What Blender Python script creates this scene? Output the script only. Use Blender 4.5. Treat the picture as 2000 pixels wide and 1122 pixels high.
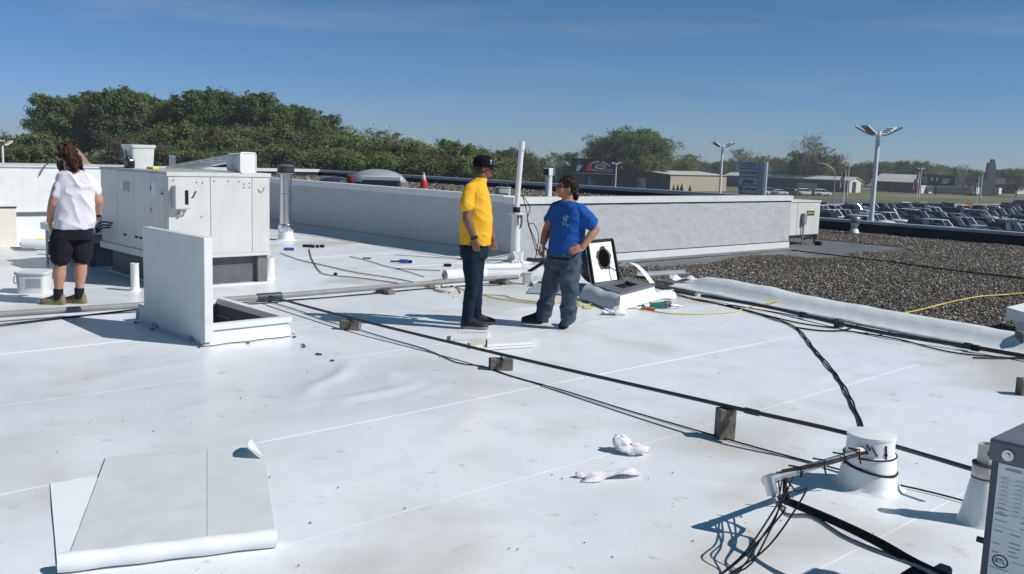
import bpy, bmesh, math, random
import numpy as np
from mathutils import Vector, Matrix

for o in list(bpy.data.objects):
    bpy.data.objects.remove(o)
SC = bpy.context.scene
COL = SC.collection
R = math.radians

# ------------------------------------------------------------------ camera
FPX, CAMH = 1838.0, 1.82                       # focal length for a 2000 px wide picture, eye height above the white roof
ROLL, PITCH = 0.032788, 0.136193
_f = Vector((0, math.cos(PITCH), -math.sin(PITCH)))
_u0 = Vector((0, math.sin(PITCH), math.cos(PITCH)))
_r0 = Vector((1, 0, 0))
_r = _r0*math.cos(ROLL) + _u0*math.sin(ROLL)
_u = _u0*math.cos(ROLL) - _r0*math.sin(ROLL)
CPOS = Vector((0, 0, CAMH))
cam = bpy.data.cameras.new('camera')
cam.sensor_width = 36.0
cam.lens = 36.0*FPX/2000.0
cam.clip_start = 0.05
cam.clip_end = 4000
camo = bpy.data.objects.new('camera', cam)
COL.objects.link(camo)
camo.matrix_world = Matrix(((_r.x, _u.x, -_f.x, 0), (_r.y, _u.y, -_f.y, 0), (_r.z, _u.z, -_f.z, CAMH), (0, 0, 0, 1)))
SC.camera = camo

# ------------------------------------------------------------------ world, sun, exposure
SUN_EL, SUN_AZ = R(42.5), R(105.0)             # azimuth clockwise from +Y
w = bpy.data.worlds.new('World')
SC.world = w
w.use_nodes = True
nt = w.node_tree
nt.nodes.clear()
out = nt.nodes.new('ShaderNodeOutputWorld')
bg = nt.nodes.new('ShaderNodeBackground')
sky = nt.nodes.new('ShaderNodeTexSky')
sky.sky_type = 'NISHITA'
sky.sun_disc = False
sky.sun_elevation = SUN_EL
sky.sun_rotation = SUN_AZ
sky.altitude = 250
sky.air_density = 0.8
sky.dust_density = 0.0
sky.ozone_density = 2.0
tc = nt.nodes.new('ShaderNodeTexCoord')
mp = nt.nodes.new('ShaderNodeMapping')
mp.inputs['Rotation'].default_value = (R(8), R(4), R(20))
mp.inputs['Scale'].default_value = (1.3, 5.0, 16.0)
nz = nt.nodes.new('ShaderNodeTexNoise')
nz.inputs['Scale'].default_value = 1.6
nz.inputs['Detail'].default_value = 7
nz.inputs['Roughness'].default_value = 0.55
rp = nt.nodes.new('ShaderNodeValToRGB')
rp.color_ramp.elements[0].position = 0.57
rp.color_ramp.elements[0].color = (0, 0, 0, 1)
rp.color_ramp.elements[1].position = 0.86
rp.color_ramp.elements[1].color = (0.34, 0.34, 0.34, 1)
mx = nt.nodes.new('ShaderNodeMix')
mx.data_type = 'RGBA'
mx.inputs['B'].default_value = (5.2, 6.0, 7.2, 1)
nt.links.new(tc.outputs['Generated'], mp.inputs['Vector'])
nt.links.new(mp.outputs['Vector'], nz.inputs['Vector'])
nt.links.new(nz.outputs['Fac'], rp.inputs['Fac'])
nt.links.new(rp.outputs['Color'], mx.inputs['Factor'])
# the photograph's deep blue: one colour grade for the whole sky dome (per channel, by radiance only)
SKYS = 0.07
sep = nt.nodes.new('ShaderNodeSeparateColor'); com = nt.nodes.new('ShaderNodeCombineColor')
nt.links.new(sky.outputs['Color'], sep.inputs['Color'])
for ch, g_, k_, mxv in (('Red', 1.06, .53, .5), ('Green', .90, .665, .62), ('Blue', 1.36, 1.37, .8)):
    p_ = None
    src = sep.outputs[ch]
    for op, val in (('MULTIPLY', SKYS), ('POWER', g_), ('MULTIPLY', k_), ('MINIMUM', mxv), ('DIVIDE', SKYS)):
        q_ = nt.nodes.new('ShaderNodeMath'); q_.operation = op
        q_.inputs[1].default_value = val
        nt.links.new(src, q_.inputs[0]); src = q_.outputs[0]
    nt.links.new(src, com.inputs[ch])
nt.links.new(com.outputs['Color'], mx.inputs['A'])
nt.links.new(mx.outputs['Result'], bg.inputs['Color'])
nt.links.new(bg.outputs['Background'], out.inputs['Surface'])
bg.inputs['Strength'].default_value = SKYS
sl = bpy.data.lights.new('sun', 'SUN')
sl.energy = 4.3
sl.angle = R(0.53)
sl.color = (1.0, 0.97, 0.925)
so = bpy.data.objects.new('sun', sl)
COL.objects.link(so)
SUNV = Vector((math.sin(SUN_AZ)*math.cos(SUN_EL), math.cos(SUN_AZ)*math.cos(SUN_EL), math.sin(SUN_EL)))
so.rotation_euler = SUNV.to_track_quat('Z', 'Y').to_euler()
so.location = (30, -10, 40)
SC.view_settings.view_transform = 'Standard'
SC.view_settings.look = 'None'
SC.view_settings.gamma = 1
SC.view_settings.exposure = 0.08
SC.view_settings.use_curve_mapping = False
SC.render.engine = 'CYCLES'

# ------------------------------------------------------------------ measuring helpers
def ray(x, y):
    return _f + _r*((x-1000)/FPX) + _u*((561-y)/FPX)
def gp(x, y, z=0.0):
    d = ray(x, y)
    return CPOS + d*((z-CAMH)/d.z)
def at(x, y, Y):
    d = ray(x, y)
    return CPOS + d*(Y/d.y)
BA = R(46.72)                                   # the building's own axes: s along e2, n along e1
E2 = Vector((math.sin(BA), math.cos(BA), 0))
E1 = Vector((-math.cos(BA), math.sin(BA), 0))
ROT = math.pi/2 - BA
def P(s, n, z=0.0):
    return E2*s + E1*n + Vector((0, 0, z))
def sn(p):
    return p.dot(E2), p.dot(E1)

# ------------------------------------------------------------------ objects
def tag(o, label=None, cat=None, group=None, kind=None):
    if label: o['label'] = label
    if cat: o['category'] = cat
    if group: o['group'] = group
    if kind: o['kind'] = kind
    return o
def empty(name, loc, label, cat, group=None, rz=0.0):
    o = bpy.data.objects.new(name, None)
    o.empty_display_size = 0.1
    COL.objects.link(o)
    o.location = loc
    o.rotation_euler = (0, 0, rz)
    return tag(o, label, cat, group)
def copy_tree(o, parent=None):
    c = o.copy()
    COL.objects.link(c)
    if parent: c.parent = parent
    for ch in list(o.children):
        copy_tree(ch, c)
    return c

class MB:
    """collects shapes in world coordinates and links them as ONE mesh object"""
    def __init__(self):
        self.v = []; self.f = []
    def add(self, vs, fs):
        b = len(self.v)
        self.v += [Vector(q) for q in vs]
        self.f += [tuple(b+i for i in f) for f in fs]
        return self
    def box(self, c, size, M=None, taper=1.0):
        hx, hy, hz = size[0]/2, size[1]/2, size[2]/2
        vs = []
        for z, k in ((-hz, 1.0), (hz, taper)):
            for x, y in ((-hx, -hy), (hx, -hy), (hx, hy), (-hx, hy)):
                vs.append(Vector((x*k, y*k, z)))
        c = Vector(c)
        vs = [c + (M @ q if M else q) for q in vs]
        return self.add(vs, [(3, 2, 1, 0), (4, 5, 6, 7), (0, 1, 5, 4), (1, 2, 6, 5), (2, 3, 7, 6), (3, 0, 4, 7)])
    def bsn(self, s0, s1, n0, n1, z0, z1):      # box on the building axes
        vs = [P(s, n, z) for z in (z0, z1) for s, n in ((s0, n0), (s1, n0), (s1, n1), (s0, n1))]
        return self.add(vs, [(3, 2, 1, 0), (4, 5, 6, 7), (0, 1, 5, 4), (1, 2, 6, 5), (2, 3, 7, 6), (3, 0, 4, 7)])
    def rbox(self, c, size, M=None, r=0.01, seg=2, taper=1.0):   # bevelled box
        bm = bmesh.new()
        bmesh.ops.create_cube(bm, size=1.0)
        for q in bm.verts:
            k = taper if q.co.z > 0 else 1.0
            q.co = Vector((q.co.x*size[0]*k, q.co.y*size[1]*k, q.co.z*size[2]))
        bmesh.ops.bevel(bm, geom=list(bm.edges), offset=r, segments=seg, affect='EDGES', profile=0.5)
        bm.verts.index_update()
        c = Vector(c)
        self.add([c + (M @ q.co if M else q.co) for q in bm.verts], [[q.index for q in f.verts] for f in bm.faces])
        bm.free()
        return self
    def prism(self, pts, z0, z1):               # plan polygon (world xy), counter-clockwise
        n = len(pts)
        vs = [Vector((p[0], p[1], z0)) for p in pts] + [Vector((p[0], p[1], z1)) for p in pts]
        fs = [tuple(range(n-1, -1, -1)), tuple(range(n, 2*n))]
        fs += [(i, (i+1) % n, n+(i+1) % n, n+i) for i in range(n)]
        return self.add(vs, fs)
    def loft(self, rings, closed=True, caps=True):
        m = len(rings[0])
        vs = [q for rg in rings for q in rg]
        fs = []
        for i in range(len(rings)-1):
            for j in range(m if closed else m-1):
                k = (j+1) % m
                fs.append((i*m+j, i*m+k, (i+1)*m+k, (i+1)*m+j))
        if caps and closed:
            fs.append(tuple(range(m-1, -1, -1)))
            fs.append(tuple(range((len(rings)-1)*m, len(rings)*m)))
        return self.add(vs, fs)
    def tube(self, pts, r, n=8, caps=True):
        pts = [Vector(p) for p in pts]
        rs = r if isinstance(r, (list, tuple)) else [r]*len(pts)
        rings = []
        ref = None
        for i, p in enumerate(pts):
            d = (pts[min(i+1, len(pts)-1)] - pts[max(i-1, 0)])
            if d.length < 1e-9: d = Vector((0, 0, 1))
            d.normalize()
            if ref is None:
                ref = Vector((0, 0, 1)) if abs(d.z) < .9 else Vector((1, 0, 0))
            a = (ref - d*ref.dot(d))
            if a.length < 1e-6: a = d.orthogonal()
            a.normalize()
            b = d.cross(a)
            ref = a
            rings.append([p + (a*math.cos(2*math.pi*k/n) + b*math.sin(2*math.pi*k/n))*rs[i] for k in range(n)])
        return self.loft(rings, True, caps)
    def lathe(self, prof, c, n=20, M=None):     # prof: (radius, z)
        c = Vector(c)
        rings = []
        for r_, z in prof:
            rg = [Vector((r_*math.cos(2*math.pi*k/n), r_*math.sin(2*math.pi*k/n), z)) for k in range(n)]
            rings.append([c + (M @ q if M else q) for q in rg])
        return self.loft(rings)
    def ell(self, c, rad, M=None, nu=14, nv=9):
        c = Vector(c)
        rings = []
        for i in range(nv):
            t = math.pi*(i+.5)/nv
            rg = [Vector((rad[0]*math.sin(t)*math.cos(2*math.pi*k/nu), rad[1]*math.sin(t)*math.sin(2*math.pi*k/nu), -rad[2]*math.cos(t))) for k in range(nu)]
            rings.append([c + (M @ q if M else q) for q in rg])
        return self.loft(rings)
    def mesh(self, name, org=Vector((0, 0, 0)), smooth=False):
        me = bpy.data.meshes.new(name)
        me.from_pydata([q - org for q in self.v], [], self.f)
        me.update()
        if smooth:
            shade(me, smooth)
        return me
    def build(self, name, mat, parent=None, smooth=False):
        if parent is not None:
            org = Vector(parent.location)
            if parent.parent is not None: org = org + Vector(parent.parent.location)
        else:
            xs = [q.x for q in self.v]; ys = [q.y for q in self.v]; zs = [q.z for q in self.v]
            org = Vector(((min(xs)+max(xs))/2, (min(ys)+max(ys))/2, min(zs)))
        me = self.mesh(name, org, smooth)
        me.materials.append(mat)
        return link(name, me, parent, None if parent is not None else org)
def link(name, me, parent=None, loc=None):
    o = bpy.data.objects.new(name, me)
    COL.objects.link(o)
    if parent is not None: o.parent = parent
    if loc is not None: o.location = loc
    return o
def shade(me, ang=35):
    """smooth shading that keeps edges sharper than ang degrees"""
    if ang is True: ang = 35
    me.polygons.foreach_set('use_smooth', [True]*len(me.polygons))
    bm = bmesh.new(); bm.from_mesh(me)
    lim = R(ang)
    sharp = []
    for e in bm.edges:
        sharp.append(len(e.link_faces) == 2 and e.calc_face_angle(0) > lim)
    bm.free()
    at_ = me.attributes.new('sharp_edge', 'BOOLEAN', 'EDGE')
    at_.data.foreach_set('value', sharp)
def np_mesh(name, V, F):
    """fast mesh from arrays; F is an (n, 3) or (n, 4) index array"""
    V = np.ascontiguousarray(V, dtype=np.float32); F = np.ascontiguousarray(F, dtype=np.int32)
    me = bpy.data.meshes.new(name)
    me.vertices.add(len(V)); me.vertices.foreach_set('co', V.ravel())
    k = F.shape[1]
    me.loops.add(F.size); me.loops.foreach_set('vertex_index', F.ravel())
    me.polygons.add(len(F)); me.polygons.foreach_set('loop_start', np.arange(0, F.size, k, dtype=np.int32))
    me.update(calc_edges=True)
    me.validate()
    return me
def spline(pts, step=0.05):
    pts = [Vector(p) for p in pts]
    out_ = []
    for i in range(len(pts)-1):
        p0 = pts[max(i-1, 0)]; p1 = pts[i]; p2 = pts[i+1]; p3 = pts[min(i+2, len(pts)-1)]
        k = max(2, int((p2-p1).length/step))
        for j in range(k):
            t = j/k
            out_.append(0.5*((2*p1) + (p2-p0)*t + (2*p0-5*p1+4*p2-p3)*t*t + (3*p1-p0-3*p2+p3)*t**3))
    out_.append(pts[-1])
    return out_
_rs = np.random.RandomState(7)
_LAT = _rs.rand(256, 256)
def vnoise(x, y):
    x = np.asarray(x, float); y = np.asarray(y, float)
    xi = np.floor(x).astype(int); yi = np.floor(y).astype(int)
    fx = x-xi; fy = y-yi
    fx = fx*fx*(3-2*fx); fy = fy*fy*(3-2*fy)
    g_ = lambda a, b: _LAT[a & 255, b & 255]
    return (g_(xi, yi)*(1-fx)+g_(xi+1, yi)*fx)*(1-fy) + (g_(xi, yi+1)*(1-fx)+g_(xi+1, yi+1)*fx)*fy
def text_mb(s, size, M, depth=0.003, mb=None, xscale=1.0, fat=0.0):
    """lettering as geometry: M maps the text plane (x right, y up, z out) to the world"""
    cu = bpy.data.curves.new('txt', 'FONT')
    cu.body = s; cu.size = size; cu.extrude = depth; cu.align_x = 'CENTER'; cu.align_y = 'CENTER'
    cu.resolution_u = 2; cu.offset = size*fat
    ob = bpy.data.objects.new('txt', cu); COL.objects.link(ob)
    dg = bpy.context.evaluated_depsgraph_get()
    me = bpy.data.meshes.new_from_object(ob.evaluated_get(dg))
    bpy.data.objects.remove(ob); bpy.data.curves.remove(cu)
    mb = mb or MB()
    mb.add([M @ Vector((q.co.x*xscale, q.co.y, q.co.z)) for q in me.vertices], [tuple(p.vertices) for p in me.polygons])
    bpy.data.meshes.remove(me)
    return mb
def frame(o, x, z):
    """matrix with origin o, x axis along x, y axis along up z, z axis out of the plane"""
    x = Vector(x).normalized(); y = Vector(z).normalized(); n = x.cross(y)
    return Matrix(((x.x, y.x, n.x, o[0]), (x.y, y.y, n.y, o[1]), (x.z, y.z, n.z, o[2]), (0, 0, 0, 1)))

# ------------------------------------------------------------------ materials
def mat(name, col, rough=0.6, metal=0.0, var=0.12, scale=6.0, bump=0.0, bscale=40.0, spec=0.5, stain=None, island=0.0, coat=0.0, island_ramp=None, transl=0.0, streak=None):
    m = bpy.data.materials.new(name)
    m.use_nodes = True
    t = m.node_tree; N = t.nodes; L = t.links
    b = N['Principled BSDF']
    b.inputs['Roughness'].default_value = rough
    b.inputs['Metallic'].default_value = metal
    b.inputs['Specular IOR Level'].default_value = spec
    if coat: b.inputs['Coat Weight'].default_value = coat; b.inputs['Coat Roughness'].default_value = 0.05
    tcn = N.new('ShaderNodeTexCoord')
    c4 = (col[0], col[1], col[2], 1)
    n1 = N.new('ShaderNodeTexNoise')
    n1.inputs['Scale'].default_value = scale
    n1.inputs['Detail'].default_value = 6
    n1.inputs['Roughness'].default_value = 0.6
    L.new(tcn.outputs['Object'], n1.inputs['Vector'])
    mr = N.new('ShaderNodeMapRange')
    mr.inputs['From Min'].default_value = 0.3; mr.inputs['From Max'].default_value = 0.7
    mr.inputs['To Min'].default_value = 1-var; mr.inputs['To Max'].default_value = 1+var
    L.new(n1.outputs['Fac'], mr.inputs['Value'])
    hs = N.new('ShaderNodeMix'); hs.data_type = 'RGBA'; hs.blend_type = 'MULTIPLY'
    hs.inputs['Factor'].default_value = 1.0
    hs.inputs['A'].default_value = c4
    L.new(mr.outputs['Result'], hs.inputs['B'])
    cur = hs.outputs['Result']
    if island or island_ramp:
        ge = N.new('ShaderNodeNewGeometry')
        if island_ramp:
            cr = N.new('ShaderNodeValToRGB')
            el = cr.color_ramp.elements
            while len(el) < len(island_ramp): el.new(0.5)
            for e_, (ps, cc) in zip(el, island_ramp): e_.position = ps; e_.color = (cc[0], cc[1], cc[2], 1)
            L.new(ge.outputs['Random Per Island'], cr.inputs['Fac'])
            L.new(cr.outputs['Color'], hs.inputs['A'])
        else:
            m2 = N.new('ShaderNodeMapRange')
            m2.inputs['To Min'].default_value = 1-island; m2.inputs['To Max'].default_value = 1+island
            L.new(ge.outputs['Random Per Island'], m2.inputs['Value'])
            h2 = N.new('ShaderNodeMix'); h2.data_type = 'RGBA'; h2.blend_type = 'MULTIPLY'; h2.inputs['Factor'].default_value = 1
            L.new(cur, h2.inputs['A']); L.new(m2.outputs['Result'], h2.inputs['B'])
            cur = h2.outputs['Result']
    if stain:
        for (sc, sscale, lo, hi, amt) in stain:
            ns = N.new('ShaderNodeTexNoise')
            ns.inputs['Scale'].default_value = sscale; ns.inputs['Detail'].default_value = 5
            ns.inputs['Distortion'].default_value = 0.4
            L.new(tcn.outputs['Object'], ns.inputs['Vector'])
            r2 = N.new('ShaderNodeMapRange'); r2.clamp = True
            r2.inputs['From Min'].default_value = lo; r2.inputs['From Max'].default_value = hi
            r2.inputs['To Min'].default_value = 0; r2.inputs['To Max'].default_value = amt
            L.new(ns.outputs['Fac'], r2.inputs['Value'])
            ms = N.new('ShaderNodeMix'); ms.data_type = 'RGBA'
            ms.inputs['B'].default_value = (sc[0], sc[1], sc[2], 1)
            L.new(r2.outputs['Result'], ms.inputs['Factor'])
            L.new(cur, ms.inputs['A'])
            cur = ms.outputs['Result']
    if streak:                                   # rain streaks and drips running down the surface
        sc, amt = streak
        mpn = N.new('ShaderNodeMapping'); mpn.inputs['Scale'].default_value = (9, 9, .55)
        L.new(tcn.outputs['Object'], mpn.inputs['Vector'])
        ns = N.new('ShaderNodeTexNoise'); ns.inputs['Scale'].default_value = 1.5; ns.inputs['Detail'].default_value = 6; ns.inputs['Roughness'].default_value = .65
        L.new(mpn.outputs['Vector'], ns.inputs['Vector'])
        r2 = N.new('ShaderNodeMapRange'); r2.inputs['From Min'].default_value = .50; r2.inputs['From Max'].default_value = .75
        r2.inputs['To Min'].default_value = 0; r2.inputs['To Max'].default_value = amt
        L.new(ns.outputs['Fac'], r2.inputs['Value'])
        ms = N.new('ShaderNodeMix'); ms.data_type = 'RGBA'; ms.inputs['B'].default_value = (sc[0], sc[1], sc[2], 1)
        L.new(r2.outputs['Result'], ms.inputs['Factor']); L.new(cur, ms.inputs['A']); cur = ms.outputs['Result']
    L.new(cur, b.inputs['Base Color'])
    if bump:
        nb = N.new('ShaderNodeTexNoise')
        nb.inputs['Scale'].default_value = bscale; nb.inputs['Detail'].default_value = 5
        L.new(tcn.outputs['Object'], nb.inputs['Vector'])
        bp = N.new('ShaderNodeBump')
        bp.inputs['Strength'].default_value = 1.0
        bp.inputs['Distance'].default_value = bump
        L.new(nb.outputs['Fac'], bp.inputs['Height'])
        L.new(bp.outputs['Normal'], b.inputs['Normal'])
    if transl:
        tr = N.new('ShaderNodeBsdfTranslucent')
        L.new(cur, tr.inputs['Color'])
        mxs = N.new('ShaderNodeMixShader'); mxs.inputs['Fac'].default_value = transl
        L.new(b.outputs['BSDF'], mxs.inputs[1]); L.new(tr.outputs['BSDF'], mxs.inputs[2])
        L.new(mxs.outputs['Shader'], N['Material Output'].inputs['Surface'])
    return m
M = {}
TAN = (0.46, 0.40, 0.30)
M['roof'] = mat('roof_membrane', (0.79, 0.815, 0.85), 0.34, var=0.05, scale=2.2, bump=0.0012, bscale=14, spec=0.5,
    stain=[(TAN, 0.5, 0.50, 0.64, 0.58), ((0.52, 0.54, 0.57), .32, 0.45, 0.70, 0.55), ((0.45, 0.46, 0.47), 1.7, 0.56, 0.80, 0.40), ((0.30, 0.26, 0.20), 7.0, 0.64, 0.76, 0.45), ((0.25, 0.24, 0.22), 38.0, 0.66, 0.74, 0.5)])
M['memb'] = mat('loose_membrane', (0.64, 0.665, 0.69), 0.45, var=0.05, scale=5, bump=0.003, bscale=9)
M['memb_white'] = mat('new_membrane', (0.77, 0.79, 0.80), 0.4, var=0.03, scale=8, bump=0.0015, bscale=20)
M['silver'] = mat('plastic_film', (0.84, 0.86, 0.88), 0.28, var=0.04, scale=4, bump=0.004, bscale=7, spec=0.7)
M['wall_tex'] = mat('textured_coating', (0.47, 0.485, 0.50), 0.55, var=0.05, scale=7, bump=0.007, bscale=20, spec=0.4,
    stain=[((0.30, 0.31, 0.32), 1.1, 0.55, 0.80, 0.4), ((.30, .28, .24), 5, .62, .8, .35)], streak=((.32, .32, .32), .2))
M['white'] = mat('white_paint', (0.68, 0.69, 0.68), 0.45, var=0.05, scale=4, stain=[((0.42, 0.38, 0.30), 3.0, 0.62, 0.82, 0.4)], streak=((.46, .45, .42), .16))
M['hvac'] = mat('hvac_paint', (0.61, 0.61, 0.585), 0.42, var=0.05, scale=3.5, stain=[((0.34, 0.28, 0.20), 5.0, 0.66, 0.82, 0.5), ((0.5, 0.5, 0.48), 1.2, 0.55, 0.8, 0.4)], streak=((.38, .35, .30), .22))
M['hvac_lid'] = mat('hvac_top', (0.42, 0.42, 0.40), 0.6, var=0.12, scale=4, stain=[((0.25, 0.22, 0.17), 3.0, 0.5, 0.8, 0.6)])
M['cream'] = mat('cream_paint', (0.66, 0.63, 0.55), 0.5, var=0.06, scale=4)
M['darkcurb'] = mat('curb_metal', (0.10, 0.105, 0.11), 0.55, var=0.2, scale=5, stain=[((0.35, 0.35, 0.34), 2.5, 0.62, 0.8, 0.6)])
M['galv'] = mat('galvanised', (0.36, 0.37, 0.37), 0.42, metal=0.75, var=0.15, scale=12)
M['grey_pipe'] = mat('grey_pipe_paint', (0.23, 0.235, 0.235), 0.6, var=0.15, scale=6)
M['steel'] = mat('stainless', (0.62, 0.61, 0.60), 0.22, metal=1.0, var=0.1, scale=9)
M['alu'] = mat('aluminium', (0.62, 0.63, 0.64), 0.35, metal=0.9, var=0.1, scale=9)
M['black'] = mat('black_rubber', (0.012, 0.012, 0.014), 0.6, var=0.2, scale=20, spec=0.2)
M['blackgloss'] = mat('black_plastic', (0.012, 0.012, 0.014), 0.3, var=0.1, scale=20)
M['dark'] = mat('dark_metal', (0.035, 0.037, 0.042), 0.5, var=0.2, scale=10)
M['charcoal'] = mat('charcoal_cap', (0.085, 0.09, 0.105), 0.5, var=0.1, scale=10)
M['greymetal'] = mat('grey_metal', (0.30, 0.31, 0.32), 0.5, metal=0.3, var=0.1, scale=10)
M['wood'] = mat('weathered_wood', (0.15, 0.132, 0.112), 0.85, var=0.45, scale=14, bump=0.004, bscale=40)
M['card'] = mat('cardboard', (0.36, 0.26, 0.16), 0.8, var=0.15, scale=15)
M['pvc'] = mat('pvc', (0.76, 0.76, 0.73), 0.4, var=0.04, scale=5)
M['pvc_old'] = mat('pvc_old', (0.60, 0.58, 0.51), 0.5, var=0.08, scale=9)
M['yellow'] = mat('yellow_cord', (0.62, 0.50, 0.12), 0.5, var=0.15, scale=10)
M['cordbrown'] = mat('olive_cord', (0.20, 0.17, 0.085), 0.6, var=0.2, scale=10)
M['cordwhite'] = mat('pale_cord', (0.58, 0.55, 0.38), 0.5, var=0.15, scale=10)
M['green'] = mat('green_plastic', (0.02, 0.17, 0.12), 0.4, var=0.1, scale=10)
M['blue'] = mat('blue_plastic', (0.03, 0.06, 0.32), 0.4, var=0.1, scale=10)
M['red'] = mat('red_plastic', (0.55, 0.03, 0.025), 0.35, var=0.1, scale=10)
M['yellowp'] = mat('yellow_print', (0.85, 0.75, 0.08), 0.5, var=0.08, scale=10)
M['greyprint'] = mat('grey_print', (0.36, 0.37, 0.39), 0.6, var=0.1, scale=40)
M['paleprint'] = mat('pale_print', (0.76, 0.78, 0.80), 0.5, var=0.04, scale=20)
M['blackprint'] = mat('black_print', (0.02, 0.02, 0.022), 0.6, var=0.1, scale=20)
M['parapet'] = mat('parapet_membrane', (0.012, 0.014, 0.026), 0.6, var=0.25, scale=3)
M['coping'] = mat('coping_metal', (0.40, 0.42, 0.46), 0.4, metal=0.25, var=0.06, scale=3)
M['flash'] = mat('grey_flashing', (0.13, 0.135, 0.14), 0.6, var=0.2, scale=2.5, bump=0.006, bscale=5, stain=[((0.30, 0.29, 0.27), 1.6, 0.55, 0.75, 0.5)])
M['gravelbase'] = mat('gravel_bed', (0.085, 0.078, 0.070), 0.9, var=0.4, scale=30, bump=0.02, bscale=35)
M['stones'] = mat('stones', (0.3, 0.28, 0.26), 0.8, var=0.15, scale=25, stain=[((.045, .040, .034), .30, .50, .68, .55), ((.13, .125, .07), .22, .52, .68, .35)],
    island_ramp=[(0.0, (0.028, 0.025, 0.023)), (0.30, (0.070, 0.061, 0.052)), (0.52, (0.135, 0.110, 0.085)), (0.74, (0.195, 0.175, 0.155)), (0.95, (0.34, 0.31, 0.27)), (1.0, (0.62, 0.59, 0.54))])
M['rag'] = mat('rag_cloth', (0.72, 0.71, 0.75), 0.9, var=0.1, scale=22, bump=0.004, bscale=60, stain=[((0.32, 0.22, 0.24), 14, 0.60, 0.8, 0.6)])
M['board'] = mat('insulation_board', (0.82, 0.84, 0.86), 0.6, var=0.02, scale=8)

# ================================================================== the white roof
HS0, HS1, HN0, HN1 = 3.80, 4.70, 8.22, 9.70          # roof hatch curb in plan
def s_edge(n):
    return float(np.interp(n, [-8, 3.45, 8.2, 12.28], [7.9, 10.25, 11.2, 11.35])) if n < 12.28 else 11.5
WR = []                                               # local wrinkles: (s, n, ds, dn, amplitude)
for (px, py, a_, l_, wd, am) in ((640, 745, 0.9, .50, .06, .022), (668, 725, 1.2, .42, .05, .016), (735, 770, 0.5, .45, .06, .014), (700, 775, 0.2, .5, .05, .010), (760, 740, 1.4, .3, .06, .012),
                                 (830, 765, 0.7, .35, .06, .008), (600, 770, 1.1, .4, .07, .009), (470, 780, .3, .5, .06, .006), (1180, 625, .4, .5, .05, .012),
                                 (1050, 600, .2, .6, .06, .010), (300, 720, .5, .6, .07, .006), (1640, 730, .3, .7, .06, .007), (900, 830, .9, .6, .07, .006)):
    s_, n_ = sn(gp(px, py)); WR.append((s_, n_, a_, l_, wd, am))
def roof_z(S, Nn):
    z = 0.007*(vnoise(S*0.9+11, Nn*0.9+3)-.5) + 0.0035*(vnoise(S*2.7+31, Nn*2.3+8)-.5) + 0.0012*(vnoise(S*7+5, Nn*6+1)-.5)
    for (s_, n_, a_, l_, wd, am) in WR:
        ds = S-s_; dn = Nn-n_
        u_ = ds*math.cos(a_)+dn*math.sin(a_); v_ = -ds*math.sin(a_)+dn*math.cos(a_)+0.12*np.sin(u_*4)
        z = z + am*np.exp(-(u_/l_)**2-(v_/wd)**2)
    return z
roof = MB()
deck = [P(-16, -8), P(7.6, -8), P(9.95, 3.4), P(10.95, 8.2), P(11.2, 12.28), P(11.45, 12.5), P(11.45, 34), P(-16, 34)]
roof.prism([(q.x, q.y) for q in deck], -0.6, -0.35)
roof_o = tag(roof.build('roof_deck', M['roof']), 'white membrane roof deck the men stand on', None, None, 'structure')
roof_o['category'] = 'roof'
NE = [-8, -5.2, -3.4, -1.6, 0.2, 2.0, 3.74, 5.22, 7.02, 8.80, 10.58, 12.36, 14.2, 16.0, 17.8, 19.6, 21.4, 25, 29.5, 34]
def sheet(n0, n1):
    fine = n0 < 11
    ns = max(4, int((n1-n0+.12)/(0.06 if fine else 0.15)))
    ss = 420 if fine else 120
    tn = np.linspace(0, 1, ns+1); ts = np.linspace(0, 1, ss+1)
    rows = []
    edge_w = 0.012
    for i, t in enumerate(tn):
        n_ = n0 + (n1-n0+.12)*t
        S = -15 + (s_edge(n_)+15)*ts
        nn = n_ + edge_w*(vnoise(S*.6+n0*3, S*0+n0)-.5)*2 + 0.010*np.sin(S*.37+n0) + .004*(vnoise(S*3+n0*3, S*0+n0)-.5)
        Z = roof_z(S, nn) + (0.0006+0.0026*np.clip(vnoise(S*.45+n0*7, S*0+n0*1.3)*1.6-.35, 0, 1))*max(0, 1-(n_-n0)/(n1-n0))**2
        rows.append((S, nn, Z))
    S = np.array([r_[0] for r_ in rows]); Nn = np.array([r_[1] for r_ in rows]); Z = np.array([r_[2] for r_ in rows])
    X = S*E2.x+Nn*E1.x; Y = S*E2.y+Nn*E1.y
    V = np.stack([X, Y, Z], -1).reshape(-1, 3)
    a, b = S.shape
    idx = np.arange(a*b).reshape(a, b)
    F = np.stack([idx[:-1, :-1], idx[:-1, 1:], idx[1:, 1:], idx[1:, :-1]], -1).reshape(-1, 4)
    cs = S.ravel()[F].mean(1); cn = Nn.ravel()[F].mean(1)
    keep = ~((cs > HS0+.05) & (cs < HS1-.05) & (cn > HN0+.05) & (cn < HN1-.05))
    F = F[keep]
    # the exposed lap edge: its own vertices, so that it stays crisp
    S0, N0_, Z0 = rows[0]
    base = len(V)
    e0 = np.stack([S0*E2.x+N0_*E1.x, S0*E2.y+N0_*E1.y, Z0], -1)
    e1 = e0.copy(); e1[:, 2] -= .003
    V = np.concatenate([V, e0, e1]); q = np.arange(len(S0)-1)
    F = np.concatenate([F, np.stack([base+len(S0)+q, base+len(S0)+q+1, base+q+1, base+q], -1)])
    me = np_mesh('membrane_sheet', V - np.array(roof_o.location), F)
    me.polygons.foreach_set('use_smooth', [True]*len(me.polygons))
    me.materials.append(M['roof'])
    link('membrane_sheet', me, roof_o)
for i in range(len(NE)-1):
    sheet(NE[i], NE[i+1])
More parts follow.
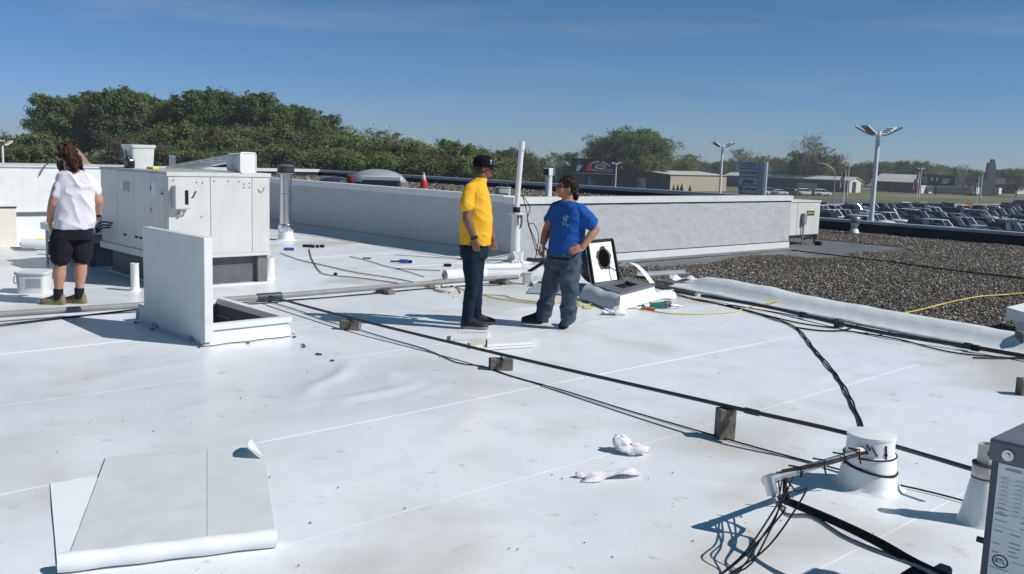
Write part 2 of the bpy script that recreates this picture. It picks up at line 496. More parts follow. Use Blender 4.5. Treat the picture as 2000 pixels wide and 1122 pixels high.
# the building below
bld = empty('building', P(6, 12, -5.2), 'low flat roofed building under the white and gravel roofs', 'building')
MB().bsn(-16, 28.6, -8, 34, -5.2, -0.62).build('wall', M['cream'], bld)

# ================================================================== gravel roof and its parapet
GZ = -0.20
gr = MB().add([P(8.1, -8, GZ), P(28.9, -8, GZ), P(28.9, 34, GZ), P(8.1, 34, GZ)], [(0, 1, 2, 3)])
tag(gr.build('gravel_roof', M['gravelbase']), 'flat roof bed under the grey gravel', None, None, 'structure')
def stones(name, n, fs, zbase, smin, smax, seed, label):
    rs = np.random.RandomState(seed)
    S, Nn = fs(rs, n)
    n = len(S)
    base = np.array([(1, 0, 0), (-.5, .87, 0), (-.5, -.87, 0), (.1, .0, 1), (-.1, .1, -.6)], float)
    tri = np.array([(0, 1, 3), (1, 2, 3), (2, 0, 3), (1, 0, 4), (2, 1, 4), (0, 2, 4)])
    sz = rs.uniform(smin, smax, n)*(1+.5*rs.rand(n)**4)
    Q = base[None]*(1+.35*rs.randn(n, 5, 1)).clip(.5, 1.6)
    Q = Q*np.stack([sz, sz*rs.uniform(.6, 1, n), sz*rs.uniform(.45, .8, n)], -1)[:, None, :]
    a = rs.rand(n)*6.283; tl = rs.randn(n)*.45
    ca, sa = np.cos(a)[:, None], np.sin(a)[:, None]; ct, st = np.cos(tl)[:, None], np.sin(tl)[:, None]
    x, y, z = Q[..., 0], Q[..., 1], Q[..., 2]
    y, z = y*ct-z*st, y*st+z*ct
    x, y = x*ca-y*sa, x*sa+y*ca
    X = (S*E2.x+Nn*E1.x)[:, None]+x; Y = (S*E2.y+Nn*E1.y)[:, None]+y
    Z = zbase + 0.03*(vnoise(S*1.1, Nn*1.1)-.5)[:, None] + z + (sz*.15+rs.rand(n)*.02)[:, None]
    V = np.stack([X, Y, Z], -1).reshape(-1, 3)
    F = (np.arange(n)[:, None, None]*5+tri[None]).reshape(-1, 3)
    org = V.mean(0); org[2] = zbase
    me = np_mesh(name, V-org, F)
    me.materials.append(M['stones'])
    o = link(name, me, None, Vector(org))
    return tag(o, label, 'gravel', None, 'stuff')
def fs_low(rs, n):
    # denser towards the roofers, all inside the gravel field
    u_ = rs.rand(n)
    S = 10.6 + (28.55-10.6)*(u_**1.25)
    Nn = rs.uniform(2.2, 17.5, n)
    ok = (S > np.interp(Nn, [-8, 3.45, 8.2, 12.3], [8.2, 10.75, 11.6, 11.8])) & (Nn < 12.0+np.where(S > 20.9, 9, 0))
    # bare dark membrane beside the raised wall and under the small unit
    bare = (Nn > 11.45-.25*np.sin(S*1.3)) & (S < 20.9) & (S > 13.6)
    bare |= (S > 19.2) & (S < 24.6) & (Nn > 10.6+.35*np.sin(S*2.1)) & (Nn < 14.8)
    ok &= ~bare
    return S[ok], Nn[ok]
stones('gravel', 210000, fs_low, GZ+.004, .013, .027, 3, 'grey brown gravel ballast spread over the lower flat roof')
# bare grey membrane beside the wall
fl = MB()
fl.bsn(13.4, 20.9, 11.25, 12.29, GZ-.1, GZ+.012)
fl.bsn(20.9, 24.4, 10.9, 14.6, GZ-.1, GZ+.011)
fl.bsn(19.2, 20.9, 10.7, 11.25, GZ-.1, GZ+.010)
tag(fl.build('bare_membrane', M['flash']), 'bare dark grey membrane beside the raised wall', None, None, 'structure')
par = empty('parapet', P(28.95, 5, GZ), 'dark navy parapet with pale metal coping behind the gravel roof', 'parapet')
MB().bsn(28.85, 29.15, -8, 34, GZ-.3, 0.10).build('inner_face', M['parapet'], par)
def joint_bars(s0, s1, na, nb, z0, z1, L, parent, m, along='n'):
    k = na
    while k < nb-.01:
        e = min(k+L, nb)
        if along == 'n': MB().bsn(s0, s1, k+.004, e-.004, z0, z1).build('coping_length', m, parent)
        else: MB().bsn(k+.004, e-.004, s0, s1, z0, z1).build('coping_length', m, parent)
        k = e
joint_bars(28.80, 29.22, -8, 34, .10, .185, 3.0, par, M['coping'])

# ================================================================== the raised roof block
RS0, RS1, RN0, RN1 = 11.564, 20.93, 12.304, 34.0
rb = empty('raised_roof', P(16, 20, 0), 'raised flat roof block with textured pale walls and white trim', 'roof section')
MB().bsn(RS0, RS1, RN0, RN1, -0.5, 0.74).build('core', M['wall_tex'], rb)
# textured faces (real relief, finely undulating)
def relief(p0, p1, z0, z1, nrm, amp, ns_, nz_, m, name):
    t = np.linspace(0, 1, ns_+1); zz = np.linspace(z0, z1, nz_+1)
    T, Z = np.meshgrid(t, zz)
    L_ = (p1-p0).length
    D = amp*(vnoise(T*L_*5+3, Z*9+7)-.5) + amp*.7*(vnoise(T*L_*13+9, Z*19+2)-.5)
    X = p0.x+(p1.x-p0.x)*T+nrm.x*D; Y = p0.y+(p1.y-p0.y)*T+nrm.y*D
    V = np.stack([X, Y, Z], -1).reshape(-1, 3)
    idx = np.arange(V.shape[0]).reshape(T.shape)
    F = np.stack([idx[:-1, :-1], idx[:-1, 1:], idx[1:, 1:], idx[1:, :-1]], -1).reshape(-1, 4)
    me = np_mesh(name, V-np.array(rb.location), F)
    me.polygons.foreach_set('use_smooth', [True]*len(me.polygons))
    me.materials.append(m)
    return link(name, me, rb)
relief(P(RS0+.0, RN0-.012), P(RS1, RN0-.012), -.02, 1.01, -E1, .008, 240, 34, M['wall_tex'], 'wall_face')
relief(P(RS0-.012, RN1), P(RS0-.012, RN0), -.02, 1.03, -E2, .004, 300, 20, M['wall_tex'], 'wall_face')
MB().bsn(RS0-.012, RS1, RN0-.010, RN0+.2, .7, 1.0).build('upstand', M['wall_tex'], rb)
MB().bsn(RS0-.010, RS0+.2, RN0+.2, RN1, .7, 1.02).build('upstand', M['wall_tex'], rb)
# white cap trim in lengths, base band, dark strips painting the shade in the reveals
k = RS0-.05
while k < RS1:
    e = min(k+3.05, RS1+.03)
    MB().bsn(k, e-.005, RN0-.05, RN0+.22, 1.005, 1.125).build('cap_trim', M['white'], rb); k = e
k = RN0+.22
while k < RN1:
    e = min(k+3.05, RN1)
    MB().bsn(RS0-.05, RS0+.22, k+.005, e, 1.025, 1.142).build('cap_trim', M['white'], rb); k = e
MB().bsn(RS0-.012, RS1+.01, RN0-.019, RN0+.1, .985, 1.004).build('reveal_shade', M['dark'], rb)
MB().bsn(RS0+.5, RS1+.012, RN0-.024, RN0+.1, -.012, .006).build('reveal_shade', M['dark'], rb)
k = RS0+1.2
while k < RS1:
    e = min(k+3.05, RS1+.015)
    MB().bsn(k, e-.004, RN0-.035, RN0+.1, -.158, -.013).build('base_band', M['white'], rb); k = e
# sloped grey base flashing below the band
bf = MB().add([P(RS0+1.2, RN0-.03, -.155), P(RS1+.02, RN0-.03, -.155), P(RS1+.02, RN0-.26, GZ+.02), P(RS0+1.2, RN0-.30, GZ+.03), P(RS0+1.2, RN0-.03, GZ), P(RS1+.02, RN0-.03, GZ)],
              [(0, 3, 2, 1), (0, 4, 3), (1, 2, 5)])
bf.build('base_flashing', M['flash'], rb)
# membrane turned up against the shaded wall: sloping cant strip
cs_ = MB()
Nl = np.linspace(RN0-.3, 33, 120)
rings = []
for n_ in Nl:
    wv = .05*math.sin(n_*1.7)+.03*math.sin(n_*4.1)
    rings.append([P(RS0-.75+wv, n_, .006), P(RS0-.45, n_, .02+.01*math.sin(n_*3.3)), P(RS0-.20, n_, .035), P(RS0-.03, n_, .10+.012*math.sin(n_*2.2)), P(RS0-.014, n_, .115)])
cs_.loft(rings, closed=False, caps=False)
cs_.f = [f[::-1] for f in cs_.f]
cs_.build('turned_up_membrane', M['memb'], rb, smooth=60)
MB().bsn(RS0-.03, RS0-.013, RN0, RN1, .108, .122).build('termination_bar', M['greymetal'], rb)
# gravel on top, rear and side parapets
RGZ = 0.80
tg = MB().add([P(RS0+.2, RN0+.2, RGZ), P(RS1+.2, RN0+.2, RGZ), P(RS1+.2, RN1, RGZ), P(RS0+.2, RN1, RGZ)], [(0, 1, 2, 3)])
tg.build('gravel_bed', M['gravelbase'], rb)
def fs_top(rs, n):
    S = rs.uniform(RS0+.25, RS1-.05, n); Nn = RN0+.25 + (RN1-RN0-.3)*rs.rand(n)**1.2
    ok = S > 13.2
    return S[ok], Nn[ok]
stones('gravel', 45000, fs_top, RGZ+.004, .026, .05, 5, 'river gravel ballast on top of the raised roof block')
MB().bsn(RS1, RS1+.28, RN0+.15, RN1+.28, -.4, .985).build('rear_parapet', M['parapet'], rb)
joint_bars(RS1-.05, RS1+.34, RN0+.17, RN1+.34, .985, 1.075, 3.05, rb, M['coping'])
MB().bsn(-14, RS1, RN1, RN1+.28, -.4, .985).build('side_parapet', M['parapet'], rb)
joint_bars(RN1-.05, RN1+.34, -14, RS1-.05, .985, 1.10, 3.05, rb, M['white'], along='s')
# right end face of the block
MB().bsn(RS1, RS1+.02, RN0, RN0+.15, -.3, 1.0).build('end_wall', M['wall_tex'], rb)

# ================================================================== rooftop equipment
UZ = Vector((0, 0, 1))
Msn = Matrix.Rotation(ROT, 3, 'Z')
# ---- large white rooftop unit with the switch box
u = empty('rooftop_unit', P(5.69, 12.8, 0), 'big white rooftop air unit on a dark curb with pails on its top', 'air unit')
UA, UB, UN0, UN1, UZ0, UZ1 = 4.98, 6.40, 11.69, 13.98, .42, 1.475
MB().bsn(UA+.012, UB-.012, UN0+.012, UN1-.012, UZ0+.02, UZ1-.01).build('cabinet', M['hvac'], u)
lid = MB(); lid.bsn(UA-.015, UB+.015, UN0-.015, UN1+.015, UZ1, UZ1+.03); lid.build('top_cover', M['hvac_lid'], u)
MB().bsn(UA-.017, UB+.017, UN0-.017, UN0-.013, UZ1-.02, UZ1+.031).build('top_flange', M['hvac'], u)
for a, b in ((4.985, 5.545), (5.551, 6.135), (6.141, 6.40)):
    MB().rbox(P((a+b)/2, UN0+.004, (UZ0+UZ1)/2+.01), (b-a, .02, UZ1-UZ0-.02), Msn, .004, 1).build('front_panel', M['hvac'], u)
for a, b in ((11.70, 12.195), (12.203, 12.775), (12.783, 13.36), (13.37, 13.97)):
    MB().rbox(P(UA+.004, (a+b)/2, (UZ0+UZ1)/2+.01), (.02, b-a, UZ1-UZ0-.02), Msn, .004, 1).build('side_panel', M['hvac'], u)
# inner access door outline on the first side panel
dr = MB(); dr.bsn(UA-.012, UA-.006, 11.76, 12.185, .62, 1.40); dr.build('access_door', M['hvac'], u)
for z_ in (.72, 1.0, 1.28): MB().bsn(UA-.018, UA-.006, 12.184, 12.196, z_-.03, z_+.03).build('hinge', M['dark'], u)
MB().bsn(UA-.016, UA-.012, 12.02, 12.14, 1.20, 1.36).build('notice', M['paleprint'], u)
MB().bsn(UA-.020, UA-.012, 11.79, 11.86, 1.215, 1.235).build('latch', M['dark'], u)
MB().bsn(UA-.020, UA-.012, 11.79, 11.86, 1.26, 1.275).build('latch', M['greyprint'], u)
MB().bsn(UA-.010, UA-.007, 12.92, 13.12, 1.20, 1.335).build('rating_plate', M['greyprint'], u)
MB().bsn(UA-.010, UA-.007, 13.15, 13.23, 1.22, 1.32).build('rating_plate', M['paleprint'], u)
for n_ in (12.55, 12.70, 13.1): MB().rbox(P(UA-.012, n_, .60), (.02, .08, .028), Msn, .005, 1).build('latch', M['dark'], u)
# base rail and curb
MB().bsn(UA-.01, UB+.01, UN0-.008, UN0+.06, UZ0-.03, UZ0+.02).build('base_rail', M['hvac'], u)
MB().bsn(UA-.03, UA+.05, UN0+.06, UN1+.02, UZ0-.07, UZ0+.02).build('base_rail', M['hvac'], u)
MB().bsn(UA+.10, UB-.16, UN0+.10, UN1-.1, -.02, UZ0-.03).build('curb', M['darkcurb'], u)
MB().bsn(UB-.16, UB-.02, UN0+.03, UN1-.1, -.02, UZ0-.031).build('curb_post', M['flash'], u)
MB().bsn(UA+.06, UB-.0, UN0+.01, UN1, -.01, .02).build('curb_skirt', M['memb'], u)
# disconnect switch box
db = MB(); db.rbox(P(5.135, UN0-.06, 1.19), (.21, .11, .30), Msn, .008, 1)
dbo = db.build('switch_box', M['hvac'], u)
MB().bsn(5.155, 5.20, UN0-.119, UN0-.113, 1.10, 1.28).build('window', M['black'], dbo)
MB().tube([P(5.24, UN0-.06, 1.18), P(5.265, UN0-.10, 1.19), P(5.30, UN0-.115, 1.27)], .011, 6).build('handle', M['dark'], dbo)
MB().tube([P(5.13, UN0-.05, 1.04), P(5.13, UN0-.05, .98), P(5.10, UN0+.01, .95)], .02, 8).build('conduit', M['pvc_old'], dbo)
for (a, b) in ((5.6, 1.395), (5.8, 1.395), (5.95, 1.39), (6.02, 1.31), (6.02, 1.36), (6.10, 1.315), (6.1, 1.37), (5.36, 1.38), (5.44, 1.37), (5.42, .93), (5.05, 1.40)):
    MB().ell(P(a, UN0-.008, b), (.009, .009, .009), None, 6, 4).build('screw', M['dark'], u)
hk = [P(6.27+.045*math.cos(t), UN0-.012, 1.30+.045*math.sin(t)) for t in np.linspace(3.3, 6.6, 9)]
MB().tube(hk, .006, 5).build('hook', M['greymetal'], u)
# intake hood on the shaded side, far end
hd = MB()
hd.add([P(UA, 13.15, .95), P(UA, 14.05, .95), P(4.52, 14.05, .74), P(4.52, 13.15, .74), P(UA, 13.15, .62), P(UA, 14.05, .62), P(4.52, 14.05, .66), P(4.52, 13.15, .66)],
       [(0, 3, 2, 1), (4, 5, 6, 7), (2, 3, 7, 6), (0, 4, 7, 3), (1, 2, 6, 5)])
# ---- pieces standing beside it
hh = empty('intake_hood', P(4.75, 14.9, 0), 'white sloped intake hood on a thin leg behind the man in shorts', 'vent hood')
q0, q1 = 14.35, 15.35
hd = MB().add([P(5.35, q0, .78), P(5.35, q1, .78), P(4.55, q1, .62), P(4.55, q0, .62), P(5.35, q0, .48), P(5.35, q1, .48), P(4.55, q1, .52), P(4.55, q0, .52)],
       [(0, 1, 2, 3), (7, 6, 5, 4), (3, 2, 6, 7), (0, 3, 7, 4), (1, 5, 6, 2), (0, 4, 5, 1)])
hd.build('hood', M['white'], hh)
MB().bsn(4.62, 5.30, q0+.06, q1-.06, .36, .485).build('filter_box', M['greymetal'], hh)
MB().tube([P(4.62, q0+.06, .0), P(4.62, q0+.06, .50)], .02, 8).build('leg', M['pvc'], hh)
MB().tube([P(4.62, q1-.06, .0), P(4.62, q1-.06, .50)], .02, 8).build('leg', M['pvc'], hh)
MB().bsn(4.95, 5.5, q0+.1, q1, -.01, .36).build('curb', M['darkcurb'], hh)
wl = MB()
for k in range(3):
    wl.tube(spline([P(4.97, 13.55+.05*k, .72-.03*k), P(4.86, 13.62+.04*k, .74-.05*k), P(4.80, 13.72, .66-.04*k), P(4.90, 13.85, .60)], .03), .010, 6)
tag(wl.build('refrigerant_lines', M['black']), 'short black insulated pipes looping from the big unit', 'pipe')

# ---- pails and things on the unit's top
TZ = UZ1+.03
def square_pail(name, c, wd, h, label, rot=0, lidded=True, lie=None, group=None, prints=1):
    o = empty(name, c, label, 'pail', group)
    Mr = Matrix.Rotation(rot, 3, 'Z')
    if lie: Mr = Mr @ lie
    c = Vector(c)
    def rr(w_, z, k=5):
        pts = []
        rad = w_*.16
        for qx, qy, a0 in ((1, 1, 0), (-1, 1, 90), (-1, -1, 180), (1, -1, 270)):
            for j in range(k):
                a = R(a0+90*j/(k-1))
                pts.append(Vector((qx*(w_/2-rad)+rad*math.cos(a), qy*(w_/2-rad)+rad*math.sin(a), z)))
        return [c + Mr @ p for p in pts]
    MB().loft([rr(wd*.86, 0), rr(wd*.88, .01), rr(wd*.97, h*.86), rr(wd*1.03, h*.865), rr(wd*1.03, h*.90)]).build('body', M['white'], o, smooth=30)
    if lidded:
        MB().loft([rr(wd*1.05, h*.90), rr(wd*1.06, h*.93), rr(wd*1.06, h*.985), rr(wd*1.0, h), rr(wd*.95, h), rr(wd*.94, h*.975)]).build('lid', M['white'], o, smooth=30)
    hp = [c + Mr @ Vector((wd*.53*math.cos(t), -wd*.05+0*t, h*.80)) for t in (0,)]
    arc = [c + Mr @ Vector((-wd*.50-.05*math.sin(t)*.6, wd*.42*math.cos(t), h*.80-wd*.30*math.sin(t))) for t in np.linspace(0, math.pi, 12)]
    MB().tube(arc, .006, 5).build('handle', M['greymetal'], o)
    return o, Mr
b1, mr_ = square_pail('plastic_pail', P(5.36, 13.55, TZ), .36, .33, 'white lidded pail with grey sticker standing on the big unit', ROT)
MB().add([Vector(P(5.36, 13.55, TZ)) + mr_ @ Vector(q) for q in ((-.172, .10, .07), (-.172, -.02, .07), (-.182, -.02, .24), (-.182, .10, .24))], [(0, 1, 2, 3)]).build('sticker', M['greyprint'], b1)
b2, mr_ = square_pail('plastic_pail', P(6.02, 11.98, TZ+.135), .27, .30, 'white pail lying on its side on the big unit', ROT+.25, True, Matrix.Rotation(R(90), 3, 'X') @ Matrix.Rotation(R(0), 3, 'Z'))
rd = empty('jobsite_radio', P(5.12, 13.28, TZ), 'small black radio with antenna on the big unit', 'radio')
MB().rbox(P(5.12, 13.28, TZ+.065), (.10, .18, .13), Msn, .025, 2).build('case', M['blackgloss'], rd)
MB().tube([P(5.10, 13.33, TZ+.12), P(5.10, 13.34, TZ+.27)], .006, 5).build('antenna', M['dark'], rd)
MB().tube([P(5.12, 13.21, TZ+.13), P(5.12, 13.24, TZ+.17), P(5.12, 13.32, TZ+.17), P(5.12, 13.35, TZ+.13)], .01, 5).build('handle', M['dark'], rd)
yb = MB(); yb.rbox(P(5.30, 12.92, TZ+.018), (.09, .22, .036), Msn, .01, 1)
tag(yb.build('caulk_tube', M['yellowp']), 'yellow tube lying on the big unit beside the radio', 'tube')
vs_ = MB(); vs_.lathe([(.055, 0), (.055, .02), (.05, .02), (.05, .19), (.055, .19), (.055, .21), (.04, .21), (.04, .1)], P(6.05, 14.0, TZ-.02), 16)
tag(vs_.build('vent_stub', M['steel'], None, 40), 'short metal vent stub behind the white pail', 'vent')
ld = empty('ladder', P(6.3, 13.2, TZ), 'aluminium ladder section lying across the big unit', 'ladder')
La, Lb = P(5.75, 13.05, TZ+.02), P(7.35, 14.35, TZ+.20)
dl = (Lb-La).normalized(); cr_ = dl.cross(UZ).normalized()
for s_ in (-.19, .19):
    MB().tube([La+cr_*s_, Lb+cr_*s_], .028, 4).build('rail', M['alu'], ld)
for k in range(7):
    c_ = La.lerp(Lb, (k+.6)/7)
    MB().tube([c_-cr_*.19, c_+cr_*.19], .016, 6).build('rung', M['alu'], ld)
# its far end rests on a small curb
MB().bsn(7.1, 7.6, 14.1, 14.7, 0, .9)

# ---- roof hatch
h = empty('roof_hatch', P(4.25, 8.95, 0), 'open white roof hatch with its lid standing upright', 'roof hatch')
cu = MB()
for (a, b, c_, d) in ((HS0, HS1, HN0, HN0+.06), (HS0, HS1, HN1-.06, HN1), (HS0, HS0+.06, HN0+.06, HN1-.06), (HS1-.06, HS1, HN0+.06, HN1-.06)):
    cu.bsn(a, b, c_, d, -.02, .165)
cu.build('curb', M['white'], h)
rim = MB()
for (a, b, c_, d) in ((HS0+.01, HS1+.03, HN0-.03, HN0+.05), (HS0+.01, HS1+.03, HN1-.05, HN1+.03), (HS0+.01, HS0+.05, HN0+.05, HN1-.05), (HS1-.05, HS1+.03, HN0+.05, HN1-.05)):
    rim.bsn(a, b, c_, d, .135, .19)
rim.build('rim', M['white'], h)
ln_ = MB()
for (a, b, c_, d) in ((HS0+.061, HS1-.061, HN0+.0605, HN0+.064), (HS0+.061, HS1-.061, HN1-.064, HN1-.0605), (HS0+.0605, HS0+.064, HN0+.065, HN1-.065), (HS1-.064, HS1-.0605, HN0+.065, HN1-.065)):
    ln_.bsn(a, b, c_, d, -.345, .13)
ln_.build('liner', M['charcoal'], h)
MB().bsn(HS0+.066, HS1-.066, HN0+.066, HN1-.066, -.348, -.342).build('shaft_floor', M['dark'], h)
sk = MB()
for k, (a, b, dx, dy) in enumerate((((HS0-.02, HN0), (HS1+.02, HN0), 0, -1), ((HS1, HN0-.02), (HS1, HN1+.02), 1, 0), ((HS1+.02, HN1), (HS0-.02, HN1), 0, 1))):
    rg = []
    for t in np.linspace(0, 1, 14):
        s_ = a[0]+(b[0]-a[0])*t; n_ = a[1]+(b[1]-a[1])*t
        ww = .09+.012*math.sin(t*17+k)
        rg.append([P(s_+dx*ww, n_+dy*ww, .013), P(s_+dx*.03, n_+dy*.03, .022+.006*math.sin(t*23)), P(s_+dx*.006, n_+dy*.006, .12)])
    sk.loft(rg, closed=False, caps=False)
sk.build('membrane_skirt', M['memb_white'], h, smooth=60)
lm = MB(); lm.rbox(P(HS0+.028, 8.82, .525), (.085, 1.40, .97), Msn, .008, 2)
lo = lm.build('lid', M['white'], h)
MB().bsn(HS0+.0705, HS0+.074, 8.2, 9.40, .14, .95).build('lid_liner', M['paleprint'], lo)
for n_ in (8.35, 9.2): MB().bsn(HS0-.020, HS0+.012, n_, n_+.10, .02, .06).build('hinge', M['galv'], h)
# fasteners left lying round the hatch
for i, (x, y) in enumerate(((484, 670), (575, 658), (592, 673), (594, 677), (625, 692), (649, 704), (390, 677), (620, 691), (265, 630), (297, 643))):
    c_ = gp(x, y, .012)
    o = MB().lathe([(.010, -.006), (.018, -.004), (.020, .002), (.010, .005), (.004, .006)], c_, 10).build('fastener_plate', M['dark'])
    tag(o, 'small round dark fastener plate lying near the roof hatch', 'fastener', 'fastener plates by the hatch')

# ---- big white unit behind the man in shorts
wu = empty('rooftop_unit', P(5.5, 19.6, 0), 'long white rooftop unit behind the man in shorts', 'air unit')
MB().rbox(P(4.9, 19.7, .965), (6.2, 2.2, .83), Msn, .01, 1).build('cabinet', M['white'], wu)
MB().bsn(1.85, 7.95, 18.68, 20.7, .47, .552).build('rail', M['greymetal'], wu)
MB().bsn(4.98, 7.95, 18.58, 20.7, -.02, .468).build('base', M['white'], wu)
MB().bsn(1.80, 8.02, 18.57, 20.82, 1.375, 1.395).build('top_cover', M['white'], wu)
for s_ in (3.2, 4.75, 6.3): MB().bsn(s_, s_+.008, 18.594, 18.60, .58, 1.37).build('panel_joint', M['greymetal'], wu)
cb = empty('cream_cabinet', P(4.2, 18.3, 0), 'cream cabinet against the long white unit', 'cabinet')
MB().rbox(P(4.05, 18.35, .34), (1.86, .48, .70), Msn, .01, 1).build('body', M['cream'], cb)
MB().bsn(3.1, 4.985, 18.10, 18.112, .66, .69).build('trim', M['dark'], cb)
MB().tube([P(5.52, 18.57, 1.22), P(5.60, 18.52, 1.40), P(5.66, 18.52, 1.44)], .01, 5).build('hook', M['dark'], wu)

# ---- rolls of membrane
def roll(name, a, b, r_, label, core=True, wrap=None, group=None, m='memb_white', label_patch=None):
    a = Vector(a); b = Vector(b)
    o = empty(name, (a+b)/2-Vector((0, 0, r_)), label, 'membrane roll', group)
    d = (b-a).normalized()
    ax = d.cross(UZ).normalized()
    rings = []
    n = 26
    for t in (0, .01, .99, 1):
        k = r_*(1 if 0 < t < 1 else .985)
        rings.append([a.lerp(b, t) + (ax*math.cos(2*math.pi*j/n)+UZ*math.sin(2*math.pi*j/n))*k*(1+.012*math.sin(j*2.0)) for j in range(n)])
    MB().loft(rings).build('roll', M[m], o, smooth=50)
    # spiral ends and core
    for e, s_ in ((a, -1), (b, 1)):
        for k in range(1, 4):
            rr_ = r_*(.94-.16*k)
            ring = [e + d*s_*(.004*k) + (ax*math.cos(t)+UZ*math.sin(t))*rr_ for t in np.linspace(0, 2*math.pi, 18)]
            MB().tube(ring, r_*.035, 4, False).build('spiral_edge', M['memb'], o)
        MB().tube([e-d*s_*.02, e+d*s_*.035], [r_*.36]*2, 14).build('core', M['card'], o)
        MB().tube([e+d*s_*.0, e+d*s_*.036], [r_*.27]*2, 14).build('core_hole', M['dark'], o)
    if label_patch:
        t0, t1, a0, a1, mm = label_patch
        rg = []
        for t in (t0, t1):
            rg.append([a.lerp(b, t)+(ax*math.cos(k)+UZ*math.sin(k))*(r_*1.016+.001) for k in np.linspace(a0, a1, 8)])
        MB().loft(rg, closed=False, caps=False).build('label_print', M[mm], o)
    return o
ra = gp(862, 549); 
roll('membrane_roll', ra+Vector((.05, .0, .085)), ra+Vector((.05, 0, .085))+E2*.62+Vector((.12, 0, 0)), .085, 'white membrane roll with cardboard core beside the yellow shirted man')
ra = gp(38, 489)
roll('membrane_roll', ra+Vector((0, .1, .095)), ra+Vector((.72, .22, .095)), .095, 'white membrane roll with yellow label by the cream cabinet', label_patch=(.35, .62, 1.0, 1.9, 'yellowp'))
st = MB()
for k in range(3):
    a = gp(20+4*k, 484+2*k, .02); st.tube([a, a+Vector((.35, .05, 0))], .014, 6)
tag(st.build('pipe_offcuts', M['galv']), 'metal pipe offcuts by the roll with yellow label', 'pipe')
ra = gp(975, 531)
roll('membrane_roll', ra+Vector((-.45, .05, .05)), ra+Vector((.35, .45, .05)), .05, 'slim white membrane roll lying at the foot of the standing pipe')
tb = empty('tool_bag', gp(108, 500), 'black tool bag on the roof behind the man in shorts', 'bag')
c_ = gp(108, 500)
MB().rbox(c_+Vector((0, .1, .13)), (.34, .20, .26), None, .05, 2, .8).build('bag', M['black'], tb)
MB().tube([c_+Vector((-.1, .1, .25)), c_+Vector((-.05, .1, .34)), c_+Vector((.05, .1, .34)), c_+Vector((.1, .1, .25))], .012, 6).build('handle', M['black'], tb)

# ---- square pail near the man in shorts
pc = gp(68, 571)
b3, mr_ = square_pail('plastic_pail', pc, .36, .27, 'white square pail with grey print on the roof by the shaded boots', R(12))
for k in range(4):
    MB().add([pc + mr_ @ Vector((x_, -.184*.86-.012*(z_/.2)-.006, z_)) for x_, z_ in ((-.05, .17-.03*k), (.12, .17-.03*k), (.12, .185-.03*k), (-.05, .185-.03*k))], [(0, 1, 2, 3)]).build('print_line', M['greyprint'], b3)

# ---- small vent pipe
c_ = gp(264, 568)
o = MB().lathe([(.075, 0), (.058, .02), (.052, .06), (.05, .33), (.053, .335), (.053, .35), (.042, .35), (.042, .25)], c_, 18).build('vent_pipe', M['pvc'], None, 40)
tag(o, 'short white plastic vent pipe between big unit and hatch', 'vent pipe')
c_ = P(6.62, 12.1)
o = MB().lathe([(.09, 0), (.075, .02), (.07, .3), (.073, .31), (.06, .31), (.06, .2)], c_, 18).build('vent_pipe', M['pvc'], None, 40)
tag(o, 'short white vent pipe at the corner of the big unit curb', 'vent pipe')

# ---- metal flue
fc = Vector((-4.66, 19.2, 0))
fo = empty('flue', fc, 'shiny metal flue pipe with dark rain cap before the shaded wall', 'flue')
MB().lathe([(.24, .004), (.165, .03), (.15, .12), (.145, .20), (.13, .20)], fc, 22).build('boot', M['memb_white'], fo, 50)
MB().lathe([(.15, .19), (.165, .22), (.15, .33), (.125, .34)], fc, 22).build('collar', M['steel'], fo, 50)
MB().lathe([(.12, .33), (.12, .93), (.127, .935), (.127, .955), (.12, .96), (.12, 1.36)], fc, 24).build('pipe', M['steel'], fo, 50)
MB().lathe([(.12, 1.34), (.19, 1.36), (.20, 1.375), (.13, 1.38)], fc, 24).build('storm_collar', M['galv'], fo, 50)
MB().lathe([(.15, 1.38), (.17, 1.39), (.17, 1.49), (.15, 1.5)], fc, 24).build('cap_band', M['dark'], fo, 50)
MB().lathe([(.17, 1.49), (.185, 1.505), (.16, 1.535), (.08, 1.55), (.01, 1.553)], fc, 24).build('cap', M['charcoal'], fo, 50)

# ---- standing white pipe at the wall corner
pc = Vector((.035, 16.45, 0))
po = empty('standing_pipe', pc, 'tall white plastic pipe standing at the corner of the raised wall', 'pipe')
MB().lathe([(.30, .004), (.16, .03), (.12, .09), (.11, .16), (.10, .16)], pc, 20).build('boot', M['memb_white'], po, 50)
MB().lathe([(.080, .1), (.080, .84), (.07, .84)], pc, 20).build('sleeve', M['pvc'], po, 50)
MB().lathe([(.135, .84), (.14, .85), (.14, .87), (.135, .88)], pc, 20).build('flange', M['pvc_old'], po, 50)
MB().lathe([(.062, .88), (.064, .885), (.064, .97), (.058, .975)], pc, 18).build('coupling', M['black'], po, 50)
ptop = pc+Vector((.055, 0, 2.10))
MB().tube([pc+Vector((0, 0, .95)), pc+Vector((.02, 0, 1.4)), ptop], .047, 16).build('pipe', M['pvc'], po, 50)
MB().tube([ptop-Vector((.004, 0, .14)), ptop+Vector((0, 0, .01))], .053, 16).build('socket', M['pvc'], po, 50)
MB().tube([pc+Vector((.09, -.02, .86)), pc+Vector((.10, -.03, .70)), pc+Vector((.08, -.05, .62))], .016, 6).build('strap', M['wood'], po)
MB().tube([pc+Vector((.03, -.09, .86)), pc+Vector((.04, -.10, .66))], .014, 6).build('strap', M['flash'], po)
rg_ = MB()
for k in range(4):
    rg_.tube(spline([pc+Vector((-.03+.05*k, -.14, .20)), pc+Vector((.02+.03*k, -.20, .09)), pc+Vector((-.05+.06*k, -.24, .02))], .03), [.03]*20 if False else .03, 6)
tag(rg_.build('rag_bundle', M['rag']), 'twisted white rags round the foot of the standing pipe', 'rag')
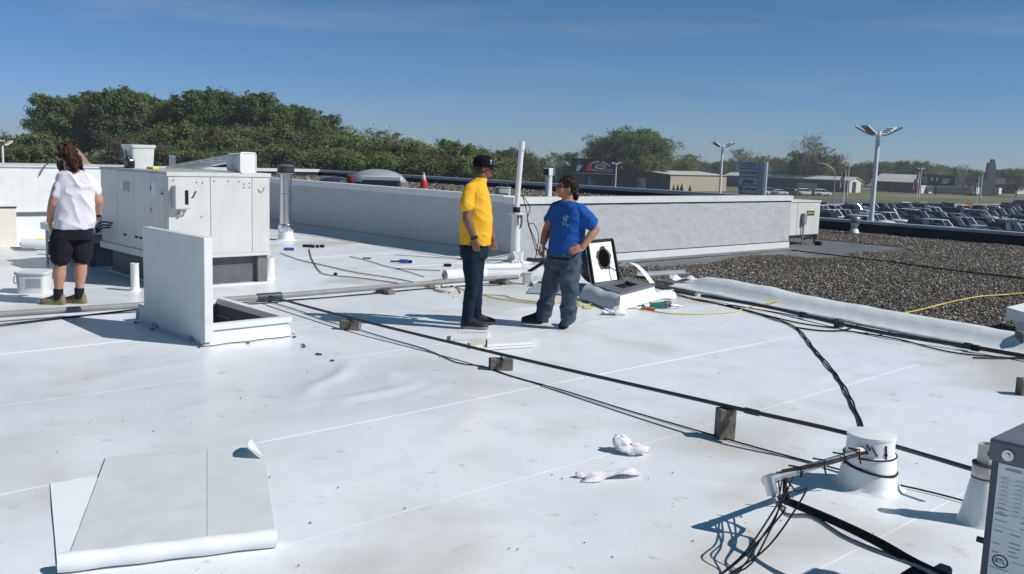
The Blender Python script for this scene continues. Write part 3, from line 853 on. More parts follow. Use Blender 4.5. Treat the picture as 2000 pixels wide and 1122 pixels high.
# cables hanging from the raised edge beside that pipe
for k, pts in enumerate(([(1020, 380), (1028, 410), (1033, 440), (1045, 470), (1052, 495)], [(1020, 383), (1035, 405), (1030, 430), (1040, 465), (1050, 500)], [(1031, 440), (1042, 437), (1052, 462), (1048, 492), (1043, 515)])):
    cb_ = MB().tube(spline([at(x, y, 16.72) for x, y in pts], .05), .008, 5)
    tag(cb_.build('hanging_cable', M['black']), ['thin black cable hanging down the lit wall beside the pipe', 'second thin cable looping down the lit wall beside the pipe', 'short cable strand near the blue shirted man\'s hand'][k], 'cable')

# ---- long grey gas pipe with tee, branch pipe and supports
gpz = .085
gpo = empty('gas_pipe', P(3, 10.2, 0), 'long grey gas pipe lying low across the white roof', 'gas pipe')
MB().tube([P(-9, 10.72, gpz), P(-3, 10.6, gpz), P(2.66, 10.36, gpz), P(5.5, 10.07, gpz), P(8.3, 10.08, gpz), P(9.5, 9.97, gpz)], .034, 12).build('pipe', M['grey_pipe'], gpo, 50)
MB().tube([P(5.36, 10.09, gpz), P(5.66, 10.065, gpz)], .048, 12).build('tee', M['dark'], gpo, 50)
for s_ in (-5.5, -1.2, 2.1, 7.2, 9.2):
    n_ = float(np.interp(s_, [-9, -3, 2.66, 5.5, 8.3, 9.5], [10.72, 10.6, 10.36, 10.07, 10.08, 9.97]))
    bo = MB().rbox(P(s_, n_, .028), (.12, .30, .056), Msn, .008, 1).build('support_block', M['wood'])
    tag(bo, 'flat wooden block under the long grey pipe', 'block', 'blocks under the grey pipe')
br = empty('branch_pipe', P(5.4, 6, 0), 'thin dark pipe on wood blocks running from the grey pipe toward the cylinder', 'pipe')
bp_ = [P(5.50, 10.05, .095), P(5.385, 8.14, .122), P(5.42, 5.86, .135), P(5.275, 3.47, .222), P(5.37, 2.63, .212), P(5.28, 1.88, .212)]
MB().tube(spline(bp_, .2), .0145, 10).build('pipe', M['dark'], br, 50)
for t, l_ in ((bp_[3].lerp(bp_[4], .22), .05),):
    d_ = (bp_[4]-bp_[3]).normalized()
    MB().tube([t-d_*l_, t+d_*l_], .021, 10).build('coupling', M['black'], br, 50)
def lying_block(p, ang, label, L_=.20, hgt=.10):
    o = empty('support_block', (p.x, p.y, 0), label, 'block')
    Mr = Matrix.Rotation(ang, 3, 'Z')
    MB().rbox(Vector((p.x, p.y, hgt/2)), (L_, .10, hgt), Mr, .006, 1).build('timber', M['wood'], o)
    MB().box(Vector((p.x, p.y, hgt/2)) + Mr @ Vector((-L_/2-.003, 0, 0)), (.006, .092, hgt*.92), Mr).build('end_paint', M['black'], o)
    arc = [Vector((p.x, p.y, 0)) + Mr @ Vector((0, .052*math.cos(t), .03+(hgt-.012)*math.sin(t))) for t in np.linspace(0.0, math.pi, 9)]
    MB().tube(arc, .006, 5).build('strap', M['dark'], o)
lying_block(bp_[1], R(-4), 'lying timber block with black end under the branch pipe near the hatch')
lying_block(bp_[2], R(6), 'lying timber block with black end under the branch pipe near the folded sheets')
p3 = bp_[3]
o = empty('support_block', (p3.x, p3.y, 0), 'upright weathered timber post holding up the branch pipe', 'block')
MB().rbox(Vector((p3.x, p3.y, .102)), (.115, .10, .205), Matrix.Rotation(R(8), 3, 'Z'), .006, 1).build('post', M['wood'], o)
MB().box(Vector((p3.x+.02, p3.y-.004, .207)), (.05, .09, .006), Matrix.Rotation(R(8), 3, 'Z')).build('strap', M['dark'], o)

# ---- cables lying on the roof
def cable(px, r_, m, label, name='cable', zl=None, cat='cable', wig=.0):
    pts = []
    rnd = random.Random(len(label)+len(px))
    for i, q in enumerate(px):
        z = q[2] if len(q) > 2 else 0
        p = gp(q[0], q[1], z + r_ + .006)
        pts.append(p)
    sp_ = spline(pts, .07)
    if wig: sp_ = [q+Vector((wig*math.sin(k*.9)+wig*.6*math.sin(k*.37), wig*.5*math.cos(k*.7), 0)) for k, q in enumerate(sp_)]
    mb = MB().tube(sp_, r_, 6)
    return tag(mb.build(name, M[m], None, 60), label, cat)
cable([(-60, 645), (0, 637), (130, 621), (272, 605), (400, 598), (480, 591), (587, 585), (730, 574), (830, 564), (910, 559), (980, 557)], .007, 'black', 'thin black cable running along the grey pipe')
cable([(-60, 642), (0, 634), (200, 612), (400, 588), (480, 586), (522, 589), (587, 608), (630, 625), (690, 641), (760, 662), (830, 682), (895, 709), (945, 716), (1000, 735), (1100, 763), (1220, 800), (1340, 835), (1420, 858), (1520, 886), (1600, 907), (1680, 928), (1745, 945), (1820, 962), (1900, 983)], .0055, 'black', 'thin black cable crossing the roof beside the branch pipe')
cable([(547, 494), (585, 508), (630, 518), (692, 532), (745, 540), (780, 546), (812, 553), (850, 566), (880, 572)], .008, 'cordbrown', 'olive extension cord curving from the big unit to the tangle', 'extension_cord', cat='cord')
cable([(604, 486), (608, 503), (618, 522), (628, 533), (640, 537), (655, 539), (700, 543), (760, 551), (800, 557), (850, 560)], .008, 'cordbrown', 'olive extension cord from the black plugs by the shaded wall', 'extension_cord', cat='cord')
cable([(683, 501), (720, 510), (765, 523), (815, 527), (860, 529)], .007, 'cordbrown', 'short grey cord behind the membrane roll', 'extension_cord', cat='cord')
cable([(770, 524), (800, 532), (828, 541)], .006, 'black', 'short dark cord end near the shaded wall', 'extension_cord', cat='cord')
cable([(815, 560), (840, 558), (862, 552), (870, 545), (862, 560), (850, 566), (870, 572), (890, 560), (900, 574), (885, 580)], .008, 'cordwhite', 'tangled pale extension cord beside the yellow shirted man', 'extension_cord', cat='cord')
cable([(880, 558), (905, 566), (930, 574), (955, 576), (985, 578), (1003, 584), (1030, 588), (1062, 592), (1085, 590), (1135, 590)], .008, 'yellow', 'yellow cord passing between the two talking men', 'extension_cord', cat='cord')
cable([(940, 575), (965, 582), (1010, 589), (1060, 594), (1090, 592), (1120, 593)], .007, 'cordwhite', 'pale cord twin beside the yellow cord', 'extension_cord', cat='cord')
cable([(1125, 592), (1135, 598), (1150, 596), (1160, 600), (1145, 603), (1140, 598), (1165, 592), (1182, 594), (1205, 600), (1255, 605), (1300, 612), (1350, 614), (1380, 613), (1430, 610), (1452, 604), (1480, 596)], .007, 'yellow', 'yellow brown cord running past the green heat gun', 'extension_cord', cat='cord')
cable([(1125, 588), (1160, 590), (1185, 594), (1230, 596), (1258, 598), (1268, 602), (1272, 592), (1262, 588), (1256, 594), (1262, 603), (1280, 604)], .006, 'black', 'black power cord looping to the green heat gun', 'power_cord', cat='cord')
cable([(1300, 560), (1320, 575), (1345, 582), (1400, 593), (1440, 602), (1500, 618), (1555, 640), (1590, 680), (1640, 740), (1672, 800), (1692, 853)], .0075, 'black', 'thick black cable bundle snaking to the white cylinder', 'cable_bundle', wig=.004)
cable([(1305, 563), (1350, 584), (1420, 598), (1500, 621), (1552, 641), (1588, 682), (1637, 742), (1668, 800), (1687, 853)], .006, 'black', 'black cable lying against the thick bundle', 'cable_bundle', wig=-.004)
cable([(1420, 596), (1470, 603), (1530, 613), (1580, 622), (1640, 628)], .007, 'black', 'black wire between bundle and silver film', 'wire')
cable([(1440, 601), (1500, 617), (1560, 631), (1620, 640), (1635, 641)], .008, 'black', 'black wire from the bundle to the small bracket', 'wire')
cable([(1555, 640), (1600, 646), (1640, 646), (1665, 640), (1690, 628), (1715, 613, .10), (1740, 603, .12)], .009, 'black', 'black wires crossing up over the silver film', 'wire')
cable([(1640, 645), (1700, 653), (1760, 664), (1820, 680), (1870, 690), (1930, 696), (2040, 704)], .008, 'black', 'long black wire along the foot of the silver film', 'wire')
cable([(1690, 650), (1715, 655), (1740, 647), (1765, 641), (1790, 648), (1830, 666), (1880, 680), (1940, 682)], .006, 'black', 'loose black wire loop near the white vent box', 'wire')
cable([(1900, 699), (1960, 700), (2020, 697)], .008, 'black', 'short black wire end beyond the silver film', 'wire')
# cables on the gravel
cable([(1545, 489, GZ+.03), (1640, 500, GZ+.03), (1740, 512, GZ+.03), (1850, 527, GZ+.03), (2020, 546, GZ+.03)], .014, 'black', 'black cable crossing the gravel roof', 'cable')
cable([(1480, 597), (1520, 588, .06), (1560, 581, .10), (1580, 582, .02), (1660, 605, .0), (1720, 618, -.05), (1790, 607, GZ+.03), (1850, 592, GZ+.03), (1910, 580, GZ+.03), (1960, 576, GZ+.03), (2030, 570, GZ+.03)], .010, 'yellow', 'yellow cord trailing over the gravel', 'extension_cord', cat='cord')

# ---- tools and plugs
c_ = gp(612, 484)
pb = MB()
for k in range(5): pb.rbox(c_+Vector((-.16+.08*k, .04*math.sin(k*2), .03)), (.09, .05, .05), Matrix.Rotation(k*.7, 3, 'Z'), .01, 1)
tag(pb.build('plug_cluster', M['black']), 'cluster of black plugs at the end of olive cord', 'plug')
c_ = gp(564, 490)
tag(MB().tube([c_+Vector((-.09, 0, .03)), c_+Vector((.09, .02, .03))], .026, 10).build('tape_roll', M['blue']), 'blue tube by the metal flue', 'tube')
c_ = gp(786, 515)
t_ = empty('cordless_tool', c_, 'blue and black power tool lying by the shaded wall', 'tool')
MB().rbox(c_+Vector((.02, 0, .04)), (.16, .06, .06), None, .015, 1).build('motor', M['blue'], t_)
MB().rbox(c_+Vector((.12, .01, .035)), (.09, .05, .05), None, .012, 1).build('grip', M['black'], t_)
MB().tube([c_+Vector((-.20, 0, .03)), c_+Vector((-.06, 0, .035))], .015, 6).build('nozzle', M['dark'], t_)
c_ = gp(717, 506); tag(MB().rbox(c_+Vector((0, 0, .012)), (.14, .03, .02), Matrix.Rotation(.2, 3, 'Z'), .005, 1).build('pry_bar', M['dark']), 'small dark bar lying by the shaded wall', 'tool')
for i, (x, y, lb) in enumerate(((655, 539, 'black plug joint midway along the olive cord'), (874, 521, 'black battery pack behind the membrane roll'))):
    c_ = gp(x, y); tag(MB().rbox(c_+Vector((0, 0, .025)), (.05 if i == 0 else .13, .05, .045), None, .01, 1).build('plug' if i == 0 else 'battery_pack', M['black']), lb, 'plug' if i == 0 else 'battery')
c_ = gp(973, 556)
o = empty('support_block', c_, 'dark timber block between the talking men', 'block')
MB().rbox(c_+Vector((0, .06, .045)), (.26, .12, .09), Matrix.Rotation(R(8), 3, 'Z'), .008, 1).build('timber', M['wood'], o)
MB().rbox(c_+Vector((0, -.004, .045)), (.20, .012, .07), Matrix.Rotation(R(8), 3, 'Z'), .003, 1).build('face', M['dark'], o)
c_ = gp(1290, 604)
hg = empty('heat_gun', c_, 'green heat gun lying on the roof near the fan curb', 'heat gun')
MB().tube([c_+Vector((-.13, 0, .045)), c_+Vector((-.05, .01, .048)), c_+Vector((.05, .03, .055))], [.03, .036, .040], 12).build('body', M['green'], hg, 50)
MB().tube([c_+Vector((.05, .03, .055)), c_+Vector((.13, .05, .06))], [.046, .043], 12).build('motor_cover', M['charcoal'], hg, 50)
MB().tube([c_+Vector((.13, .05, .05)), c_+Vector((.27, .09, .03))], [.017, .017], 8).build('nozzle', M['steel'], hg, 50)
c_ = gp(1265, 607)
tag(MB().rbox(c_+Vector((0, 0, .018)), (.18, .03, .03), Matrix.Rotation(-.25, 3, 'Z'), .008, 1).build('seam_roller', M['red']), 'reddish hand roller beside the green heat gun', 'tool')
c_ = gp(1182, 594); 
cl_ = MB()
for k in range(3): cl_.tube([c_+Vector((.09*math.cos(t)*(1-.1*k), .05*math.sin(t), .02+.012*k)) for t in np.linspace(0, 6.28, 16)], .009, 5)
tag(cl_.build('cord_coil', M['black']), 'small coil of black cord behind the blue shirted man', 'cord')
# scraps
def scrap(px, py, wd, dp, hgt, label, seed, m='memb_white', rot=0, name='membrane_scrap', cat='scrap'):
    rs = np.random.RandomState(seed)
    c_ = gp(px, py)
    n = 12
    V = []; F = []
    ca, sa = math.cos(rot), math.sin(rot)
    for i in range(n+1):
        for j in range(n+1):
            x = (i/n-.5)*wd*(1+.12*math.sin(j*.8+seed)); y = (j/n-.5)*dp*(1+.15*math.sin(i*.9+seed))
            z = .008 + hgt*max(0, vnoise(i*.38+seed, j*.38+seed*2)-.3)*1.5
            V.append((c_.x+x*ca-y*sa, c_.y+x*sa+y*ca, z))
    for i in range(n):
        for j in range(n):
            a = i*(n+1)+j; F.append((a, a+n+1, a+n+2, a+1))
    o = MB().add(V, F).build(name, M[m], None, 60)
    md = o.modifiers.new('thick', 'SOLIDIFY'); md.thickness = .004
    return tag(o, label, cat)
scrap(1198, 616, .28, .12, .07, 'small curled white scrap in front of the fan curb', 2)
scrap(1270, 560+20, .62, .40, .10, 'crumpled white membrane before the fan curb', 5)
scrap(1340, 548, .5, .5, .08, 'crumpled silver sheet behind the fan curb', 8, 'silver')
scrap(1072, 560, .5, .4, .10, 'loose white membrane offcut between the men\'s legs', 11)

# folded white sheets beside the yellow shirted man's shoes
fs_o = empty('folded_sheets', gp(955, 662), 'folded white membrane sheets lying at the yellow shirted man\'s feet', 'membrane sheets')
def flatsheet(pxs, z, thick, name, m, parent):
    top = [gp(x, y, z) for x, y in pxs]
    mb = MB().add([t for t in top]+[t-Vector((0, 0, thick)) for t in top], [tuple(range(len(top)-1, -1, -1)), tuple(range(len(top), 2*len(top)))]+[(i, len(top)+i, len(top)+(i+1) % len(top), (i+1) % len(top)) for i in range(len(top))])
    # orientation depends on the winding of the outline: recalculate
    o = mb.build(name, m, parent)
    bm = bmesh.new(); bm.from_mesh(o.data); bmesh.ops.recalc_face_normals(bm, faces=bm.faces); bm.to_mesh(o.data); bm.free()
    return o
flatsheet([(876, 655), (900, 644), (955, 648), (1041, 656), (1043, 676), (945, 682), (880, 664)], .020, .012, 'lower_sheet', M['memb_white'], fs_o)
flatsheet([(882, 652), (955, 651), (950, 662), (880, 661)], .045, .022, 'upper_sheet', M['memb_white'], fs_o)
flatsheet([(952, 659), (1038, 655), (1042, 668), (952, 673)], .05, .026, 'fold', M['memb_white'], fs_o)
flatsheet([(915, 668), (948, 661), (951, 672), (920, 676)], .035, .014, 'inner_fold', M['cream'], fs_o)
tx = MB()
Mt = frame(gp(921, 650.5, .0465), E2*.25+Vector((1, .05, 0)), Vector((-.15, 1, 0)))
flatsheet([(896, 646), (955, 647), (953, 655), (893, 655)], .030, .010, 'printed_flap', M['memb'], fs_o)
for k in range(9):
    a = gp(902+5.5*k, 650, .0315); MB().box(a, (.018, .05, .002)).build('print_mark', M['greyprint'], fs_o)

# ---- tipped exhaust fan and its curb
fb = empty('fan_curb', gp(1215, 575), 'low roof curb with open hole and torn membrane under the tipped fan', 'roof curb')
A_, B_, C_, D_ = gp(1160, 556, .2), gp(1213, 571, .2), gp(1278, 556, .2), gp(1226, 541, .2)
B_ = A_ + (C_-D_)
cen = (A_+B_+C_+D_)/4
def quadring(k, z, dx=0):
    return [Vector((cen.x+(q.x-cen.x)*k, cen.y+(q.y-cen.y)*k, z)) for q in (A_, B_, C_, D_)]
MB().loft([quadring(1.30, .008), quadring(1.08, .06), quadring(1.0, .18)], True, False).build('membrane_wrap', M['memb_white'], fb)
rimm = MB(); r0_, r1_ = quadring(1.02, .20), quadring(.48, .20)
r0b, r1b = quadring(1.02, .17), quadring(.48, .17)
rimm.add(r0_+r1_+r0b+r1b, [(i, (i+1) % 4, 4+(i+1) % 4, 4+i) for i in range(4)]+[(i, 8+i, 8+(i+1) % 4, (i+1) % 4) for i in range(4)]+[(4+i, 4+(i+1) % 4, 12+(i+1) % 4, 12+i) for i in range(4)])
rimm.build('rim', M['flash'], fb)
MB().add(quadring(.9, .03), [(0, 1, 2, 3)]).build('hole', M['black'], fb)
flap = MB()
for k, (a, b) in enumerate(((A_, B_),)):
    o_ = Vector(((a+b)/2-cen)); o_.z = 0; o_.normalize()
    rg = []
    for t in np.linspace(-.25, 1.05, 14):
        q = a.lerp(b, t)
        rg.append([q+Vector((0, 0, -.01)), q+o_*.10+Vector((0, 0, -.03+.015*math.sin(t*9))), q+o_*.20+Vector((0, 0, -.10+.02*math.sin(t*7))), q+o_*.24+Vector((0, 0, -.185))])
    flap.loft(rg, False, False)
fo_ = flap.build('flap', M['memb'], fb, smooth=60)
ef = empty('exhaust_fan', gp(1180, 560, .2), 'exhaust fan tipped on edge showing dirty white underside with black hole', 'exhaust fan')
pTL, pTR, pBR, pBL = at(1146, 474, 12.95), at(1195, 469, 13.25), at(1211, 546, 13.0), at(1158, 553, 12.55)
pBR = pBL + (pTR-pTL)
xx = (pTR-pTL).normalized(); yy = (pTL-pBL).normalized(); zz = xx.cross(yy).normalized()
if zz.y > 0: zz = -zz
back = -zz
pw, ph = (pTR-pTL).length, (pTL-pBL).length
pc_ = (pTL+pTR+pBL+pBR)/4
MB().add([pTL, pTR, pBR, pBL]+[q+back*.05 for q in (pTL, pTR, pBR, pBL)], [(0, 3, 2, 1), (4, 5, 6, 7), (0, 1, 5, 4), (1, 2, 6, 5), (2, 3, 7, 6), (3, 0, 4, 7)]).build('base_plate', M['white'], ef)
fr_ = MB()
for a, b in ((pTL, pTR), (pTR, pBR), (pBL, pTL)):
    fr_.tube([a+zz*.006, b+zz*.006], .026, 4)
fr_.build('frame', M['black'], ef)
di = MB(); nn_ = 30
def disc(rad, off, jit, name, m):
    ring = [pc_ + xx*(pw*.06) + yy*(ph*.06) + zz*off + (xx*math.cos(t)*.80+yy*math.sin(t)*1.15)*rad*(1+jit*math.sin(5*t+rad*40)+jit*.6*math.sin(11*t)) for t in np.linspace(0, 2*math.pi, nn_, endpoint=False)]
    cc = sum(ring, Vector())/len(ring)
    MB().add(ring+[cc], [(i, (i+1) % nn_, nn_) for i in range(nn_)]).build(name, m, ef)
M['soot'] = mat('soot', (0.085, 0.08, 0.075), 0.95, var=0.6, scale=14, spec=.05)
disc(.165, .004, .09, 'soot_ring', M['soot'])
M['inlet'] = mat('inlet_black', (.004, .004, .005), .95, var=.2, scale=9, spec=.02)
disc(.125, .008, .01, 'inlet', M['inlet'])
MB().tube([pc_+back*.05, pc_+back*.14, pc_+back*.30], [pw*.52, pw*.60, pw*.42], 20).build('housing', M['dark'], ef, 40)
MB().tube(spline([pc_+xx*.1-yy*.12+zz*.01, pc_+xx*.16-yy*.28+zz*.12, pc_+xx*.22-yy*.40+zz*.10], .05), .007, 5).build('wire', M['black'], ef)
# grey timbers and offcuts behind the blue shirted man
o = MB().tube([at(1030, 507, 15.6), at(1066, 511, 15.4)], .035, 5).build('pry_bar', M['dark']); tag(o, 'dark bar leaning near the standing pipe', 'tool')
o = MB().tube([gp(1032, 532, .02), at(1062, 513, 14.9)], .03, 5).build('pry_bar', M['black']); tag(o, 'black pole leaning toward the blue shirted man\'s hip', 'tool')
c_ = gp(1030, 558)
b4, mr_ = square_pail('plastic_pail', c_+Vector((0, .1, 0)), .15, .20, 'small white pail without lid beside the men', R(5), False)
o = empty('bent_flashing', gp(1075, 570), 'bent grey sheet metal piece behind the blue shirted man\'s legs', 'sheet metal')
MB().add([gp(1028, 572, .02), gp(1165, 578, .02), at(1160, 555, 13.2), at(1052, 548, 13.2)], [(0, 1, 2, 3)]).build('sheet', M['coping'], o)
o = empty('metal_offcut', gp(1300, 533, GZ), 'pale folded metal strip lying on the gravel by the wall', 'sheet metal')
a, b = gp(1255, 540, GZ+.06), gp(1350, 534, GZ+.06)
dd_ = (b-a).normalized(); cc_ = dd_.cross(UZ).normalized()
MB().add([a-cc_*.14+UZ*.0, b-cc_*.14, b, a, a-cc_*.14+UZ*.06, b-cc_*.14+UZ*.05], [(0, 1, 2, 3), (0, 4, 5, 1)]).build('strip', M['coping'], o)
MB().box((a+b)/2-Vector((0, 0, .03)), ((b-a).length*.9, .06, .05), Matrix.Rotation(math.atan2(dd_.y, dd_.x), 3, 'Z')).build('timber', M['wood'], o)
# white hoop of membrane beside the fan
hp = MB()
rg = []
for t in np.linspace(0, 1, 12):
    q = at(1207+70*t, 518+45*t-26*math.sin(math.pi*t)*(1-t*.5), 13.9-.2*t)
    rg.append([q, q+Vector((.10, .22, -.02))])
hp.loft(rg, False, False)
o = hp.build('membrane_curl', M['memb_white'], None, 60); tag(o, 'curled white membrane strip right of the tipped fan', 'scrap')

# ---- silver film over the step between the roofs
fe0, fe1 = P(11.25, 8.35), P(9.55, 1.2)
film = MB()
NR = 150
rings = []
for i in range(NR+1):
    t = i/NR
    n_ = 8.45+(1.9-8.45)*t
    s_ = s_edge(n_)
    a1_ = float(vnoise(n_*1.3+4, 2.0)); a2_ = float(vnoise(n_*4.1, 7.0)); a3_ = float(vnoise(n_*9.3, 4.0))
    hgt = (.165+.05*a1_+.012*(a2_-.5))*min(1, .35+t*9 if t < .08 else 1)
    cr_k = .016*max(0, math.sin(n_*23+3*a1_))*a3_
    prof = [(-.10, .010), (-.02, .022+.01*a2_), (.06, .045+.02*a2_+cr_k), (.13, hgt*.62-cr_k), (.20, hgt*.86+.01*a2_), (.29, hgt), (.38, hgt*.93), (.47, hgt*.62), (.55, hgt*.1-.02*a2_), (.62, GZ*.6), (.68, GZ+.02)]
    rings.append([P(s_+ds+.02*(a2_-.5), n_, z) for ds, z in prof])
film.loft(rings, closed=False, caps=False)
o = film.build('plastic_film', M['silver'], None, 80)
tag(o, 'long strip of crinkled silver film draped along the gravel edge', 'plastic film')
md = o.modifiers.new('thick', 'SOLIDIFY'); md.thickness = .004
# dark flashing running from film to fan
o = empty('loose_flashing', gp(1330, 570), 'loose grey metal flashing strip between fan curb and silver film', 'sheet metal')
a, b = gp(1270, 556, .03), gp(1360, 575, .03)
MB().tube([a, b], .03, 4).build('strip', M['flash'], o)
MB().tube([gp(1290, 548, .05), gp(1400, 566, .05)], .035, 4).build('edge', M['coping'], o)
# dark conduit along the film
cd = empty('roof_conduit', gp(1800, 668), 'dark conduit on small blocks along the foot of the silver film', 'conduit')
cpts = [gp(1370, 578, .05), gp(1500, 600, .05), (gp(1640, 633, .05)), gp(1750, 655, .05), gp(1860, 672, .05), gp(1985, 693, .05), gp(2100, 715, .05)]
MB().tube(spline(cpts, .3), .022, 10).build('conduit', M['dark'], cd, 50)
for i in (0.32, .55, .78):
    p_ = cpts[1].lerp(cpts[5], i)
for q in ((1568, 615), (1890, 676), (1905, 680)):
    c_ = gp(q[0], q[1], .05); MB().rbox(c_, (.09, .06, .06), Matrix.Rotation(R(-47), 3, 'Z'), .01, 1).build('coupling', M['black'], cd)
c_ = gp(1638, 640)
o = MB().rbox(c_+Vector((0, 0, .05)), (.09, .08, .10), Matrix.Rotation(.4, 3, 'Z'), .008, 1).build('bracket', M['dark']); tag(o, 'small dark bracket block holding wires at the silver film', 'bracket')
# white vent box at the right border and its grey post
c_ = gp(1985, 655, GZ)
wv = empty('vent_box', c_, 'white sheet metal vent box on the gravel edge beyond the film', 'vent')
vs, vn = sn(c_)
MB().bsn(vs-.05, vs+.55, vn-.75, vn+.0, GZ, GZ+.20).build('body', M['white'], wv)
MB().add([P(vs-.15, vn-.85, GZ+.20), P(vs+.65, vn-.85, GZ+.20), P(vs+.65, vn+.10, GZ+.36), P(vs-.15, vn+.10, GZ+.36), P(vs-.15, vn+.10, GZ+.20), P(vs+.65, vn+.10, GZ+.20)], [(0, 1, 2, 3), (0, 3, 4), (1, 5, 2), (3, 2, 5, 4), (0, 4, 5, 1)]).build('sloped_lid', M['memb_white'], wv)
c_ = gp(1992, 690)
o = MB().rbox(c_+Vector((.08, .05, .10)), (.18, .16, .22), None, .01, 1).build('junction_box', M['flash']); tag(o, 'grey junction box at the end of the silver film', 'box')
c_ = gp(1996, 774)
o = MB().rbox(c_+Vector((.05, .05, .07)), (.12, .10, .14), None, .006, 1).build('support_block', M['wood']); tag(o, 'weathered timber block beyond the upright post, alone on bare membrane', 'block')

# ---- small unit at the end of the raised wall
su = empty('rooftop_unit', P(22.6, 13.4, GZ), 'small cream air unit on a stand past the end of the raised wall', 'air unit')
SA, SB, SNA, SNB = 21.35, 23.20, 12.75, 14.2
MB().rbox(P((SA+SB)/2, (SNA+SNB)/2, .50), (SB-SA, SNB-SNA, .86), Msn, .01, 1).build('cabinet', M['hvac'], su)
MB().bsn(SA-.02, SB+.02, SNA-.02, SNB+.02, .93, .965).build('top_cover', M['white'], su)
MB().bsn(22.05, 22.06, SNA-.004, SNA+.01, .08, .92).build('panel_joint', M['greymetal'], su)
sb_ = MB().rbox(P(22.32, SNA-.05, .50), (.16, .10, .30), Msn, .03, 2).build('meter_box', M['greymetal'], su)
MB().tube([P(22.32, SNA-.05, .36), P(22.30, SNA-.05, -.18)], .022, 8).build('conduit', M['greymetal'], su)
pl_ = MB().bsn(22.52, 22.90, SNA-.010, SNA-.003, .58, .70).build('nameplate', M['blackprint'], su)
Mx = frame(P(22.71, SNA-.0115, .64), E2, UZ)
text_mb('LENNOX', .085, Mx, .001, None, 1.0).build('lettering', M['yellowp'], pl_)
for (s_, n_) in ((21.5, 12.8), (23.1, 12.8), (21.5, 14.1), (23.1, 14.1)):
    MB().tube([P(s_, n_, GZ), P(s_, n_, .10)], .025, 6).build('leg', M['dark'], su)
for z_ in (.0, .04): MB().tube([P(21.4, 12.8, z_), P(23.2, 12.8, z_)], .014, 6).build('rail', M['dark'], su)
MB().tube(spline([P(22.3, 12.7, -.05), P(22.7, 12.55, .06), P(23.0, 12.7, -.02)], .1), .02, 6).build('pipe', M['black'], su)
o = MB().rbox(P(22.7, 12.45, GZ+.06), (.16, .14, .12), Msn, .02, 1).build('rubber_block', M['black']); tag(o, 'black rubber block under the small cream unit', 'block')
# galvanised vent before the parapet
c_ = P(27.99, 14.17, GZ)
vo = empty('roof_vent', c_, 'short metal roof vent standing before the navy parapet', 'vent')
MB().lathe([(.24, 0), (.22, .03), (.20, .05)], c_, 18).build('base', M['dark'], vo)
MB().lathe([(.16, .04), (.11, .16), (.10, .17)], c_, 18).build('boot', M['pvc'], vo, 50)
MB().lathe([(.10, .16), (.10, .26), (.13, .28), (.13, .36)], c_, 18).build('pipe', M['alu'], vo, 50)
MB().lathe([(.15, .36), (.16, .37), (.16, .53), (.14, .55)], c_, 18).build('cap', M['galv'], vo, 50)

# ---- things on the raised roof
c_ = P(17.2, 24.55, RGZ)
dm = empty('dome_skylight', c_, 'grey domed skylight on the raised roof', 'skylight')
MB().lathe([(.95, 0), (.95, .16), (.90, .17)], c_, 28).build('curb', M['flash'], dm, 50)
MB().lathe([(.90, .16), (.86, .24), (.74, .36), (.55, .46), (.30, .52), (.02, .54)], c_, 32).build('dome', M['coping'], dm, 60)
c_ = P(15.6, 22.1, RGZ)
o = empty('carton', c_, 'long white carton lying on gravel before the domed skylight', 'carton')
Mr_ = Matrix.Rotation(R(-4), 3, 'Z')
MB().rbox(c_+Vector((0, 0, .33)), (1.15, .25, .11), Mr_, .01, 1).build('box', M['white'], o)
MB().rbox(c_+Vector((.0, .0, .14)), (1.05, .3, .26), Mr_, .01, 1).build('lower_box', M['dark'], o)
c_ = P(15.0, 22.75, RGZ)
o = empty('tool_case', c_, 'dark red and black tool case beside the white carton', 'tool case')
MB().rbox(c_+Vector((0, 0, .24)), (.22, .2, .34), None, .04, 1).build('case', M['soot'], o)
MB().rbox(c_+Vector((.05, -.1, .30)), (.10, .03, .14), None, .01, 1).build('front', M['red'], o)
c_ = P(15.2, 23.9, RGZ)
o = MB().ell(c_+Vector((0, 0, .12)), (.5, .3, .17), None, 16, 8).build('tarp', M['blue']); tag(o, 'crumpled dark blue tarp left of the domed skylight', 'tarp')
M['tarp'] = mat('tarp', (.02, .028, .075), .5, var=.4, scale=7, bump=.03, bscale=8); o.data.materials[0] = M['tarp']
c_ = P(17.3, 22.35, RGZ)
fx_ = empty('red_canister', c_, 'red canister with white top standing on the raised roof gravel', 'canister')
MB().lathe([(.10, 0), (.105, .02), (.10, .28), (.07, .32)], c_, 16).build('body', M['red'], fx_, 50)
MB().lathe([(.055, .31), (.055, .40), (.03, .42), (.03, .48), (.045, .5), (.0, .51)], c_, 12).build('nozzle', M['pvc'], fx_, 50)
c_ = P(15.35, 16.72, RGZ)
o, mr_ = square_pail('plastic_pail', c_, .34, .36, 'white open pail on the raised roof beside the standing pipe', R(10), False)
for dx in (-.07, .07): MB().ell(c_+Vector((dx, 0, .36)), (.06, .06, .05), None, 8, 5).build('contents', M['black'], o)
c_ = P(15.1, 17.2, RGZ)
o = MB().ell(c_+Vector((0, 0, .2)), (.16, .2, .24), None, 12, 8).build('tool_bag', M['black']); tag(o, 'black bag on the raised roof behind the yellow shirted man', 'bag')
c_ = P(14.6, 16.0, RGZ)
o = MB().rbox(c_+Vector((.05, 0, .13)), (.3, .2, .16), None, .03, 1).build('tool_case', M['dark']); tag(o, 'dark case on the raised roof right of the open pail', 'tool case')
c_ = P(14.88, 14.73, RGZ)
vp = empty('vent_pipe', c_, 'white vent pipe with square cap on the raised roof gravel', 'vent pipe')
MB().lathe([(.17, 0), (.14, .05), (.10, .08)], c_, 16).build('base', M['dark'], vp)
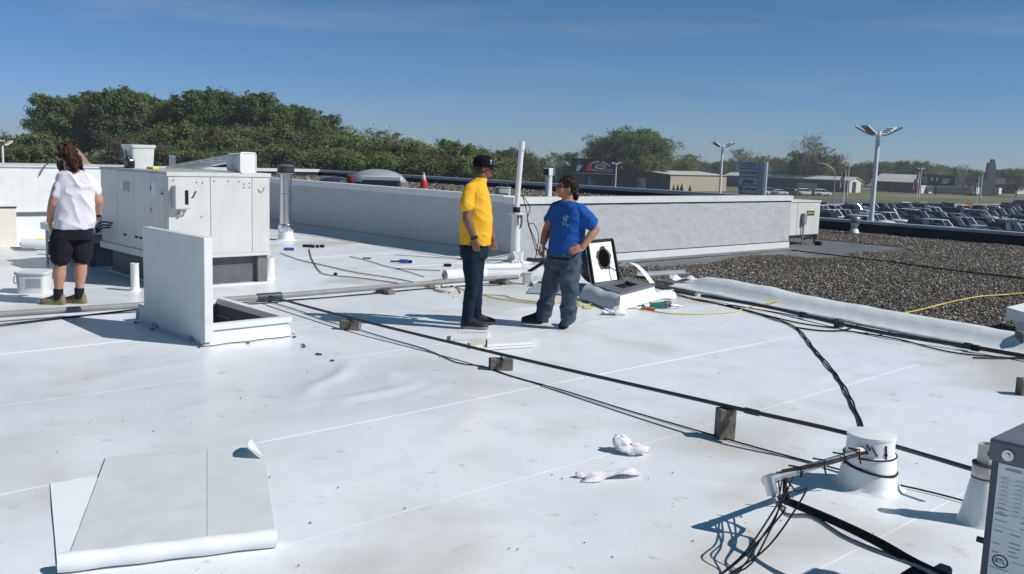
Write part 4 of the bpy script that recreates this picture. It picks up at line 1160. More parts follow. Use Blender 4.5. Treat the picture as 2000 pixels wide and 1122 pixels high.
MB().lathe([(.13, .06), (.085, .10), (.075, .12), (.075, .66)], c_, 16).build('pipe', M['pvc'], vp, 50)
MB().rbox(c_+Vector((0, 0, .74)), (.17, .17, .17), Msn, .01, 1).build('cap', M['pvc'], vp)
MB().bsn(14.78, 14.785, 14.65, 14.81, RGZ+.67, RGZ+.81).build('cap_louvre', M['dark'], vp)
MB().bsn(14.92, 14.94, 14.640, 14.648, RGZ+.66, RGZ+.82).build('cap_slot', M['dark'], vp)
c_ = P(16.4, 15.0, RGZ)
o = MB().rbox(c_+Vector((0, 0, .08)), (.34, .16, .05), None, .01, 1).build('membrane_scrap', M['memb_white']); tag(o, 'small white scrap on the raised roof gravel', 'scrap')
c_ = P(18.6, 14.2, RGZ)
o = MB().rbox(c_+Vector((0, 0, .17)), (.5, .3, .05), None, .01, 1).build('membrane_scrap', M['memb_white']); tag(o, 'flat white offcut near the far end of the raised roof', 'scrap')

# ---- white cylinder with conduit elbow and cables
cc = Vector((2.10, 5.27, 0))
cy = empty('roof_penetration', cc, 'white wrapped cylinder with flat lid where cables leave the roof', 'roof penetration')
wr = []
for (r_, z_, j) in ((.215, -.006, .015), (.178, .010, .010), (.163, .04, .006), (.152, .11, .004), (.143, .20, .002), (.134, .205, 0), (.132, .30, 0), (.136, .302, 0), (.136, .316, 0), (.12, .320, 0)):
    wr.append([cc+Vector(((r_+j*math.sin(5*a+2))*math.cos(a), (r_+j*math.sin(5*a+2))*math.sin(a), z_)) for a in np.linspace(0, 2*math.pi, 40, endpoint=False)])
MB().loft(wr).build('wrap', M['memb_white'], cy, 40)
def hoop(r_, z0, z1, m, name, th=.005, ph=0):
    MB().tube([cc+Vector((r_*math.cos(t), r_*math.sin(t), z0+(z1-z0)*(.5+.5*math.cos(t-ph)))) for t in np.linspace(0, 2*math.pi, 30)], th, 5, False).build(name, M[m], cy)
hoop(.146, .195, .20, 'black', 'band'); hoop(.154, .10, .16, 'black', 'band', .008, 2.6)
for a0, z0, a1, z1 in ((-1.9, .27, -1.65, .22), (-1.3, .28, -1.25, .22), (-1.35, .23, -1.2, .225), (-2.1, .28, -1.95, .25), (-1.28, .24, -1.24, .20)):
    MB().tube([cc+Vector((.136*math.cos(a0+(a1-a0)*t), .136*math.sin(a0+(a1-a0)*t), z0+(z1-z0)*t)) for t in np.linspace(0, 1, 5)], .005, 5).build('tar_streak', M['black'], cy)
# elbow position measured from the fitting and its shadow
G1 = gp(1362, 1030); dr_ = ray(1500, 938)
best = None
for k in np.linspace(2.5, 6, 400):
    q = CPOS + dr_*(k/dr_.y)
    sh = q - SUNV*(q.z/SUNV.z)
    e_ = (Vector((sh.x, sh.y))-Vector((G1.x, G1.y))).length
    if best is None or e_ < best[0]: best = (e_, q)
EL = best[1]
cstart = cc + Vector((-.09, -.10, .235))
ca_ = empty('conduit_elbow', (cstart.x, cstart.y, 0), 'grey conduit with elbow fitting sticking out of the white cylinder', 'conduit')
def b2(a, b): return (b-a)
MB().tube([cstart-(cstart-EL).normalized()*-.02, cstart+(EL-cstart).normalized()*.09], .030, 12).build('connector', M['pvc_old'], ca_, 50)
MB().tube([cstart, EL], .020, 12).build('conduit', M['galv'], ca_, 50)
lbd = (EL-cstart).normalized()
dn = Vector((.28, -.35, -.9)).normalized()
MB().tube([EL-lbd*.05, EL+lbd*.02], .027, 12).build('fitting', M['alu'], ca_, 50)
MB().tube([EL+UZ*.02, EL+dn*.075], .029, 10).build('elbow_body', M['alu'], ca_, 50)
MB().tube([EL-lbd*.09, EL-lbd*.05], .024, 12).build('nut', M['alu'], ca_, 50)
Fj = at(1790, 1105, 3.62)
fx1 = spline([EL+dn*.06, EL+dn*.16+Vector((.03, -.02, 0)), at(1585, 1010, 4.15), at(1640, 1045, 3.98), at(1700, 1072, 3.85), Fj, at(1880, 1150, 3.4)], .05)
MB().tube(fx1, .0115, 10).build('flexible_conduit', M['greymetal'], ca_, 50)
cbn = empty('cable_bundle', (Fj.x, Fj.y, 0), 'thick black cable bundle drooping from the elbow toward the condensing unit', 'cable')
for k, off in enumerate(((0, 0, .006), (.014, .006, .012), (-.007, .010, -.006), (.008, -.008, .018))):
    ov = Vector(off)
    pp = [EL-lbd*.16+Vector((0, 0, -.02)), EL-lbd*.10+dn*.12+ov, at(1545, 985, 4.28)+ov, at(1600, 1008, 4.12)+ov, at(1660, 1035, 3.95)+ov, at(1720, 1065, 3.80)+ov, Fj+ov, at(1885, 1148, 3.4)+ov]
    MB().tube(spline(pp, .05), .0075, 7).build('cable', M['black'], cbn, 50)
tie = MB()
for k, t_ in enumerate((.25, .5, .72, .9)):
    q = EL.lerp(cstart, t_)
    tie.tube([q+Vector((-.03, 0, .035)), q+Vector((.03, -.01, .03)), q+Vector((.035, -.01, -.02)), q+Vector((.055, .02, -.06*(k % 2)))], .005, 5)
for k in range(2):
    a = EL.lerp(cstart, .08+.05*k)+UZ*(.025+.004*k); b = cstart+Vector((.02, -.03, .01*k))
    m_ = (a+b)/2+Vector((0, -.022+.004*k, -.004+.006*k))
    tie.tube(spline([a, m_, b, cc+Vector((-.04, -.08, .19-.01*k)), cc+Vector((.0, .0, .2))], .05), .005, 6)
tie.build('cable', M['black'], cbn)
# loose thin wires dropping to the roof
lw = 0
for k, (sx, gx, gy, mid) in enumerate(((.10, 1392, 1135, (1540, 1000)), (.14, 1400, 1128, (1520, 990)), (.20, 1425, 1128, (1500, 1040)), (.26, 1388, 1140, (1480, 1050)), (.16, 1410, 1132, (1560, 960)))):
    a = EL.lerp(cstart, sx)-UZ*.01
    m1 = at(mid[0]-10+6*k, mid[1], 4.1); e_ = gp(gx, gy, .008)
    pts = [a, a.lerp(m1, .6)+Vector((.0, 0, -.03)), m1, m1.lerp(e_, .55)+Vector((.01*k, 0, -.03)), e_, e_+Vector((-.25, -.35, 0))]
    o = MB().tube(spline(pts, .04), .0042, 6).build('loose_wire', M['black'], None, 60)
    tag(o, 'thin black wire dropping from the elbow to the roof', 'wire', 'loose wires under the elbow')
o = empty('junction_block', (Fj.x, Fj.y, 0), 'black tarred junction block under the drooping bundle', 'junction block')
MB().rbox(Fj+Vector((0, -.03, -.05)), (.14, .11, .09), Msn, .02, 1).build('block', M['black'], o)
MB().tube([Vector((Fj.x, Fj.y-.03, 0)), Fj+Vector((0, -.03, -.06))], .035, 6).build('post', M['wood'], o)
MB().rbox(Fj+Vector((.09, -.02, -.02)), (.10, .06, .05), Msn, .01, 1).build('clamp', M['flash'], o)

# ---- cone boot with pipe
c_ = Vector((2.51, 4.76, 0))
cn = empty('pipe_boot', c_, 'white cone boot with clamp and short pipe beside the condensing unit', 'pipe boot')
MB().lathe([(.125, -.006), (.110, .012), (.10, .06), (.072, .22), (.062, .245)], c_, 26).build('boot', M['memb_white'], cn, 50)
MB().lathe([(.062, .24), (.066, .245), (.066, .315), (.060, .322)], c_, 26).build('collar', M['pvc_old'], cn, 50)
MB().lathe([(.068, .312), (.070, .314), (.070, .324), (.066, .326)], c_, 26).build('clamp', M['dark'], cn, 50)
MB().lathe([(.069, .243), (.069, .249)], c_, 26).build('clamp', M['dark'], cn, 50)
MB().lathe([(.043, .30), (.043, .425), (.037, .425), (.037, .35)], c_+Vector((-.005, 0, 0)), 22).build('pipe', M['pvc_old'], cn, 50)
MB().tube([c_+Vector((.07, -.01, .32)), c_+Vector((.10, -.01, .325))], .008, 6).build('clamp_screw', M['steel'], cn)

# ---- condensing unit at the right
Q = at(1941, 880, 3.3)
qs, qn = sn(Q)
ZT = Q.z
cu_ = empty('condensing_unit', P(qs+.4, qn-.4, 0), 'grey condensing unit with rating label and dark top', 'air unit')
M['condenser'] = mat('condenser_paint', (.46, .475, .49), .45, var=.05, scale=6)
M['condcap'] = mat('condenser_top', (.135, .145, .165), .45, var=.08, scale=8)
MB().bsn(qs+.012, qs+.80, qn-.80, qn-.012, .08, ZT-.035).build('cabinet', M['condenser'], cu_)
MB().rbox(P(qs+.40, qn-.40, ZT+.005), (.83, .83, .085), Msn, .012, 2).build('top_cover', M['condcap'], cu_)
MB().bsn(qs-.002, qs+.02, qn-.02, qn+.002, .08, ZT-.036).build('corner_post', M['charcoal'], cu_)
MB().bsn(qs-.003, qs+.013, qn-.78, qn-.022, .30, ZT-.040).build('label_panel', M['paleprint'], cu_)
for (a, b) in ((.0, .0),):
    MB().tube([P(qs-.012, qn-.055, ZT-.002), P(qs-.022, qn-.055, ZT-.002)], [.020, .020], 16).build('washer', M['alu'], cu_, 50)
    MB().tube([P(qs-.014, qn-.055, ZT-.002), P(qs-.030, qn-.055, ZT-.002)], [.011, .009], 6).build('screw', M['steel'], cu_)
MB().tube([P(qs+.015, qn+.004, .48), P(qs+.015, qn+.03, .48)], .012, 8).build('screw', M['dark'], cu_)
MB().tube([P(qs+.015, qn+.004, ZT-.02), P(qs+.015, qn+.022, ZT-.02)], .010, 8).build('screw', M['dark'], cu_)
lb = MB(); rnd = random.Random(4)
def bar(u0, u1, z, hh, mb):                      # print on the label: u along the face from the corner
    mb.add([P(qs-.0045, qn-u, zz_) for u, zz_ in ((u0, z), (u1, z), (u1, z+hh), (u0, z+hh))], [(0, 1, 2, 3)])
bar(.05, .10, ZT-0.0548, .004, lb); bar(.045, .105, ZT-0.0606, .004, lb)
for k in range(9):
    z = ZT-0.0912-.016*k
    for j in range(4): bar(.034+.05*j+.004*rnd.random(), .066+.05*j+.006*rnd.random()-.01, z, .0022, lb)
    bar(.028, .24, z-.0045, .0007, lb)
for u_ in (.06, .11, .16, .21): lb.add([P(qs-.0045, qn-u, zz_) for u, zz_ in ((u_, ZT-0.1898), (u_+.0007, ZT-0.1898), (u_+.0007, ZT-0.0766), (u_, ZT-0.0766))], [(0, 1, 2, 3)])
for k in range(3): bar(.03, .07, ZT-0.2080-.022*k, .006 if k == 1 else .003, lb); bar(.115, .15, ZT-0.2190-.022*k, .006 if k == 1 else .003, lb)
for k in range(6):
    z = ZT-0.2920-.016*k
    for j in range(4):
        if rnd.random() < .65: bar(.03+.055*j, .05+.055*j+.02*rnd.random(), z, .004, lb)
bar(.028, .24, ZT-0.2737, .001, lb); bar(.1, .2, ZT-0.3906, .0018, lb); bar(.028, .09, ZT-0.4307, .003, lb)
tag(lb.build('label_print', M['greyprint'], cu_), None, None, None, 'stuff')
em = P(qs-.0048, qn-.062, ZT-0.4000)
def ring_(r0__, r1__):
    a_ = [em - E1*(-0) + (-E1*math.cos(t)*1.15 + UZ*math.sin(t))*r1__ for t in np.linspace(0, 2*math.pi, 28, endpoint=False)]
    b_ = [em + (-E1*math.cos(t)*1.15 + UZ*math.sin(t))*r0__ for t in np.linspace(0, 2*math.pi, 28, endpoint=False)]
    return MB().add(a_+b_, [(i, (i+1) % 28, 28+(i+1) % 28, 28+i) for i in range(28)])
ring_(.020, .024).build('emblem', M['blackprint'], cu_)
text_mb('ETL', .022, frame(em, -E1, UZ), .0006).build('emblem_letters', M['blackprint'], cu_)

# ---- rags
def ragmesh(px, py, label, seed, L_, W_, hgt, rot):
    return scrap(px, py, L_, W_, hgt, label, seed, 'rag', rot, 'rag', 'rag')
c_ = gp(1222, 884)
rg2 = empty('rag', c_, 'balled up white rag with a shaded lump', 'rag')
n = 22
def blobby(c_, rad, seed, squash):
    V = []; F = []
    rs = np.random.RandomState(seed)
    for i in range(14):
        t = math.pi*(i+.5)/14
        for j in range(n):
            a = 2*math.pi*j/n
            k = 1+.30*(float(vnoise(3+seed+2.2*math.cos(a)*math.sin(t)+4, 9+2.2*math.sin(a)*math.sin(t)+1.7*math.cos(t)))-.5)*2 + .10*math.sin(a*5+i*.9)
            V.append(c_+Vector((rad[0]*k*math.sin(t)*math.cos(a), rad[1]*k*math.sin(t)*math.sin(a), max(-rad[2]*.95, -rad[2]*k*math.cos(t)*squash))))
    for i in range(13):
        for j in range(n): F.append((i*n+j, i*n+(j+1) % n, (i+1)*n+(j+1) % n, (i+1)*n+j))
    return V, F
V, F = blobby(c_+Vector((-.03, .03, .05)), (.06, .06, .052), 3, 1)
MB().add(V, F).build('lump', M['rag'], rg2, 80)
V, F = blobby(c_+Vector((.03, .0, .025)), (.10, .07, .028), 8, 1)
MB().add(V, F).build('spread', M['rag'], rg2, 80)
ragmesh(1190, 932, 'flattened dirty white rag lying stretched out', 6, .36, .12, .03, R(22))
# loose pebbles
pb = MB(); rnd = random.Random(9)
for (x, y) in [(1078, 930), (1108, 912), (1195, 907), (1137, 932), (1266, 937), (620, 684), (500, 790), (470, 780), (520, 795), (580, 700), (600, 728), (374, 830), (240, 825), (100, 822), (1387, 894), (1313, 993), (1455, 1024), (1525, 1020), (1463, 1060), (1353, 1060), (1340, 1035), (660, 955), (300, 845), (1705, 1045), (1790, 908)] + [(rnd.uniform(100, 1900), rnd.uniform(660, 1110)) for _ in range(40)]:
    a = gp(x, y); r_ = rnd.uniform(.0025, .006)
    pb.ell(a+Vector((0, 0, .008)), (r_, r_*.8, r_*.7), None, 6, 4)
tag(pb.build('loose_pebbles', M['dark']), 'scattered tiny dark pebbles on the white membrane', 'pebbles', None, 'stuff')

# ---- membrane patch in the foreground
pt = empty('membrane_patch', gp(330, 1000), 'large loose membrane patch with rolled front edge in the foreground', 'membrane sheet')
def wavy(corners, nu, nv, z0, amp, name, m, parent, seed, thick=.003):
    a, b, c_, d = [gp(x, y) for x, y in corners]        # a,b front; c_,d back (a->d left side)
    V = []; F = []
    for i in range(nu+1):
        for j in range(nv+1):
            u_, v_ = i/nu, j/nv
            q = a.lerp(b, u_).lerp(d.lerp(c_, u_), v_)
            z = z0 + amp*float(vnoise(q.x*4+seed, q.y*4)+.5*vnoise(q.x*11, q.y*11+seed))
            V.append(Vector((q.x, q.y, z)))
    for i in range(nu):
        for j in range(nv):
            k = i*(nv+1)+j; F.append((k, k+nv+1, k+nv+2, k+1))
    return MB().add(V, F).build(name, m, parent, 80)
wavy([(112, 1105), (170, 1098), (200, 934), (98, 946)], 14, 26, .006, .002, 'board', M['board'], pt, 3)
wavy([(136, 1088), (404, 1058), (404, 880), (207, 898)], 30, 30, .011, .005, 'sheet', M['memb'], pt, 1)
wavy([(404.8, 1058), (538, 1046), (514, 880), (404.8, 879)], 16, 30, .012, .005, 'sheet', M['memb'], pt, 2)
ra, rb_ = gp(113, 1100, .045), gp(539, 1050, .045)
rr = []
for t in np.linspace(0, 1, 40):
    q = ra.lerp(rb_, t); k = .042*(1+.05*math.sin(t*21))
    d_ = (rb_-ra).normalized(); ax = d_.cross(UZ).normalized()
    rr.append([q+(ax*math.cos(a)+UZ*math.sin(a))*k for a in np.linspace(0, 2*math.pi, 18, endpoint=False)])
MB().loft(rr).build('rolled_edge', M['memb_white'], pt, 50)
t0, t1, t2 = gp(514, 893, .03), gp(480, 872, .09), gp(492, 860, .06)
flp = MB(); NQ = 8
V = []; F = []
for i in range(NQ+1):
    for j in range(NQ+1):
        q = t0.lerp(t1.lerp(t2, j/NQ), i/NQ); V.append(q+Vector((0, 0, .03*math.sin(math.pi*j/NQ)*i/NQ)))
for i in range(NQ):
    for j in range(NQ):
        k = i*(NQ+1)+j; F.append((k, k+NQ+1, k+NQ+2, k+1))
o = flp.add(V, F).build('curled_corner', M['memb'], pt, 80)
md = o.modifiers.new('thick', 'SOLIDIFY'); md.thickness = .003

# ================================================================== people
def cloth(name, col, scale=60, var=.06, bump=.0015, rough=.9):
    return mat(name, col, rough, var=var, scale=scale, bump=bump, bscale=22, spec=.2)
M['skin_brown'] = mat('skin_brown', (.20, .105, .065), .5, var=.12, scale=25, spec=.35)
M['skin_tan'] = mat('skin_tan', (.37, .175, .115), .5, var=.14, scale=25, spec=.35)
M['skin_pale'] = mat('skin_pale', (.46, .235, .165), .5, var=.12, scale=25, spec=.35)
M['tee_yellow'] = cloth('tee_yellow', (.80, .425, .035))
M['tee_blue'] = cloth('tee_blue', (.012, .085, .33))
M['tee_white'] = cloth('tee_white', (.70, .68, .72))
M['jeans_dark'] = mat('jeans_dark', (.007, .017, .032), .85, var=.4, scale=14, bump=.004, bscale=30, spec=.2)
M['jeans_worn'] = mat('jeans_worn', (.052, .075, .102), .85, var=.45, scale=9, bump=.006, bscale=20, spec=.2, stain=[((.14, .16, .18), 6, .52, .75, .55)])
M['shorts'] = cloth('shorts', (.012, .012, .018))
M['hair_brown'] = mat('hair_brown', (.040, .018, .010), .6, var=.6, scale=30, bump=.012, bscale=45, spec=.2)
M['hair_dark'] = mat('hair_dark', (.018, .011, .009), .6, var=.6, scale=30, bump=.012, bscale=45, spec=.2)
M['cap_cloth'] = mat('cap_cloth', (.006, .006, .012), .85, var=.2, scale=30, spec=.1)
M['beard'] = mat('beard', (.035, .02, .013), .7, var=.4, scale=50, bump=.008, bscale=60)
M['shoe_olive'] = mat('shoe_olive', (.19, .165, .09), .8, var=.15, scale=20)
M['shoe_dark'] = mat('shoe_dark', (.010, .010, .016), .6, var=.2, scale=20)
M['shoe_brown'] = mat('shoe_brown', (.055, .042, .036), .7, var=.3, scale=20)
M['sole_grey'] = mat('sole_grey', (.24, .22, .22), .7, var=.3, scale=30)
M['glass_dark'] = mat('glass_dark', (.006, .006, .008), .12, var=.1, scale=5, spec=.7)
V3 = Vector

def capsule(mb, a, b, ra, rb, n=14):
    a = V3(a); b = V3(b)
    d = b-a
    if d.length < 1e-6: return
    u_ = d.normalized()
    pts = [a-u_*ra*.92, a-u_*ra*.7, a-u_*ra*.35, a]; rr = [ra*.30, ra*.70, ra*.93, ra]
    pts += [b, b+u_*rb*.35, b+u_*rb*.7, b+u_*rb*.92]; rr += [rb, rb*.93, rb*.70, rb*.30]
    mb.tube(pts, rr, n)
def chain(mb, pts, rr, n=14):
    for i in range(len(pts)-1): capsule(mb, pts[i], pts[i+1], rr[i], rr[i+1], n)
def section(c, a, b, n=28, p=2.4):
    out_ = []
    for k in range(n):
        t = 2*math.pi*k/n
        ct, st = math.cos(t), math.sin(t)
        out_.append(V3(c) + a*(math.copysign(abs(ct)**(2/p), ct)) + b*(math.copysign(abs(st)**(2/p), st)))
    return out_
def fused(mb, voxel, smooth=6, wrinkle=0.0, seed=0, wscale=(9, 9, 22)):
    me = mb.mesh('tmp')
    bm = bmesh.new(); bm.from_mesh(me); bmesh.ops.recalc_face_normals(bm, faces=bm.faces); bm.to_mesh(me); bm.free()
    ob = bpy.data.objects.new('tmp', me); COL.objects.link(ob)
    md = ob.modifiers.new('r', 'REMESH'); md.mode = 'VOXEL'; md.voxel_size = voxel; md.use_smooth_shade = True
    if smooth:
        ms = ob.modifiers.new('s', 'SMOOTH'); ms.factor = .5; ms.iterations = smooth
    dg = bpy.context.evaluated_depsgraph_get()
    res = bpy.data.meshes.new_from_object(ob.evaluated_get(dg))
    bpy.data.objects.remove(ob); bpy.data.meshes.remove(me)
    n = len(res.vertices)
    if wrinkle:
        co = np.empty(n*3, np.float32); res.vertices.foreach_get('co', co); co = co.reshape(-1, 3)
        no = np.empty(n*3, np.float32); res.vertices.foreach_get('normal', no); no = no.reshape(-1, 3)
        x, y, z = co[:, 0], co[:, 1], co[:, 2]
        h_ = x*.8+y*.6
        fold = 1-np.abs(2*vnoise(h_*wscale[0]*.75+z*3.1+seed, z*wscale[2]*.22-h_*2+seed)-1)
        fold2 = 1-np.abs(2*vnoise((x-y)*wscale[0]*1.3-z*6+seed+9, z*wscale[2]*.40+seed+h_*4)-1)
        big = vnoise(x*4+seed, z*5+y*3+seed)-.5
        co = co + no*(((fold**2-.35)*1.0+(fold2**2-.35)*.55+big*.8)*wrinkle)[:, None]
        res.vertices.foreach_set('co', co.astype(np.float32).ravel())
        res.update()
    res.polygons.foreach_set('use_smooth', [True]*len(res.polygons))
    return res
def put(me, name, m, parent):
    me.transform(Matrix.Translation(-Vector(parent.location)))
    me.materials.clear(); me.materials.append(m); me.name = name
    return link(name, me, parent)
def hand(mb, wrist, d, nrm, thumb_side, curl=.35, spread=.10, sc=1.0):
    """palm and five fingers; d along the hand, nrm out of the palm, thumb_side = +-1 along d x nrm"""
    d = V3(d).normalized(); nrm = (V3(nrm)-d*V3(nrm).dot(d)).normalized(); sd = d.cross(nrm)*thumb_side
    pc = V3(wrist)+d*.052*sc
    mb.loft([section(V3(wrist)+d*t*sc, sd*w_*sc, nrm*h_*sc, 14, 2.6) for t, w_, h_ in ((-.012, .024, .019), (.01, .028, .018), (.045, .040, .017), (.085, .041, .014), (.095, .036, .010))])
    for k, (off, ln) in enumerate(((.030, .070), (.0105, .078), (-.0095, .073), (-.029, .058))):
        base = V3(wrist)+d*.088*sc+sd*off*sc
        dd = (d+sd*spread*(1.5-k)*.5).normalized()
        p = [base]
        ang = 0
        for seg, f_ in enumerate((.45, .32, .23)):
            ang += curl*(1.0 if seg else .6)
            q = dd*math.cos(ang)+nrm*math.sin(ang)
            p.append(p[-1]+q*ln*f_*sc)
        chain(mb, p, [.0098*sc, .0090*sc, .0082*sc, .0074*sc], 8)
    base = V3(wrist)+d*.028*sc+sd*.030*sc
    t1 = base+(d*.6+sd*.75+nrm*.25).normalized()*.038*sc
    t2 = t1+(d*.85+sd*.35+nrm*.3).normalized()*.032*sc
    chain(mb, [base-sd*.01*sc, t1, t2], [.0135*sc, .0115*sc, .009*sc], 8)
def head_parts(mb, c, F, sc=1.0, up=V3((0, 0, 1)), beardy=False):
    """skull, jaw, nose, brows, ears, lips; c = centre of the skull"""
    F = V3(F).normalized(); L_ = up.cross(F).normalized()
    c = V3(c)
    Mr = Matrix(((F.x, L_.x, up.x), (F.y, L_.y, up.y), (F.z, L_.z, up.z)))
    e = lambda f, l, u_, r_: mb.ell(c + (F*f+L_*l+up*u_)*sc, (r_[0]*sc, r_[1]*sc, r_[2]*sc), Mr, 16, 11)
    e(-.012, 0, .022, (.098, .077, .098))
    e(.028, 0, -.030, (.062, .060, .078))
    e(.052, 0, -.078, (.036, .040, .032))
    e(.074, 0, .016, (.022, .052, .016))
    mb.tube([c+(F*.085+up*.012)*sc, c+(F*.108+up*-.026)*sc, c+(F*.088+up*-.036)*sc], [.010*sc, .0165*sc, .012*sc], 8)
    e(.080, 0, -.058, (.016, .024, .010)); e(.078, 0, -.070, (.015, .022, .009))
    for s_ in (-1, 1):
        e(-.004, s_*.079, -.008, (.018, .010, .030))
        e(.066, s_*.034, -.022, (.024, .022, .022))
    return Mr
def shades(c, F, parent, sc=1.0, up=V3((0, 0, 1))):
    F = V3(F).normalized(); L_ = up.cross(F).normalized(); c = V3(c)
    g_ = MB()
    for s_ in (-1, 1):
        Mr = Matrix(((F.x, L_.x, up.x), (F.y, L_.y, up.y), (F.z, L_.z, up.z)))
        g_.ell(c+(F*.088+L_*s_*.034+up*.004)*sc, (.014*sc, .032*sc, .023*sc), Mr, 12, 8)
        g_.tube([c+(F*.085+L_*s_*.06+up*.012)*sc, c+(F*.04+L_*s_*.082+up*.012)*sc, c+(F*-.01+L_*s_*.086+up*.004)*sc], .0045*sc, 6)
    g_.tube([c+(F*.096+L_*-.015+up*.008)*sc, c+(F*.096+L_*.015+up*.008)*sc], .004*sc, 6)
    g_.build('sunglasses', M['glass_dark'], parent, 50)
def shoe(parent, heel, d, m_up, m_sole, L_=.29, W_=.098, H_=.105, name='shoe'):
    d = V3(d); d.z = 0; d.normalize(); sd = UZ.cross(d); heel = V3(heel)
    so_ = MB(); up_ = MB()
    outline = [(-.02, .30), (.02, .38), (.18, .42), (.35, .40), (.55, .46), (.72, .50), (.86, .44), (.95, .30), (1.0, .12)]
    rg = []
    for z in (0.004, .028):
        pts = [heel+d*(t*L_)+sd*(w_*W_) for t, w_ in outline]+[heel+d*(t*L_)-sd*(w_*W_) for t, w_ in reversed(outline)]
        rg.append([V3((q.x, q.y, z)) for q in pts])
    so_.loft(rg)
    so_.build('sole', m_sole, None) if False else None
    rings = []
    for t, w_, h_ in ((-.02, .30, .085), (.03, .40, .100), (.15, .43, .108), (.30, .42, .104), (.45, .43, .086), (.60, .47, .066), (.75, .48, .054), (.88, .42, .044), (.96, .28, .036), (1.0, .12, .030)):
        c_ = heel+d*(t*L_)+V3((0, 0, .020))
        rings.append([c_ + sd*(w_*W_*math.cos(a)*(.75+.25*math.cos(a)**2) if True else 0) + UZ*(h_*H_/.105*max(0, math.sin(a))) for a in np.linspace(0, math.pi, 11)] + [c_-sd*w_*W_*.9, c_+sd*w_*W_*.9])
    up_.loft(rings)
    uo = put(fused(up_, .007, 6), name, m_up, parent)
    so_.build('sole', m_sole, uo, 30)
    return uo
def tee(parent, secs, sleeves, m, name='t_shirt', collar=None, seed=1, wr=.014):
    mb = MB(); mb.loft([section(*s_) for s_ in secs])
    for pts, rr in sleeves: chain(mb, pts, rr, 16)
    return put(fused(mb, .009, 5, wr, seed), name, m, parent)

# ---------------------------------------------------------------- man in the yellow t-shirt (profile, facing the other man)
YC = 9.98
F1 = V3((1, .04, 0)).normalized(); L1 = V3((-.04, 1, 0)).normalized()      # L1: his left, away from the camera
y1 = empty('person', gp(920, 640), 'man in yellow t-shirt, dark jeans and black cap with arms hanging down', 'person')
hc = at(945, 329, YC)
body = MB()
head_parts(body, hc, F1, 1.0)
sh_n, sh_f = at(917, 371, YC-.19), at(932, 368, YC+.20)
el_n, wr_n = at(912, 428, YC-.25), at(927, 467, YC-.22)
el_f, wr_f = at(950, 425, YC+.27), at(963, 468, YC+.25)
chain(body, [at(939, 356, YC), at(943, 336, YC)], [.066, .064])
chest = at(931, 400, YC); hip = at(926, 485, YC)
chain(body, [at(930, 370, YC), chest, hip], [.10, .12, .12])
for s_, e_, w_ in ((sh_n, el_n, wr_n), (sh_f, el_f, wr_f)):
    chain(body, [s_.lerp(e_, .30), e_], [.050, .048]); chain(body, [e_, e_.lerp(w_, .35), w_], [.048, .050, .031])
hand(body, wr_n, at(932, 500, YC-.20)-wr_n, V3((.15, 1, 0)), -1, .30, .12)
hand(body, wr_f, at(966, 500, YC+.22)-wr_f, V3((.2, -1, 0)), 1, .75, .08)
hp_n, kn_n, an_n = at(921, 492, YC-.10), at(922, 557, YC-.10), at(912, 624, YC-.09)
hp_f, kn_f, an_f = at(929, 492, YC+.11), at(930, 556, YC+.12), at(929, 615, YC+.12)
for a, b, c_ in ((hp_n, kn_n, an_n), (hp_f, kn_f, an_f)): chain(body, [a, b, c_], [.075, .055, .04])
put(fused(body, .0058, 3), 'body', M['skin_brown'], y1)
secs = []
for (x, y, hd_, hw) in ((938, 348.5, .066, .068), (937, 352, .072, .085), (932, 357, .085, .13), (930, 364, .105, .19), (930, 376, .128, .225), (931, 400, .150, .225), (931.5, 430, .168, .215), (930, 455, .172, .213), (928, 470, .170, .215), (926.5, 478, .166, .214)):
    secs.append((at(x, y, YC), F1*hd_, L1*hw))
tee(y1, secs, [([at(928, 368, YC-.10), sh_n+V3((.0, .02, -.012)), at(912.5, 392, YC-.22), at(911.5, 402, YC-.235)], [.070, .072, .076, .072]), ([at(934, 368, YC+.10), sh_f+V3((0, -.02, -.012)), at(946, 400, YC+.235)], [.070, .070, .072])], M['tee_yellow'], seed=3)
jb = MB()
jb.loft([section(at(x, y, YC), F1*a_, L1*b_) for x, y, a_, b_ in ((926.5, 470, .150, .180), (926.5, 485, .155, .188), (925.5, 503, .145, .185))])
chain(jb, [hp_n, hp_n.lerp(kn_n, .5), kn_n, kn_n.lerp(an_n, .5), an_n], [.108, .090, .070, .064, .060])
chain(jb, [hp_f, hp_f.lerp(kn_f, .5), kn_f, kn_f.lerp(an_f, .5), an_f], [.108, .090, .070, .064, .060])
put(fused(jb, .009, 5, .010, 8), 'jeans', M['jeans_dark'], y1)
g1 = gp(903, 641); g2 = gp(927, 633)
s1_ = shoe(y1, V3((g1.x-.01, g1.y, 0)), V3((1, -.10, 0)), M['shoe_dark'], M['sole_grey'], .29, .10, .115)
s2_ = shoe(y1, V3((g2.x-.06, g2.y+.02, 0)), V3((1, .05, 0)), M['shoe_dark'], M['sole_grey'], .29, .10, .115)
sw = V3((g1.x+.07, g1.y-.056, .07))
MB().tube([sw+V3((-.02, 0, .02)), sw+V3((0, 0, -.004)), sw+V3((.035, 0, .016))], .004, 5).build('side_mark', M['white'], s1_)
cp = MB()
Mr = Matrix(((F1.x, L1.x, 0), (F1.y, L1.y, 0), (0, 0, 1)))
rg = []
for z, k in ((.015, 1.03), (.05, 1.04), (.085, 1.0), (.112, .86), (.130, .60), (.138, .25)):
    rg.append([hc+F1*-.010+UZ*z+(F1*math.cos(t)*.103+L1*math.sin(t)*.084)*k for t in np.linspace(0, 2*math.pi, 24, endpoint=False)])
cp.loft(rg)
co_ = cp.build('cap', M['cap_cloth'], y1, 60)
bm_ = MB(); rg = []
